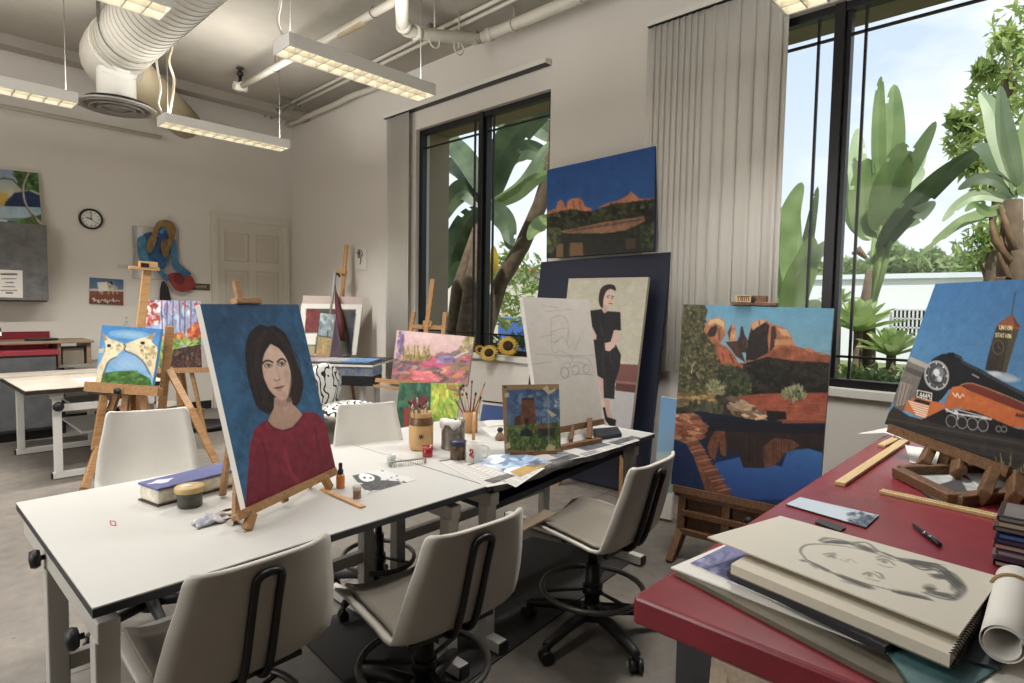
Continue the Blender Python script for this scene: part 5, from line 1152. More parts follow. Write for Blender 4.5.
# ---- woman in black
qp = [(568.8,278.5),(648.4,277),(630.7,428.7),(552,431)]
q4, n4 = plane_quad(qp, atx(631,428,3.86), -84, 7)
BLv, BRv = Vector(q4[3]), Vector(q4[2]); up = (Vector(q4[1])-BRv).normalized(); upl = (Vector(q4[0])-BLv).normalized()
a = Art(qp, 120, 210, (190,184,160), 16); a.frame(520,260,140/531)
a.poly([(150,50),(500,50),(480,700),(150,700)],(192,187,164),c2=(184,178,156),var=.04)
a.poly([(372,395),(460,400),(445,505),(366,495)],(128,78,72),c2=(112,66,60)); a.poly([(366,458),(450,466),(448,476),(366,468)],(150,98,88)); a.poly([(368,468),(448,476),(444,506),(366,496)],(96,54,48)); a.poly([(366,496),(446,506),(430,680),(330,680)],(178,174,176))
a.poly([(268,195),(316,188),(340,196),(386,200),(388,270),(362,268),(360,300),(372,330),(388,365),(380,420),(366,460),(362,528),(324,524),(318,450),(300,440),(282,320),(276,260)],(34,33,36),var=.15)
for p in ([(330,300),(320,380),(335,500)],[(345,330),(352,400)],[(310,230),(320,290)]): a.line(cat(p),4,(54,54,60),.7)
a.poly([(362,270),(384,272),(380,310),(350,345),(330,345),(330,330),(350,312)],(206,168,156)); a.poly([(328,318),(350,312),(366,330),(345,348),(330,345)],(210,174,160)); a.poly([(272,240),(284,262),(298,290),(295,305),(284,305),(274,270)],(204,166,152)); a.poly([(300,445),(322,452),(324,520),(312,510)],(196,156,148)); a.poly([(326,528),(346,530),(346,575),(360,600),(340,605),(328,570)],(190,150,142)); a.poly([(320,560),(328,558),(336,595),(368,605),(366,628),(345,628),(328,605),(326,590)],(26,24,26))
a.poly([(316,188),(322,165),(342,170),(338,198),(326,205)],(198,158,144)); a.ell(342,145,23,34,(214,180,164),1,6); a.poly([(306,140),(315,108),(340,94),(364,98),(370,118),(350,112),(334,122),(324,150),(320,185),(308,170)],(50,34,34),smooth=True); a.line([(336,140),(346,137)],3,(60,40,38)); a.line([(354,139),(362,141)],3,(60,40,38)); a.line([(352,142),(354,154),(349,157)],2,(170,128,114)); a.line([(344,167),(356,168)],4,(170,72,72)); a.ell(341,146,3,2,(40,36,40)); a.ell(357,147,3,2,(40,36,40))
a.noise(.02,4)
picture('figure_painting', a, q4, .035, 'tall painting of a woman in black on a bench, in front of the navy board', 'painting', side=(170,164,144))
bq = [BLv-Vector(n4)*.0, BRv]
st = MB().bar(BLv-up*.03-n4*.02, BRv-up*.03-n4*.02, .08,.05,(0,0,1))
bmid = (BLv+BRv)/2
tt = thing('painting_rack', 'low wooden stand carrying the painting of the woman in black', 'rack', (bmid.x,bmid.y,0))
part('top_rail', st, m_oak, tt)
for f in (.08,.92):
    p = BLv.lerp(BRv,f)-n4*.02; part('post', MB().bar((p.x,p.y,0),(p.x,p.y,p.z-.05),.05,.05,(1,0,0)), m_oak, tt)
# ---- navy board and blue sky painting
m_navy = mat('navy_panel', (24,30,52), .6, var=.08, vscale=3)
p0 = atx(651,436,4.06)
qb, nb = plane_quad([(541,262),(671,252),(651,436),(541,430)], p0, -88, 5)
T0, T1 = Vector(qb[0]), Vector(qb[1]); dn = (Vector(qb[2])-T1).normalized(); s = (T1.z-.01)/-dn.z
B0, B1 = T0+dn*((T0.z-.01)/-dn.z), T1+dn*s
bo = MB().quadbox([B0,B1,T1,T0],.035)
single('navy_board', bo, m_navy, 'big navy blue board leaning on the pillar between the windows', 'board', bevel=.003)
qp = [(547,170),(655,146),(654,251),(546.5,258)]
q4, n4 = plane_quad(qp, atx(654,251,4.13), -89, 3)
a = Art(qp, 130, 100, (28,76,158), 17); a.frame(540,140,140/683)
a.poly([(20,0),(570,0),(570,360),(20,360)],(24,70,152),c2=(44,100,176),var=.06)
a.poly([(30,350),(78,335),(86,305),(100,292),(115,305),(120,330),(128,325),(134,300),(150,288),(185,282),(205,295),(215,325),(250,335),(240,355),(30,372)],(206,126,86),var=.15); a.line([(124,300),(128,330)],4,(90,70,90)); a.line([(160,300),(165,345)],5,(150,80,56)); a.line([(190,300),(195,345)],5,(150,80,56))
a.poly([(270,335),(330,308),(380,295),(420,275),(440,252),(455,265),(480,288),(555,285),(560,300),(340,318)],(210,130,92),var=.12)
hl = [(30,365),(150,338),(240,352),(330,322),(450,300),(556,292),(560,600),(30,600)]
a.poly(hl,(48,50,36),c2=(40,42,32),var=.25); a.dabs([(34,368),(150,345),(240,355),(330,325),(550,295),(552,370),(380,375),(100,440),(34,440)],260,11,8,[(60,66,40),(44,48,32),(78,84,50),(36,38,28)],.8)
a.poly([(100,445),(300,402),(505,372),(510,395),(420,440),(250,462),(120,455)],(160,112,84),var=.12)
for i in range(10): x = 120+i*38; a.line([(x,452-i*6),(x+60,432-i*6)],5,(84,66,48),.7)
a.poly([(95,455),(550,455),(552,560),(35,580),(40,480)],(44,46,36),var=.15); a.poly([(80,505),(112,505),(112,570),(80,572)],(150,110,70),.8); a.poly([(145,500),(205,500),(208,562),(142,568)],(150,106,68),.8); a.poly([(410,480),(465,478),(460,530),(415,530)],(96,74,52),.7)
a.dabs([(34,430),(90,440),(95,490),(40,560)],80,10,8,[(84,96,56),(60,70,42),(106,112,66)],.8); a.dabs([(480,430),(552,400),(552,520),(490,520)],90,10,8,[(52,66,40),(72,82,50),(40,48,32)],.8); a.dabs([(420,440),(450,420),(470,455),(430,460)],20,8,6,[(56,62,38)],.8)
picture('sunset_painting', a, q4, .03, 'painting of orange rocks under deep blue sky, resting on top of the navy board', 'painting', side=(40,60,100))
# ---- small seascape beside navy board
qp = [(661,396),(680,400),(676,452),(656,448)]
q4, n4 = plane_quad(qp, atx(668,440,3.72), -80, 6)
a = Art(qp, 30, 80, (110,160,200), 18); a.frame(0,0,1); a.poly([(640,380),(700,380),(700,432),(640,432)],(64,124,190),c2=(150,186,206)); a.poly([(640,424),(700,428),(700,470),(640,470)],(120,150,140),c2=(150,168,140)); a.poly([(640,418),(700,424),(700,430),(640,425)],(170,190,190)); a.poly([(640,437),(700,441),(700,470),(640,470)],(216,212,202))
TLv, TRv, BRv2, BLv2 = (Vector(p) for p in q4); dnn = (BRv2-TRv).normalized(); 
picture('seascape_painting', a, [TLv,TRv,TRv+dnn*((TRv.z-.02)/-dnn.z),TLv+dnn*((TLv.z-.02)/-dnn.z)], .03, 'narrow blue seascape canvas standing on the floor beside the canyon painting', 'painting')
# ---- abstract pair on easel behind the jars
qp = [(397,330),(474,337),(467,387),(391,380)]
q4, n4 = plane_quad(qp, atx(391,380,3.3), -74, 10)
a = Art(qp, 110, 75, (214,176,176), 19); a.frame(380,310,160/911)
a.poly([(60,100),(560,140),(520,300),(60,280)],(222,188,186),c2=(206,160,160),var=.06); a.poly([(60,270),(130,290),(250,265),(340,270),(430,260),(545,215),(540,330),(510,450),(50,430)],(150,110,110),var=.3)
a.dabs([(70,275),(540,225),(515,430),(60,420)],300,20,8,[(190,90,110),(120,110,90),(200,140,70),(110,96,120),(170,70,90),(150,130,110),(96,92,80)],.7,-12)
a.dabs([(110,130),(140,130),(145,270),(100,270)],40,7,14,[(120,96,150),(150,120,170),(100,86,120)],.7,0); a.dabs([(440,250),(500,150),(545,150),(545,220)],70,8,12,[(160,150,90),(190,160,80),(120,110,130)],.7)
for i in range(26): x = a.rng.uniform(130,300); a.line([(x,290),(x+a.rng.uniform(-25,40),a.rng.uniform(200,260))],7,[(150,140,60),(190,160,70),(110,110,60)][i%3],.8)
a.dabs([(260,280),(360,290),(360,330),(250,320)],24,22,8,[(206,80,120),(220,100,130)],.8,8); a.dabs([(190,350),(330,355),(340,395),(200,400)],30,24,8,[(216,96,110),(230,130,130)],.8,3); a.line([(410,285),(470,250),(500,240)],9,(214,206,214),.8); a.dabs([(330,260),(420,270),(400,300),(340,300)],24,18,8,[(130,110,160),(150,130,170)],.8,-15)
picture('abstract_landscape', a, q4, .02, 'pink abstract landscape painting on the easel in front of the left window', 'painting')
t, k = easel('light wooden easel with forked top in front of the left window', q4, n4, 0, m_oak, .95, .02, (.05,.03), None, .5, .50, .5, .38, .0, 0, True, (.05,.025), (.04,.03), 'studio_easel', ledge_shift=-.115)
bm, ex, uy, n = (k[x] for x in ('bm','ex','uy','n')); H_ = k['H']
for s in (-.20,.20):
    p = bm-n*.045+ex*s; part('upright', MB().bar(p+uy*.1, p+uy*(H_+.19)+ex*s*-.1, .045,.022,n), m_oak, t, .004)
p = bm-n*.05+uy*(H_+.045); part('cross_bar', MB().bar(p-ex*.21, p+ex*.21, .022,.04,uy).bar(p-ex*.05+uy*.03, p+ex*.05+uy*.03,.04,.06,uy), m_oak, t, .003)
l2 = bm-uy*.07-n*.01; part('lower_ledge', MB().bar(l2-ex*.5, l2+ex*.5, .05,.025,uy), m_oak, t, .003)
qp = [(399.5,382.5),(461,383.5),(455,434),(394,432)]
q4, n4 = plane_quad(qp, atx(391,385,3.22), -66, 12)
TLv, TRv, BRv, BLv = (Vector(p) for p in q4)
a = Art(qp, 90, 70, (60,100,70), 20); a.frame(380,310,160/911)
a.poly([(60,400),(292,410),(280,700),(60,700)],(44,92,72),c2=(36,76,58),var=.2); a.poly([(160,480),(270,490),(270,560),(160,560)],(120,40,50),var=.2); a.poly([(140,560),(170,560),(160,700),(136,700)],(150,46,40)); a.dabs([(100,415),(285,415),(280,480),(100,560)],60,9,22,[(54,110,84),(36,80,64),(66,120,80)],.6,0)
a.poly([(292,412),(465,416),(450,700),(285,700)],(150,186,60),c2=(116,160,50),var=.15); a.dabs([(300,420),(455,420),(445,620),(295,620)],120,7,16,[(170,200,70),(120,160,50),(206,200,70),(190,180,60)],.7,0); a.line([(324,450),(328,480)],7,(220,170,60)); a.line([(345,490),(350,520)],6,(210,160,60))
picture('diptych_painting', a, q4, .02, 'green and lime abstract painting below the pink landscape, behind the brush jars', 'painting')
# ---- giraffes
qp = [(102,325),(161,329),(152,387),(95,383)]
q4, n4 = plane_quad(qp, aty(95,383,5.2), -50, 9)
a = Art(qp, 84, 84, (70,140,210), 21); a.frame(0,300,220/939)
a.poly([(430,100),(695,120),(650,370),(400,350)],(52,130,206),c2=(126,176,220),var=.08); a.ell(555,150,90,20,(150,196,226),.9,4,3); a.ell(560,270,90,40,(150,190,226),.8,0,3); a.ell(600,250,60,30,(120,172,220),.6,0,2)
a.poly([(440,312),(500,305),(570,302),(640,335),(650,375),(430,355)],(62,110,40),var=.3); a.dabs([(445,315),(575,305),(640,340),(640,368),(440,352)],60,12,5,[(84,134,50),(44,86,32),(70,120,40)],.7,-10)
g1 = (226,212,170)
a.poly([(438,150),(450,152),(468,168),(500,178),(530,190),(530,212),(515,225),(495,245),(470,258),(455,270),(440,310),(430,355),(402,350),(420,285),(440,245),(450,222),(452,195)],g1,var=.08); a.line(cat([(496,246),(470,260),(455,285),(440,330),(434,356)]),5,(96,80,60))
a.poly([(662,142),(636,158),(600,165),(560,180),(532,192),(530,215),(560,225),(590,240),(620,270),(640,310),(652,335),(665,280),(672,230),(668,205),(645,180)],g1,var=.08); a.line(cat([(545,225),(580,240),(612,270),(640,320)]),5,(120,96,60))
a.poly([(660,140),(640,150),(625,168),(650,172)],(180,140,90)); a.poly([(436,142),(448,150),(460,172),(446,178)],(180,140,90)); a.poly([(418,212),(448,208),(440,230),(420,228)],(206,190,150))
a.dabs([(600,190),(660,200),(665,260),(640,300),(590,230)],26,7,6,[(190,160,100),(170,140,90)],.8)
a.ell(466,198,9,7,(40,34,30)); a.ell(608,186,10,7,(40,34,30)); a.line(cat([(528,192),(536,200),(530,214),(540,224)]),4,(70,56,46)); a.dabs([(480,170),(520,190),(500,220),(470,220)],8,6,4,[(196,170,120)],.7)
picture('giraffe_painting', a, q4, .03, 'painting of two giraffes nuzzling, on an easel behind the white chair', 'painting', side=(90,150,200))
t, k = easel('honey coloured studio easel with the giraffe painting', q4, n4, 0, m_oak, .56, .03, (.06,.06), None, .1, -.2, .5, .3, .06, 0, True, (.05,.03), (.05,.035), 'studio_easel', True)
bm, ex, uy, n, nh = (k[x] for x in ('bm','ex','uy','n','nh'))
part('knob', MB().lathe([(0,.03),(.022,.03),(.026,.015),(.012,0)], bm-uy*.045+n*.035, 12, Vector(n).to_track_quat('Z','Y').to_matrix()), m_black, t)
Ym = 5.36
A_ = aty(163,330,5.0); B_ = aty(152,455,5.1)
part('side_post', MB().bar(aty(170,326,4.98),aty(157,460,5.02),.055,.035,(0,1,0)), m_oak, t, .004)
part('side_post', MB().bar(aty(104,395,5.14),aty(95,450,5.10),.05,.035,(0,1,0)), m_oak, t, .004)
part('brace', MB().bar(aty(168,368,5.0),aty(192,412,4.75),.05,.03,(0,1,0)).bar(aty(190,408,4.75),aty(216,462,4.6),.05,.03,(0,1,0)), m_oak, t, .004)
f0 = aty(99,440,5.1); part('skid', MB().bar(aty(99,447,5.1),aty(84,489,4.95),.05,.04,(0,1,0)), m_oak, t, .004)
mt = MB().bar(aty(130,420,5.42),aty(147.5,266,5.42),.06,.03,(0,1,0))
part('tall_mast', mt, m_pine, t, .004)
cb = aty(147,267,5.40); part('top_clamp', MB().bar(aty(129,267.5,5.38),aty(159,269.5,5.38),.05,.025,(0,0,1)).bar(aty(139,264.5,5.38),aty(157,266,5.38),.05,.055,(0,0,1)), m_pine, t, .004)
part('clamp_plate', MB().bar(aty(141,264.8,5.35),aty(149,265.4,5.35),.004,.03,(0,0,1)), m_black, t)
# ---- autumn trees
qp = [(144,300),(200,301),(202,368),(150,369)]
q4, n4 = plane_quad(qp, aty(150,369,6.55), -36, 3)
a = Art(qp, 80, 92, (150,150,190), 22); a.frame(0,300,220/939)
a.poly([(600,0),(870,0),(880,180),(600,200)],(140,160,200),var=.2); a.dabs([(615,0),(690,0),(690,110),(610,110)],160,8,5,[(206,60,50),(230,220,210),(190,80,60),(236,200,190),(150,50,50)],.9); a.dabs([(690,0),(865,10),(865,120),(690,160)],150,7,18,[(150,170,214),(110,130,190),(190,200,220),(170,150,190)],.7,0)
for x in (690,715,740,765,790,815,840): a.line([(x,5),(x+a.rng.uniform(-6,6),160)],5,[(70,56,80),(110,60,60)][x%2],.8)
a.dabs([(690,150),(780,150),(860,90),(868,170),(700,190)],160,9,6,[(200,90,50),(170,60,44),(216,120,60)],.85); a.dabs([(660,180),(865,170),(868,195),(660,230)],120,10,6,[(110,150,60),(150,180,80),(70,110,50)],.85)
a.poly([(740,215),(868,190),(866,290),(730,300),(690,290)],(60,40,36),var=.3); a.dabs([(745,220),(866,200),(864,285),(740,290)],140,6,4,[(90,50,44),(44,34,34),(120,80,66)],.7); a.dabs([(660,230),(740,215),(720,290),(665,290)],80,12,5,[(150,170,80),(110,140,60),(60,70,40)],.8,60); a.dabs([(780,15),(860,15),(860,35),(780,30)],20,10,5,[(190,60,50)],.8)
picture('autumn_painting', a, q4, .025, 'painting of red and orange autumn trees, on an easel against the back wall', 'painting')
t, k = easel('wooden easel carrying the autumn trees painting', q4, n4, 0, m_oak, .62, .025, (.06,.04), None, .4, -.1, .8, .30, .05, 0, True, (.05,.03), (.035,.03), 'studio_easel', True)
# ---- corner: framed print, little landscape, mast, umbrella, trays
qp = [(303,295.5),(364,297),(357,354),(297,356)]
q4, n4 = plane_quad(qp, atx(356,352,4.0), -46, 10)
a = Art(qp, 50, 46, (196,176,166), 23); picture('mat_board', a, q4, .006, 'pinkish beige mat board behind the white framed print in the corner', 'board', side=(180,160,150))
qp = [(301.5,303.5),(362.5,304.5),(356,355),(296,357)]
q4, n4 = plane_quad(qp, atx(356,355,3.93), -46, 11)
a = Art(qp, 70, 60, (222,218,208), 24); a.frame(295,230,80/390)
a.poly([(58,385),(298,390),(275,610),(45,600)],(70,74,64),var=.2); a.poly([(58,387),(125,388),(115,500),(50,495)],(128,50,50),var=.2); a.poly([(50,505),(112,505),(105,560),(45,560)],(226,222,212)); a.poly([(42,565),(105,565),(100,610),(40,610)],(170,160,110)); a.poly([(180,390),(240,390),(235,490),(185,500)],(110,42,48),var=.2); a.poly([(240,390),(262,390),(250,600),(232,600)],(70,76,48),var=.3); a.poly([(262,390),(296,392),(272,605),(250,600)],(66,66,80),var=.2)
picture('framed_print', a, q4, .02, 'colourful print in a wide white frame leaning in the room corner', 'picture', side=(200,196,186))
qp = [(320.5,313),(335,314.5),(329,358.5),(315.5,358)]
q4, n4 = plane_quad(qp, atz(322,358,.852), -52, 8)
a = Art(qp, 30, 66, (150,160,160), 25); a.frame(295,230,80/390)
a.poly([(120,400),(200,400),(180,530),(105,530)],(150,166,170),c2=(120,134,138),var=.15); a.dabs([(120,410),(190,410),(175,520),(110,510)],30,16,9,[(176,184,184),(120,134,140),(96,110,118)],.6); a.poly([(112,520),(180,528),(168,630),(98,630)],(176,150,96),c2=(150,126,80),var=.15); a.line([(112,520),(180,530)],6,(84,84,70)); a.line([(158,500),(157,528)],5,(60,66,60))
picture('little_landscape', a, q4, .025, 'little unframed landscape of a tan field under grey sky, on the corner table', 'painting')
# mauve canvas seen edge-on behind it
qq = [atz(331,357,.852), atz(343,357.5,.852)]; tp = [aty(331,317,qq[0].y+.1), ]
mb = MB().quadbox([tuple(atz(331,358,.853)),tuple(atz(343,357,.853)),tuple(atp(336,316,atz(337,357,.853)+Vector((.08,.1,0)),Vector((-.6,-.8,.1)))),tuple(atp(330,316,atz(331,358,.853)+Vector((.05,.08,0)),Vector((-.6,-.8,.1))))],.012)
single('mauve_canvas', mb, mat('mauve_paint',(132,112,124),.7), 'mauve grey canvas leaning behind the little landscape', 'canvas')
cm = thing('display_easel', 'bare easel mast with clamp standing in the room corner behind the framed print', 'easel', tuple(atx(344,300,4.05))[:2]+(0,))
mp0, mp1 = atx(346.5,245,4.12), atx(341,310,4.02); dd = (mp1-mp0).normalized(); mp2 = mp1+dd*((mp1.z-.02)/-dd.z)
part('mast', MB().bar(mp0,mp2,.07,.03,(1,0,0)), m_pine, cm, .004)
md = mp0.lerp(mp1,.42); part('clamp', MB().bar(md+Vector((-.03,.12,0)),md+Vector((-.03,-.1,0)),.04,.05), m_pine, cm, .004)
part('rear_leg', MB().bar(mp0.lerp(mp2,.35),(4.22,mp2.y+.02,.01),.03,.03,(1,0,0)), m_oldw, cm, .004)
ug = atx(333,278,3.9); ub = thing('folded_umbrella', 'furled dark red umbrella hooked on the corner easel', 'umbrella', tuple(atz(343,350,.853)))
u0, u1 = atx(334,279,3.88), atx(343,340,3.78)
part('canopy', MB().tube([u0.lerp(u1,.22),u0.lerp(u1,.35),u0.lerp(u1,.7),u0.lerp(u1,1.0)],[.012,.03,.048,.03],9), mat('umbrella_red',(82,26,36),.7), ub)
part('shaft', MB().tube([u0,u0.lerp(u1,.25)],.012,8), mat('umbrella_shaft',(150,146,140),.4,.5), ub)
part('handle', MB().tube(cat([tuple(u0),tuple(u0+Vector((0,-.03,.05))),tuple(u0+Vector((0,-.09,.06))),tuple(u0+Vector((0,-.13,.03)))],False,4),.014,8), m_black, ub)
pl = atx(331,300,3.84); single('grey_pole', MB().cyl(atx(335,272,3.86),atx(329,330,3.74),.018), mat('grey_pole_paint',(150,148,146),.5), 'thin grey pole leaning beside the furled umbrella', 'pole')
# ================================================================== ON THE WHITE TABLES
TZ = .7402
def tp(x, y, z=TZ): return atz(x, y, z)
m_gl = glass('jar_glass', (.92,.93,.92), .08)
# paint box
c = [tp(147,505), tp(157,499), tp(231,481), tp(216,466)]
p0, p1 = tp(143.5,494), tp(158,507); e = (tp(232,487)-p1); e.z = 0; e = e.normalized(); w = Vector((-e.y,e.x,0))
bx = thing('paint_box', 'long white spattered box with worn blue lid, left of the portrait easel', 'box', tuple(p1))
ln, wd, hh = .38, .13, .058
def bq(a, b, z): p = p1+e*a+w*b; return (p.x,p.y,TZ+z)
part('body', MB().hexa([bq(0,0,.004),bq(ln,0,.004),bq(ln,wd,.004),bq(0,wd,.004),bq(0,0,hh),bq(ln,0,hh),bq(ln,wd,hh),bq(0,wd,hh)]), mat('spattered_white',(214,208,190),.6,var=.25,vscale=28), bx, .012)
lq = [bq(-.003,-.003,hh+.009),bq(ln+.003,-.003,hh+.009),bq(ln+.003,wd+.003,hh+.009),bq(-.003,wd+.003,hh+.009)]
part('lid', MB().quadbox(lq,.010), mat('lid_blue',(84,90,140),.5,var=.12,vscale=14), bx, .008)
part('paint_smear', MB().prism([bq(.05+.04*math.cos(t)*(1+.3*math.sin(3*t)),.07+.022*math.sin(t)*(1+.3*math.cos(4*t)),0)[:2] for t in np.linspace(0,2*PI,24)[:-1]],TZ+hh+.0092,TZ+hh+.0102), mat('smear_white',(206,204,212),.6), bx)
part('base_rim', MB().hexa([bq(-.002,-.002,.0),bq(ln+.002,-.002,.0),bq(ln+.002,wd+.002,.0),bq(-.002,wd+.002,.0),bq(-.002,-.002,.005),bq(ln+.002,-.002,.005),bq(ln+.002,wd+.002,.005),bq(-.002,wd+.002,.005)]), mat('rim_brown',(80,62,46),.6), bx)
# tub
q = tp(190,506); t = thing('paint_tub', 'round dark tub with a paint crusted tan lid, in front of the blue lidded box', 'tub', tuple(q))
part('body', MB().lathe([(0,0),(.036,0),(.040,.006),(.041,.056)], q, 24), mat('tub_dark',(70,72,64),.4,var=.4,vscale=30), t)
part('lid', MB().lathe([(.047,.054),(.049,.06),(.048,.07),(.045,.074),(.02,.076),(0,.075)], q, 24), mat('lid_tan',(188,162,110),.5,var=.15,vscale=20), t)
part('paint_crust', MB().sphere(q+Vector((-.01,0,.075)),.02,12,6,(1,.7,.2)), mat('crust_white',(224,218,210),.7), t)
# pile: rag + brushes
q = tp(212,522)
rg = random.Random(4); rows = []
for i in range(9):
    rows.append([Vector((q.x+(i-4)*.014+rg.uniform(-.004,.004), q.y+(j-3)*.012+rg.uniform(-.004,.004), TZ+.004+rg.uniform(.0,.03)*max(0,1-((i-4)/5)**2-((j-3)/4)**2))) for j in range(7)])
single('paint_rag', MB().grid(rows), mat('rag_cloth',(120,126,146),.9,vscale=34,col2=(214,210,204)), 'crumpled paint stained rag in front of the dark tub', 'rag', solid=.004)
m_handles = [mat('handle_ochre',(176,120,60),.4), mat('handle_dark',(60,44,34),.4), mat('handle_cream',(200,184,150),.4), mat('handle_red',(130,60,44),.4)]
m_ferr = mat('ferrule_metal',(150,140,120),.3,1)
def brush(a, b, i, label, grp, rad=.0035, hl=.03, loc=None):
    a = Vector(a); b = Vector(b); d = (b-a).normalized(); t = thing('paintbrush', label, 'brush', tuple(a), 0, grp)
    L_ = (b-a).length; m1 = a+d*(L_-hl*2); m2 = a+d*(L_-hl)
    part('handle', MB().tube([a,a+d*L_*.35,m1],[rad*.6,rad,rad*.85],7), m_handles[i%4], t)
    part('ferrule', MB().tube([m1,m2],[rad,rad*1.2],7), m_ferr, t)
    part('bristles', MB().tube([m2,m2+d*hl*.5,b],[rad*1.2,rad*1.4,rad*.4],7), [mat('bristle_brown',(90,60,40),.8),mat('bristle_pale',(196,176,150),.8),mat('bristle_dark',(40,34,32),.8)][i%3], t)
    return t
for i, (p, r) in enumerate((((222,511),(242,507)),((216,514),(240,515)),((224,520),(243,517)))):
    brush(tp(*r,TZ+.012), tp(*p,TZ+.02), i, ['dark paintbrush lying at the back of the pile beside the portrait','paintbrush lying in the middle of the pile beside the portrait','pale paintbrush lying at the front of the pile beside the portrait'][i], 'brushes lying by the portrait')
pj = tp(233,480); t = thing('masking_tape_roll', 'roll of cream masking tape behind the portrait\'s left edge', 'tape', tuple(pj))
part('roll', MB().lathe([(.022,0),(.034,0),(.034,.05),(.022,.05),(.022,0)], pj, 22), mat('tape_cream',(202,184,146),.6), t)
single('tube_of_paint', MB().tube([tp(230,523,TZ+.01),tp(237,519,TZ+.01),tp(243,523,TZ+.012)],[.012,.011,.004],8), mat('tube_metal',(190,180,170),.4,.4), 'squeezed paint tube beside the portrait easel\'s left foot', 'tube')
# flat stick and bottles
single('wooden_ruler', MB().bar(tp(322,489,TZ+.004),tp(363,507,TZ+.004),.022,.006), m_pine, 'flat wooden stick lying in front of the portrait easel', 'stick')
q = tp(340.5,488); t = thing('dropper_bottle', 'small amber bottle with tall black spray cap, right of the portrait', 'bottle', tuple(q))
m_amb = mat('amber_glass',(190,116,48),.15,coat=.4,spec=.6)
part('body', MB().lathe([(0,0),(.0155,0),(.017,.003),(.017,.046),(.014,.054),(.009,.058)], q, 18), m_amb, t)
part('cap', MB().lathe([(.0115,.054),(.0115,.072),(.0075,.075),(.0075,.098),(.005,.101),(0,.101)], q, 16), m_black, t)
q = tp(357,498); t = thing('spice_jar', 'tiny glass jar with pale lid, at the end of the wooden stick', 'jar', tuple(q))
part('body', MB().lathe([(0,0),(.015,0),(.015,.033)], q, 16), mat('jar_rusty',(160,120,100),.3,var=.3,vscale=40), t)
part('lid', MB().lathe([(.0155,.031),(.016,.043),(.0145,.046),(0,.046)], q, 16), mat('lid_pale',(190,186,176),.5), t)
# printed picture lying flat (black and white)
px = [(352,476),(380,470),(416,480),(368,494)]
a = Art(px, 80, 60, (206,206,204), 31); a.frame(300,420,.15625)
a.ell(408,365,92,26,(74,74,76)); a.ell(418,362,44,20,(226,226,224)); a.ell(405,362,8,5,(40,40,42)); a.ell(440,362,8,4,(40,40,42)); a.ell(500,410,130,36,(70,70,72)); a.poly([(365,420),(420,390),(520,375),(625,385),(630,405),(560,435),(440,445)],(72,72,74)); a.dabs([(365,400),(620,385),(600,430),(400,440)],60,16,4,[(90,90,92),(58,58,60)],.6); a.poly([(625,400),(650,385),(700,405),(640,420)],(40,40,42)); a.poly([(640,395),(690,405),(650,415)],(226,226,226)); a.line([(440,470),(700,405)],4,(60,60,62),.8)
for x, y in ((520,325),(560,360),(590,352),(600,372),(540,372)): a.ell(x,y,6,4,(70,80,140))
v4 = [tp(*p) for p in px]
picture('printed_sheet', a, [p+Vector((0,0,.0015)) for p in v4], .001, 'printed sheet of a grey and black blot figure lying flat on the table', 'print')
# bulldog comb rack, cups, jars
q = tp(391,464); t = thing('plastic_cup', 'small translucent white cup beside the spring wire rack', 'cup', tuple(q))
part('cup', MB().lathe([(0,.0),(.019,.0),(.022,.046),(.020,.046),(.018,.006),(0,.005)], q, 18), mat('cup_frost',(206,210,206),.3), t)
a0, a1 = tp(390,467), tp(425,463); t = thing('brush_rack', 'small metal spring coil brush rest with a row of wires', 'rack', tuple(a0))
d = (a1-a0).normalized(); s_ = Vector((-d.y,d.x,0)); Lr = (a1-a0).length
part('rail', MB().bar(a0+Vector((0,0,.022)),a1+Vector((0,0,.022)),.012,.006), mat('rack_metal',(160,158,146),.35,.6), t)
co_ = MB()
for i in range(15): p = a0+d*(Lr*(i+.5)/15); co_.cyl(p-s_*.012, p-s_*.004+Vector((0,0,.022)), .0012, n=5)
part('wire_coil', co_, mat('rack_wire',(176,174,166),.3,.6), t)
for a_ in (a0,a1): part('end_foot', MB().bar(a_,a_+Vector((0,0,.025)),.014,.006,(1,0,0)), mat('rack_metal',(160,158,146)), t)
q = tp(421,449); jr = thing('ceramic_jar', 'tall tan ceramic jar with a dark band, full of brushes', 'jar', tuple(q))
m_cer = mat('tan_ceramic',(196,158,108),.35,var=.14,vscale=14)
part('body', MB().lathe([(0,0),(.05,0),(.058,.01),(.061,.045),(.061,.12),(.056,.15),(.052,.162),(.053,.178),(.056,.19),(.05,.19),(.046,.155),(.044,.06),(0,.03)], q, 28), m_cer, jr)
part('glaze_band', MB().lathe([(.0618,.128),(.06,.142),(.0575,.152),(.055,.158),(.0534,.166)], q, 28), mat('dark_glaze',(104,74,50),.3,var=.35,vscale=20), jr)
dv = (O-q); dv.z = 0; dv = dv.normalized(); rt_ = Vector((dv.y*-1,dv.x,0))
st = MB()
for i in range(3):
    aa = i*PI/3+.2; pc = q+dv*.0615+Vector((0,0,.075)); vv = rt_*math.cos(aa)*.013+Vector((0,0,math.sin(aa)*.013)); st.bar(pc-vv,pc+vv,.004,.002,dv)
part('stamp', st, mat('stamp_dark',(70,50,36),.5), jr)
rg = random.Random(8)
for i in range(8):
    an = i*2*PI/8+.3; b = q+Vector((.018*math.cos(an),.018*math.sin(an),.05)); e_ = q+Vector((.05*math.cos(an)-.02,.045*math.sin(an),.235+.025*rg.random()))
    brush(b, e_, i, ['one of the splayed brushes standing in the tan ceramic jar'][0], 'brushes in the tan ceramic jar', .004, .022)
q = tp(427.5,456.5); t = thing('votive_cup', 'small red votive cup in front of the tan jar', 'cup', tuple(q))
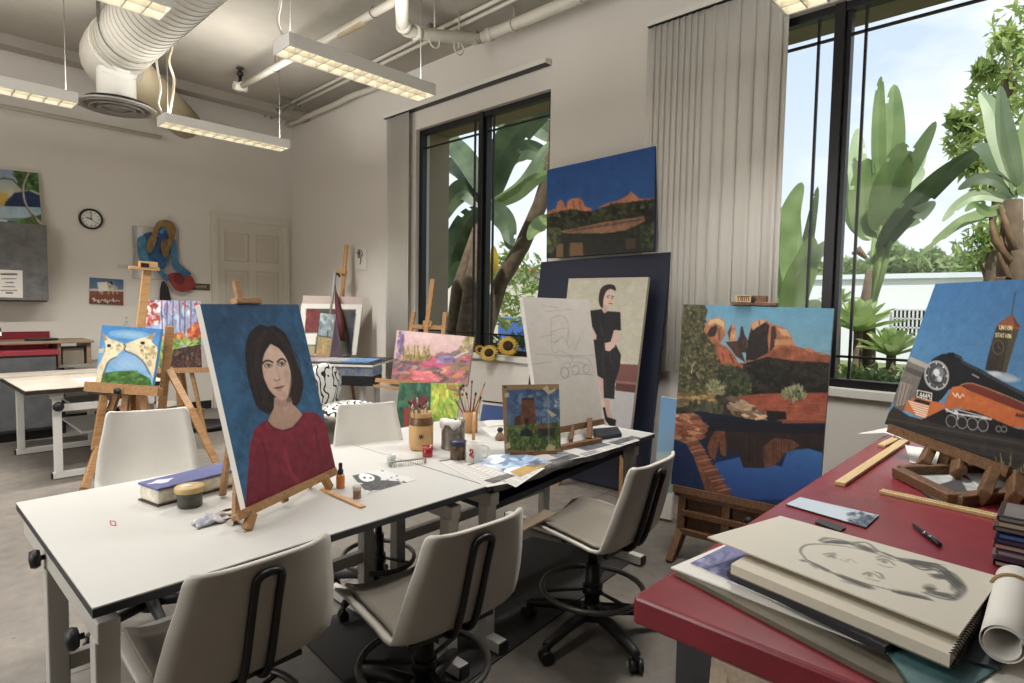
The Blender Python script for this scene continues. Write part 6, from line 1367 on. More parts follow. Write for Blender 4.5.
part('cup', MB().lathe([(0,.0),(.023,.0),(.0245,.004),(.0255,.052),(.0235,.052),(.0225,.006),(0,.006)], q, 22), mat('red_glass',(150,32,38),.25,coat=.3), t)
part('candle', MB().lathe([(.0225,.04),(0,.042)], q, 18), mat('candle_red',(176,60,58),.6), t)
q = tp(453,448); t = thing('metal_can', 'paint crusted metal can with a rag draped over its rim', 'can', tuple(q))
part('body', MB().lathe([(0,0),(.06,0),(.061,.004),(.06,.008),(.06,.13),(.062,.136),(.062,.142),(.058,.142),(.056,.02),(0,.01)], q, 26), mat('crusted_metal',(150,146,138),.35,.5,var=.5,vscale=24,col2=(84,78,70)), t)
cl = MB(); rows = []
for i in range(9):
    an = 2.2+i*.3; rows.append([(q.x+r*math.cos(an),q.y+r*math.sin(an),TZ+z+.006*math.sin(i*2+r*80)) for r, z in ((.01,.142),(.04,.152),(.064,.147),(.069,.132),(.068,.118+.012*math.sin(i*1.7)))])
single('rag', cl.grid(rows), mat('white_rag',(216,214,208),.9,var=.15,vscale=30), 'white rag hanging over the rim of the metal can', 'rag', solid=.003)
q = tp(458,459); t = thing('glass_jar', 'squat glass jar with blue black lid in front of the metal can', 'jar', tuple(q))
part('body', MB().lathe([(0,0),(.036,0),(.038,.005),(.038,.062),(.034,.07)], q, 22), mat('murky_jar',(110,92,74),.2,var=.6,vscale=26,col2=(60,48,40)), t)
part('lid', MB().lathe([(.038,.066),(.0395,.068),(.0395,.086),(.037,.089),(0,.089)], q, 22), mat('lid_navy',(34,40,62),.4), t)
q = tp(474,462); t = thing('coffee_mug', 'white coffee mug with a red crest, in front of the jars', 'mug', tuple(q))
m_mug = mat('white_ceramic',(226,224,216),.2,coat=.2)
part('body', MB().lathe([(0,0),(.034,0),(.037,.004),(.0385,.05),(.0395,.092),(.0375,.094),(.036,.09),(.034,.01),(0,.008)], q, 28), m_mug, t)
hd = Vector((math.cos(-.75),math.sin(-.75),0))
part('handle', MB().tube(cat([tuple(q+hd*.036+Vector((0,0,.078))),tuple(q+hd*.058+Vector((0,0,.076))),tuple(q+hd*.068+Vector((0,0,.052))),tuple(q+hd*.058+Vector((0,0,.026))),tuple(q+hd*.036+Vector((0,0,.02)))],False,4),.0055,8), m_mug, t)
cr = MB(); dv = (O-q); dv.z = 0; dv = dv.normalized(); sv = Vector((-dv.y,dv.x,0))
dv2 = (dv-sv*.35).normalized(); sv2 = Vector((-dv2.y,dv2.x,0)); cc = q+dv2*.0392
for pts in ([(-.010,.065),(-.004,.07),(-.003,.05),(-.010,.045)],[(-.002,.068),(.006,.072),(.010,.06),(.002,.055)],[(-.004,.052),(.004,.054),(.003,.034),(-.003,.03)],[(.004,.052),(.011,.046),(.009,.034),(.005,.038)],[(-.012,.043),(-.006,.042),(-.007,.026),(-.012,.03)]):
    vs = [cc+sv2*u*-1+Vector((0,0,v)) for u, v in pts]; cr.add(vs+[v+dv2*.0012 for v in vs], [(0,1,2,3),(7,6,5,4),(0,4,5,1),(1,5,6,2),(2,6,7,3),(3,7,4,0)])
part('red_crest', cr, mat('crest_red',(176,44,48),.5), t)
q = tp(470,432); bj = thing('brush_pot', 'tan pot of long handled brushes behind the metal can', 'pot', tuple(q))
part('pot', MB().lathe([(0,0),(.04,0),(.043,.004),(.043,.12),(.04,.12),(.038,.01),(0,.01)], q, 22), mat('pot_clay',(168,124,80),.6,var=.1), bj)
tips = [(457,386),(463,384),(472,380),(486,380),(476,392),(466,392),(454,398),(481,396)]
for i, (x, y) in enumerate(tips):
    e_ = atp(x, y, q+Vector(((i-4)*.004,(i%3-1)*.012,0)), Vector((.73,.68,0))); b = q+Vector(((i-4)*.005,((i*3)%5-2)*.006,.03))
    brush(b, e_, i+1, 'long brush standing in the tan pot behind the metal can', 'brushes in the tan pot', .0045, .02)
q = tp(488,451); single('wooden_dowel', MB().tube([tp(473,449,TZ+.004)+Vector((0,0,0)),atp(474.5,412,tp(473,449),Vector((.73,.68,0)))],.008,8), m_pine, 'thick upright wooden dowel leaning against the metal can', 'stick')
q = tp(500,440); t = thing('ink_bottle', 'little pot bellied bottle with black stopper, left of the tower painting', 'bottle', tuple(q))
part('body', MB().lathe([(0,0),(.024,0),(.028,.006),(.027,.018),(.018,.034),(.012,.042),(.011,.05)], q, 20), mat('bottle_clay',(150,124,100),.35,var=.35,vscale=30,col2=(90,76,66)), t)
part('stopper', MB().lathe([(.012,.046),(.016,.05),(.016,.062),(.01,.068),(0,.069)], q, 16), m_black, t)
# newspapers, magazines
def sheet(nm, px, z, th, m, label, cat_, draw=None, base=None, res=60, seed=1, W=1.4):
    v = [tp(*p, TZ+z) for p in px]
    if draw:
        a = Art(px, int(res*W), res, base, seed); draw(a); return picture(nm, a, v, th, label, cat_)
    return single(nm, MB().quadbox([v[3],v[2],v[1],v[0]], th), m, label, cat_)
def news(a):
    a.frame(0,0,1)
    for i in range(9):
        y = 0
    P = a.q
    def uv(u, v): return tuple((np.array(P[0])*(1-u)+np.array(P[1])*u)*(1-v)+(np.array(P[3])*(1-u)+np.array(P[2])*u)*v)
    for k in range(14):
        v = .12+k*.06; a.line([uv(.06,v),uv(.30,v)],.35,(120,118,114),.7); a.line([uv(.36,v),uv(.62,v)],.35,(120,118,114),.7); a.line([uv(.68,v),uv(.94,v)],.35,(120,118,114),.7)
    a.line([uv(.06,.05),uv(.94,.05)],1.2,(60,60,62),.9)
def grnews(col1, col2):
    def f(a):
        news(a); a.frame(0,0,1); P = np.array(a.q)
        def uv(u, v): return tuple((P[0]*(1-u)+P[1]*u)*(1-v)+(P[3]*(1-u)+P[2]*u)*v)
        a.poly([uv(.35,.1),uv(.95,.1),uv(.95,.6),uv(.35,.6)],col1,var=.3); a.poly([uv(.05,.65),uv(.5,.65),uv(.5,.95),uv(.05,.95)],col2,var=.3)
    return f
sheet('newspaper', [(436,460),(464,456),(520,481),(487,487)], .002, .0015, None, 'folded newspaper at the seam, under the coffee mug\'s left side', 'newspaper', news, (204,200,194), 70, 41)
def nh(a):
    news(a); a.frame(0,0,1); a.poly([(470,476),(494,474),(500,478),(478,480)],(120,120,120),.6)
sheet('newspaper', [(462,463),(490,458),(545,468),(516,487)], .004, .0015, None, 'newspaper page with grey heading in front of the coffee mug', 'newspaper', nh, (208,204,198), 70, 42)
def mag(a):
    a.frame(360,340,300/1024); a.dabs([(350,420),(480,390),(640,420),(540,470)],90,24,7,[(160,186,216),(120,150,190),(190,206,224),(90,110,140),(214,220,224)],.8,-8); a.poly([(510,450),(560,430),(640,420),(650,432),(610,455),(550,468)],(196,156,84),c2=(176,136,70),var=.1); a.poly([(560,430),(600,415),(640,422),(600,432)],(90,96,100),.7); a.line([(400,425),(550,468)],4,(120,130,140),.7)
sheet('magazine', [(471,462),(510,450),(552,462),(520,477)], .006, .004, None, 'open magazine with a pale blue seascape and golden beach picture', 'magazine', mag, (170,190,214), 90, 43)
sheet('newspaper', [(530,456),(575,448),(592,455),(548,464)], .003, .002, None, 'newspaper sheet poking out below the tower painting', 'newspaper', grnews((120,128,138),(180,150,90)), (200,198,194), 60, 44)
sheet('newspaper', [(560,450),(600,441),(622,446),(585,457)], .005, .002, None, 'newspaper with dark photo beside the tower painting\'s right corner', 'newspaper', grnews((90,94,100),(140,140,146)), (198,196,192), 60, 45)
sheet('newspaper', [(588,444),(618,436),(640,440),(612,449)], .003, .002, None, 'crumpled newspaper at the right end of the white table', 'newspaper', grnews((170,172,176),(120,124,130)), (196,194,190), 60, 46)
m_paper = mat('white_paper',(226,224,218),.7)
sheet('blank_sheet', [(480,428),(505,420),(520,430),(492,437)], .002, .001, m_paper, 'blank white sheet behind the little stoppered bottle', 'paper')
sheet('white_envelope', [(483,421),(506,417),(512,424),(488,427)], .006, .002, m_paper, 'white envelope leaning against the small blue framed picture', 'envelope')
# draped strip along the near edge of table B
rows = []
for i in range(25):
    x = 1.70+i*.05; yy = 1.69+.033*(x-1.668); h = .034+.004*math.sin(i*1.3)+.004*math.sin(i*.5)
    rows.append([(x,yy+.05,TZ+.0035),(x,yy-.002,TZ+.0035),(x,yy-.006,TZ-.004),(x,yy-.006,TZ-h)])
single('paint_cloth', MB().grid(rows), mat('paint_cloth',(52,54,58),.8,var=.7,vscale=16,col2=(120,118,116)), 'paint splashed cloth hanging over the front edge of the newspaper table', 'cloth', solid=.002)
q0 = [tp(593,433),tp(618,431),tp(622,438),tp(597,441)]
single('black_pouch', MB().quadbox([p+Vector((0,0,.028)) for p in reversed(q0)],.026), mat('pouch_black',(34,38,46),.5,var=.3,vscale=20), 'dark zip pouch near the right end of the newspaper table', 'pouch', bevel=.008)
qp = [(487,401),(506,402),(503,422),(480,419)]
q4, n4 = plane_quad([(482,400),(508,403),(505,424),(478,421)], tp(480,421), -40, 12); a = Art([(482,400),(508,403),(505,424),(478,421)], 40, 36, (66,92,156), 47); a.frame(0,0,1); a.poly([(482,400),(508,403),(507.8,405.5),(482,402.5)],(56,44,34)); a.poly([(482,402),(507,405),(507,407),(482,404)],(206,200,186)); a.line([(482,402),(479,421)],2.5,(206,200,186))
picture('framed_picture', a, q4, .015, 'small plain blue picture in a thin frame, propped behind the brush pot', 'picture', side=(60,48,38))
# sunflowers on the sill
m_pet = leafmat('sunflower_petal',(206,164,40),(224,190,70),.3,20); m_disk = mat('sunflower_disk',(52,34,22),.9,bump=.5,bscale=200); m_stem = mat('flower_stem',(90,110,56),.7)
for i, (x, y, r) in enumerate(((489,353,.095),(508,346,.105),(480,350,.055))):
    c = atx(x,y,XW-.07); t = thing('sunflower', ['sunflower lying lowest on the window sill','sunflower standing tallest on the window sill','small half hidden sunflower bud at the left of the sill group'][i], 'flower', (c.x,c.y,SZ+.02))
    n_ = (O-c).normalized()*.8+Vector((0,.2*(1-i),.35)); n_.normalize(); u = n_.orthogonal().normalized(); v = n_.cross(u); pt = MB()
    for k in range(32):
        an = k*2*PI/16+(k//16)*.2; d = u*math.cos(an)+v*math.sin(an); s2 = n_.cross(d); o_ = n_*(.006-.008*(k//16))
        pt.add([c+d*r*.4+o_-s2*r*.07, c+d*r*.7+o_*1.5-s2*r*.11, c+d*r*1.05+o_*.2, c+d*r*.7+o_*1.5+s2*r*.11, c+d*r*.4+o_+s2*r*.07], [(0,1,2,3,4)])
    part('petals', pt, m_pet, t); part('disk', MB().lathe([(r*.5,0),(r*.48,.012),(r*.3,.018),(0,.014)], c, 18, n_.to_track_quat('Z','Y').to_matrix()), m_disk, t)
    part('stem', MB().tube([c-n_*.005, c-n_*.04+Vector((0,.03,-.02)), Vector((XW-.0,c.y+.14,SZ+.03))],.006,6), m_stem, t)
    lf = MB()
    for k in (-1,1): lf.grid([[c+Vector((.02,.05*k+w_*.02,-.03+.03*tt)) + Vector((0,k*.05*tt,0)) for w_ in (-1,0,1)] for tt in (0,.5,1)])
    part('leaf', lf, m_stem, t)
# ================================================================== ON THE RED TABLE
RT_ = .921
def rp(x, y, z=RT_): return atz(x, y, z)
def rbox(nm, px, z0, z1, m, label, cat_, group=None, bevel=0):
    v = [rp(x,y,z1) for x, y in px]; return single(nm, MB().quadbox([v[3],v[2],v[1],v[0]], z1-z0), m, label, cat_, group, bevel)
m_cream = mat('drawing_paper',(210,203,186),.75,var=.03,vscale=6)
m_grey = mat('grey_card',(120,116,108),.7)
# stack (bottom to top)
rbox('portfolio', [(676,571),(760,533),(1040,650),(935,705)], RT_, RT_+.010, mat('portfolio_board',(104,98,84),.7,var=.2), 'grey brown board at the bottom of the paper stack on the red table', 'board')
rbox('white_print', [(671,567),(728,543),(925,640),(898,656)], RT_+.0105, RT_+.014, m_paper, 'curled white sheet sticking out at the left of the paper stack', 'paper')
px = [(690,563),(738,540),(890,625),(866,640)]
a = Art(px, 100, 60, (120,124,168), 51); a.frame(640,470,.375); a.poly([(100,250),(230,190),(420,300),(700,470),(640,500)],(100,104,160),c2=(150,150,190),var=.12); a.dabs([(120,250),(240,200),(300,280),(220,300)],40,18,7,[(170,172,206),(130,134,180),(84,88,140)],.7); a.dabs([(500,400),(700,460),(690,490),(560,440)],30,16,6,[(50,60,90),(70,110,120),(40,44,60)],.8)
picture('sky_print', a, [rp(*p,RT_+.0165) for p in px], .002, 'violet blue sky photo print in the paper stack', 'print')
rbox('colour_print', [(880,640),(960,600),(1010,660),(930,712)], RT_+.017, RT_+.021, mat('teal_print',(70,106,110),.5,var=.5,vscale=14), 'teal edged print poking from the right of the paper stack', 'print')
rbox('black_portfolio', [(727,570),(790,533),(960,594),(885,647)], RT_+.0215, RT_+.034, mat('portfolio_black',(30,30,36),.6), 'black portfolio case in the middle of the paper stack', 'portfolio')
rbox('dark_document', [(930,650),(990,590),(1020,600),(1000,668)], RT_+.0215, RT_+.026, mat('dark_print',(52,58,66),.5,var=.4,vscale=30), 'dark printed booklet under the paper roll', 'booklet')
rbox('white_folder', [(900,668),(1015,610),(1060,640),(1010,740)], RT_+.0125, RT_+.0165, m_paper, 'white folder sheet at the right end of the paper stack', 'paper')
sk = thing('sketchbook', 'thick spiral sketchbook lying under the portrait drawing', 'sketchbook', tuple(rp(850,590,RT_+.036)))
v = [rp(x,y,RT_+.054) for x, y in ((731,564),(790,530),(1000,580),(950,655))]
part('pages', MB().quadbox([v[3],v[2],v[1],v[0]],.018), m_cream, sk)
part('back_cover', MB().quadbox([p+Vector((0,0,-.0181)) for p in (v[3],v[2],v[1],v[0])],.0025), m_grey, sk)
sp = MB(); A_, B_ = v[3], v[2]; dd = (B_-A_); un = dd.normalized(); nn = Vector((-un.y,un.x,0))
if nn.dot(v[0]-A_) > 0: nn = -nn
for i in range(34):
    p = A_+dd*((i+.5)/34)+nn*.002+Vector((0,0,-.009)); sp.tube([p+nn*.006*math.cos(t)+Vector((0,0,.012*math.sin(t))) for t in np.linspace(0,2*PI,9)[:-1]],.0012,4,True)
part('spiral_wire', sp, mat('spiral_black',(40,38,36),.4,.6), sk)
px = [(707.5,536.8),(780.6,515.8),(1000.8,577),(958.8,635.5)]
a = Art(px, 210, 170, (212,205,188), 52); a.frame(780,510,244/963)
ch = (84,80,74)
def sm(pts, w, al, c=ch):
    for k in range(3): a.line(cat([(x+a.rng.uniform(-3,3),y+a.rng.uniform(-2,2)) for x,y in pts],False,5), w*(1-.25*k), c, al*.45, 3)
sm([(70,175),(58,150),(75,130),(120,122),(200,128),(280,140),(350,160),(400,180)],4,.9)
sm([(70,178),(110,200),(170,230),(240,255),(330,280),(430,305),(520,325),(580,342)],4,.9)
for p in ([(135,112),(160,100),(220,108),(260,125)],[(150,118),(210,112),(290,140),(340,152)],[(260,118),(310,120),(350,150)],[(430,175),(500,195),(560,200),(610,215)],[(440,180),(520,210),(580,215),(650,250),(690,290),(680,330)],[(460,190),(550,215),(640,245),(700,285)],[(600,215),(660,240),(705,280),(712,310),(670,340),(600,330),(540,310)],[(480,200),(530,222),(570,222)]): sm(p,9,.5)
for x, y, rx_, ry_, al, rot in ((200,115,60,9,.4,8),(300,140,45,9,.45,18),(500,198,60,8,.5,12),(560,215,40,8,.4,18),(600,250,30,12,.65,10),(565,290,34,16,.45,10),(668,285,20,26,.6,20),(640,320,46,9,.5,10),(250,270,60,8,.4,12),(300,285,50,8,.45,12),(200,240,26,8,.4,20),(100,205,22,9,.3,30),(60,185,18,5,.6,10),(480,310,90,7,.4,12)): a.ell(x,y,rx_,ry_,ch,al,rot,5)
def hatch(x0, y0, x1, y1, n, sp, w, al):
    for _ in range(n):
        ox = a.rng.uniform(-sp,sp); oy = a.rng.uniform(-sp,sp)*.5; f0 = a.rng.uniform(0,.4); f1 = a.rng.uniform(.6,1)
        a.line([(x0+(x1-x0)*f0+ox,y0+(y1-y0)*f0+oy),(x0+(x1-x0)*f1+ox,y0+(y1-y0)*f1+oy)], w, ch, al, 2)
hatch(140,112,270,120,22,10,3,.6); hatch(260,120,350,155,24,10,3,.65); hatch(350,150,440,185,16,8,3,.6); hatch(430,180,620,215,46,14,3,.65); hatch(600,215,705,300,44,16,3,.7); hatch(560,240,650,260,24,12,3.5,.65); hatch(540,300,680,335,34,12,3,.6); hatch(540,290,600,300,16,10,3,.6); hatch(180,235,330,290,40,11,3,.55); hatch(400,300,580,338,36,9,3,.55); hatch(60,175,190,240,20,8,3,.45)
a.ell(172,165,24,6,ch,.6,-8,4); sm([(142,160),(165,158),(190,156)],3,.8); a.ell(183,172,12,5,ch,.4,10,3)
sm([(205,176),(225,188),(245,178),(268,192)],2,.5,(140,104,86))
a.ell(378,188,17,8,ch,.5,10,4); sm([(350,182),(372,178),(396,184),(420,202)],4,.6); sm([(352,196),(380,208),(408,210)],3,.5); sm([(345,172),(380,168),(418,186)],4,.45)
a.ell(318,238,14,9,ch,.5,10,4); sm([(292,236),(312,228),(340,236),(362,252)],3.5,.6); sm([(300,248),(330,258),(356,262)],3,.5); sm([(335,226),(362,234),(374,252)],5,.5)
a.line([(215,170),(230,180),(262,190)],2,(170,130,110),.5)
picture('charcoal_portrait', a, [rp(*p,RT_+.068) for p in px], .003, 'charcoal drawing of a face lying on top of the paper stack', 'drawing', side=(190,180,156))
rl = thing('paper_roll', 'loose roll of white paper with a rubber band, right end of the paper stack', 'roll', tuple(rp(985,640,RT_+.03)))
r0, r1 = rp(1000,590,.972), rp(962,648,.972)
r0, r1 = rp(1015,581,.980), rp(1003,645,.980); dd = (r1-r0).normalized(); sid = Vector((-dd.y,dd.x,0)); rows = []
for f in np.linspace(0,1,6):
    rows.append([r0.lerp(r1,f)+(sid*math.cos(t)+Vector((0,0,1))*math.sin(t))*(.030-.0007*t) for t in np.linspace(.4,13.,70)])
part('paper', MB().grid(rows), m_paper, rl, solid=.0008)
mid = r0.lerp(r1,.22); part('rubber_band', MB().tube([mid+(sid*math.cos(t)+Vector((0,0,1))*math.sin(t))*.0315 for t in np.linspace(0,2*PI,25)[:-1]],.003,5,True), mat('band_tan',(150,124,76),.6), rl)
# postcards, pen, rulers
px = [(786,504),(800,497),(879,515),(866,527)]
a = Art(px, 70, 40, (176,190,206), 53); a.frame(640,470,.375); a.poly([(390,90),(440,75),(560,110),(545,140)],(178,194,212),c2=(196,206,216)); a.dabs([(540,110),(560,110),(635,125),(600,155),(550,140)],70,8,4,[(60,70,90),(110,124,140),(40,46,60),(150,160,170)],.85)
picture('postcard', a, [rp(*p,RT_+.004) for p in px], .003, 'pale blue postcard with a dark photo end, lying behind the drawing', 'card', side=(70,60,66))
rbox('black_photo', [(815,522),(822,519),(846,527),(840,531)], RT_, RT_+.004, m_black, 'dark photo corner peeking from behind the charcoal drawing', 'photo')
pn = thing('pen', 'dark metal pen lying on the red table', 'pen', tuple(rp(926,535)))
p0, p1 = rp(912,523.5,RT_+.006), rp(940,545,RT_+.006); dd = (p1-p0)
part('barrel', MB().tube([p0,p0+dd*.08,p0+dd*.5,p1],[.001,.004,.006,.0055],10), mat('pen_dark',(44,52,54),.25,.5), pn)
part('ring', MB().tube([p0+dd*.48,p0+dd*.53],.0068,10), mat('pen_silver',(170,172,170),.25,.9), pn)
part('clip', MB().bar(p0+dd*.56+Vector((0,0,.007)),p0+dd*.92+Vector((0,0,.007)),.003,.002), mat('pen_silver',(170,172,170)), pn)
m_rul = wood('ruler_wood',(190,162,112),(210,184,136),2)
def stick(p, q_, w, label, h=.012, nm='yardstick'):
    v0, v1 = rp(*p,RT_+h/2), rp(*q_,RT_+h/2); return single(nm, MB().bar(v0,v1,w,h), m_rul, label, 'stick', bevel=.001)
stick((840,484),(906,440),.03,'broad wooden batten pointing toward the window on the red table', .012, 'wooden_batten')
rt2 = thing('wooden_ruler', 'long wooden ruler with dark graduations, in front of the locomotive easel', 'ruler', tuple(rp(940,503)))
v0, v1 = rp(881,491,RT_+.004), rp(1004,518,RT_+.004); part('blade', MB().bar(v0,v1,.035,.008), m_rul, rt2)
dm = MB(); dd = v1-v0; sd_ = Vector((-dd.y,dd.x,0)).normalized()
for i in range(1,40): p = v0+dd*(i/40)+Vector((0,0,.0042)); dm.bar(p+sd_*.017,p+sd_*(.006 if i%5 == 0 else .011),.0012,.0006)
dm.bar(v0+Vector((0,0,.0042)),v1+Vector((0,0,.0042)),.0015,.0006)
part('graduations', dm, mat('ink_brown',(70,50,34),.6), rt2)
stick((881,446),(903,435),.03,'short batten behind the broad one at the window end of the red table', .01, 'wooden_batten')
sheet_px = [(856,433),(884,428),(916,443),(896,441)]
v = [rp(x,y,RT_+.03) for x, y in sheet_px]; v[0].z += .0
single('loose_paper', MB().quadbox([rp(857,434,RT_+.035),rp(886,433,RT_+.02),rp(908,441,RT_+.014),rp(886,428,RT_+.03)][::-1],.001), m_paper, 'white paper curling over the window end of the red table', 'paper')
for i, (px, m, lab) in enumerate((([(905,445),(950,452),(962,472),(910,462)], m_paper, 'white sheet under the back of the locomotive easel'),([(895,474),(930,462),(990,490),(945,500)], mat('grey_paper',(170,172,170),.7,var=.3,vscale=16), 'grey printed sheet under the locomotive easel frame'),([(955,460),(1030,470),(1050,500),(985,497)], mat('sketch_grey',(186,186,184),.7,var=.2,vscale=14), 'pale sketch sheet under the right side of the locomotive easel'),([(921,490),(960,478),(975,505),(940,503)], mat('dark_sheet',(60,60,62),.6), 'dark sheet under the front corner of the locomotive easel'))):
    rbox('paper_sheet', px, RT_+.0005*i, RT_+.002+.0015*i, m, lab, 'paper')
# stack of CD cases
cdc = [(30,30,34),(120,104,112),(96,84,96),(110,60,66),(52,50,60),(30,44,76),(60,56,54),(128,120,104),(40,40,44)]
m_case = mat('case_plastic',(70,70,72),.15,spec=.6)
cp = rp(991,566); labs = ['bottom','second','third','fourth','fifth','sixth','seventh','eighth','topmost']
for i in range(9):
    z = RT_+.0125*i; e1 = Vector((.93,-.1,0)).normalized(); a_ = Vector((1.60,.105,0)); 
    j = .004*math.sin(i*2.3); x0 = 1.655+j; y1 = .098+j
    t = thing('cd_case', 'plastic disc case, %s in the stack on the red table' % (labs[i] + (' one' if i in (0,8) else ' from the bottom')), 'disc case', (x0+.07,y1-.06,z), 0, 'stack of disc cases')
    part('case', MB().b2((x0,y1-.125,z),(x0+.14,y1,z+.0105)), mat('case%d' % i, cdc[i], .2, spec=.6), t, .001)
    part('spine_label', MB().b2((x0-.0006,y1-.12,z+.002),(x0,y1-.005,z+.0085)).b2((x0+.01,y1,z+.002),(x0+.13,y1+.0006,z+.0085)), mat('spine%d' % i, [(170,166,160),(84,66,90),(150,140,150),(160,150,140),(60,60,80),(70,96,150),(110,104,100),(170,160,140),(120,118,114)][i], .4), t)
    if i == 8:
        part('cover_print', MB().b2((x0+.012,y1-.115,z+.0105),(x0+.13,y1-.01,z+.0109)), mat('cd_cover',(120,116,110),.4,var=.3,vscale=30), t); part('cover_window', MB().b2((x0+.04,y1-.10,z+.0109),(x0+.10,y1-.05,z+.0112)), m_black, t)
# wooden frame leaning against the red table base
m_pale = wood('pale_wood',(176,156,134),(204,186,164),2); Xf = 1.0
f0, f1 = atx(722,668,Xf), atx(775,690,Xf)
fr = thing('picture_frame', 'pale wooden frame leaning on the red table\'s grey base', 'frame', (Xf-.01,(f0.y+f1.y)/2,0))
y0, z0 = f0.y, f0.z; y1 = y0-.42
part('side_bar', MB().bar((Xf,y0,z0),(Xf-.10,y0,.012),.035,.02,(1,0,0)), m_pale, fr, .003)
part('side_bar', MB().bar((Xf,y1,z0),(Xf-.10,y1,.012),.035,.02,(1,0,0)), m_pale, fr, .003)
part('top_bar', MB().bar((Xf,y0+.017,z0),(Xf,y1-.017,z0),.02,.035), m_pale, fr, .003)
part('bottom_bar', MB().bar((Xf-.10,y0+.017,.02),(Xf-.10,y1-.017,.02),.02,.035), m_pale, fr, .003)
part('backing', MB().quadbox([(Xf-.09,y0,.03),(Xf-.09,y1,.03),(Xf+.006,y1,z0-.01),(Xf+.006,y0,z0-.01)],.004), mat('frame_backing',(176,150,112),.7), fr)
# floor clutter
single('storage_bin', MB().lathe([(0,0),(.17,0),(.2,.02),(.22,.30),(.24,.31),(.23,.29),(.2,.03),(0,.02)],(2.1,7.4,0),22), mat('bin_cream',(176,168,152),.6), 'cream plastic bin on the floor behind the giraffe easel', 'bin')
single('black_tray', MB().lathe([(0,.01),(.24,.0),(.28,.05),(.27,.06),(.23,.02),(0,.02)],(2.55,7.2,0),24), m_black, 'black plant tray on the floor by the back wall', 'tray')
red = tp(112,524); rl_ = MB()
q = [tp(110,521),tp(115,521.5),tp(116,526),tp(111,525)]
for i in range(4): rl_.bar(q[i]+Vector((0,0,.0008)),q[(i+1)%4]+Vector((0,0,.0008)),.003,.001)
single('red_paint_mark', rl_, mat('red_paint',(180,50,50),.5), 'small red outlined paint mark on the bare table corner', 'paint mark')
# ================================================================== LIGHT
w = bpy.data.worlds.new('sky'); sc.world = w; w.use_nodes = True; nt = w.node_tree; nt.nodes.clear(); ln = nt.links
out = nt.nodes.new('ShaderNodeOutputWorld'); bg = nt.nodes.new('ShaderNodeBackground'); tc = nt.nodes.new('ShaderNodeTexCoord')
sx = nt.nodes.new('ShaderNodeSeparateXYZ'); ln.new(tc.outputs['Generated'], sx.inputs[0])
gr = nt.nodes.new('ShaderNodeValToRGB'); gr.color_ramp.elements[0].position = .0; gr.color_ramp.elements[0].color = L((236,238,240)); gr.color_ramp.elements[1].position = .75; gr.color_ramp.elements[1].color = L((160,188,222))
e = gr.color_ramp.elements.new(.28); e.color = L((206,218,234))
ln.new(sx.outputs['Z'], gr.inputs['Fac'])
mp = nt.nodes.new('ShaderNodeMapping'); mp.inputs['Scale'].default_value = (1.6,1.6,3.4); mp.inputs['Location'].default_value = (.35,.2,.1); ln.new(tc.outputs['Generated'], mp.inputs['Vector'])
nz = nt.nodes.new('ShaderNodeTexNoise'); nz.inputs['Scale'].default_value = 2.2; nz.inputs['Detail'].default_value = 8; nz.inputs['Roughness'].default_value = .55; ln.new(mp.outputs['Vector'], nz.inputs['Vector'])
cr = nt.nodes.new('ShaderNodeValToRGB'); cr.color_ramp.elements[0].position = .44; cr.color_ramp.elements[0].color = (0,0,0,1); cr.color_ramp.elements[1].position = .62; cr.color_ramp.elements[1].color = (1,1,1,1); ln.new(nz.outputs['Fac'], cr.inputs['Fac'])
mx = nt.nodes.new('ShaderNodeMix'); mx.data_type = 'RGBA'; mx.inputs[7].default_value = (.86,.87,.89,1); ln.new(cr.outputs['Color'], mx.inputs[0]); ln.new(gr.outputs['Color'], mx.inputs[6])
bg.inputs['Strength'].default_value = SKY; ln.new(mx.outputs[2], bg.inputs['Color']); ln.new(bg.outputs[0], out.inputs['Surface'])
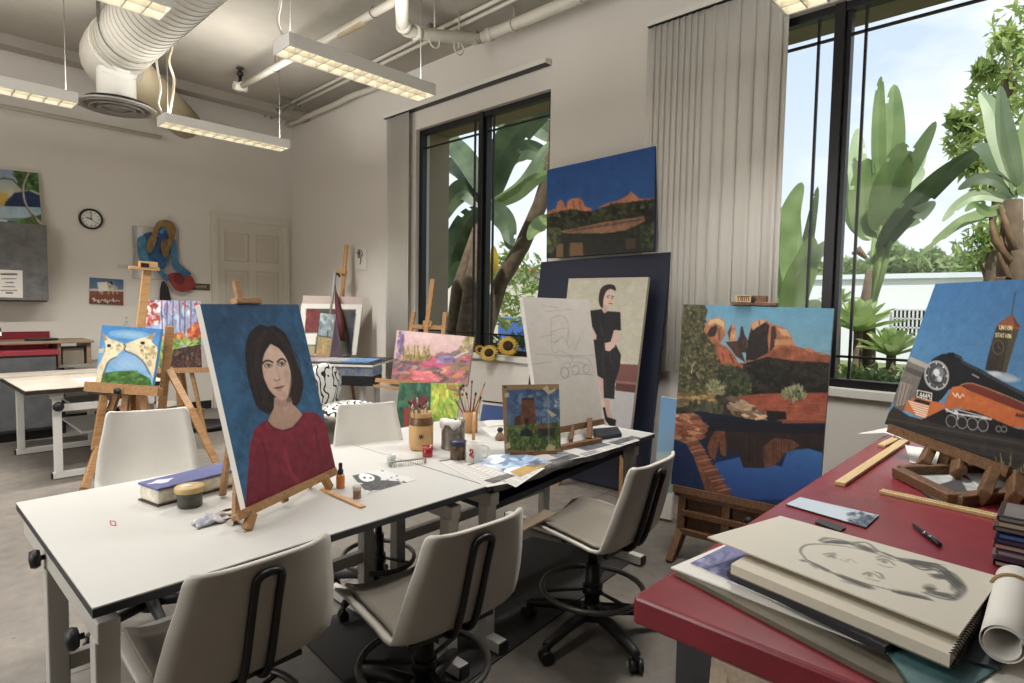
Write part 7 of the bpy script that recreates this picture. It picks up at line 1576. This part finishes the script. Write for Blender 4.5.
def lamp(nm, typ, loc, e, col, rot=None, **k):
    l = bpy.data.lights.new(nm, typ); l.energy = e; l.color = col
    for a_, b_ in k.items(): setattr(l, a_, b_)
    o = bpy.data.objects.new(nm, l); C.objects.link(o); o.location = loc
    if rot is not None: o.rotation_euler = rot
    return o
sd = Vector((.45,.35,-.82)); lamp('sun', 'SUN', (0,0,20), SUN, (1,.95,.86), sd.to_track_quat('-Z','Y').to_euler(), angle=.012)
for nm, (y0, y1) in (('window_portal', W1), ('window_portal', W2)):
    o = lamp(nm, 'AREA', (XW+.19,(y0+y1)/2,(SZ+HZ)/2), 1, (1,1,1), (0,PI/2,0), shape='RECTANGLE', size=HZ-SZ, size_y=y1-y0)
    o.data.cycles.is_portal = True
# tubes of the hanging lights: each shines down through its louvre and, through the slotted top, up to the ceiling; the last ones are bare lamps for unseen fixtures out of frame
for x, y in ((2.4,3.76),(2.41,6.15),(.58,6.15),(.57,3.80),(pq.x-.58,pq.y+.1),(-1.5,3.78),(-1.5,6.15),(.57,1.45)):
    k = FRONT if y < 2 and x < 2 else (BACK if y > 5 else 1)
    lamp('fluorescent_tube', 'AREA', (x,y,3.068), DOWN*k, (1,.975,.935), (0,0,0), shape='RECTANGLE', size=1.08, size_y=.16, spread=2.2)
    lamp('fluorescent_uplight', 'AREA', (x,y,3.19), UPL*k, (1,.975,.935), (PI,0,0), shape='RECTANGLE', size=1.08, size_y=.16)
o = lamp('wall_fill', 'AREA', (-2.4,2.6,2.3), WALL_FILL, (1,.98,.95), None, shape='DISK', size=2.6)  # unseen fill lamp, added out of view to brighten the window wall
o.rotation_euler = Vector((1,.15,.28)).to_track_quat('-Z','Y').to_euler()
sc.view_settings.view_transform = VIEW; sc.view_settings.look = 'None'; sc.view_settings.exposure = EXPO; sc.view_settings.gamma = 1.0
cy = sc.cycles; cy.use_denoising = True; cy.max_bounces = 8; cy.diffuse_bounces = 5; cy.glossy_bounces = 3; cy.transparent_max_bounces = 12; cy.caustics_reflective = False; cy.caustics_refractive = False; cy.sample_clamp_indirect = 6
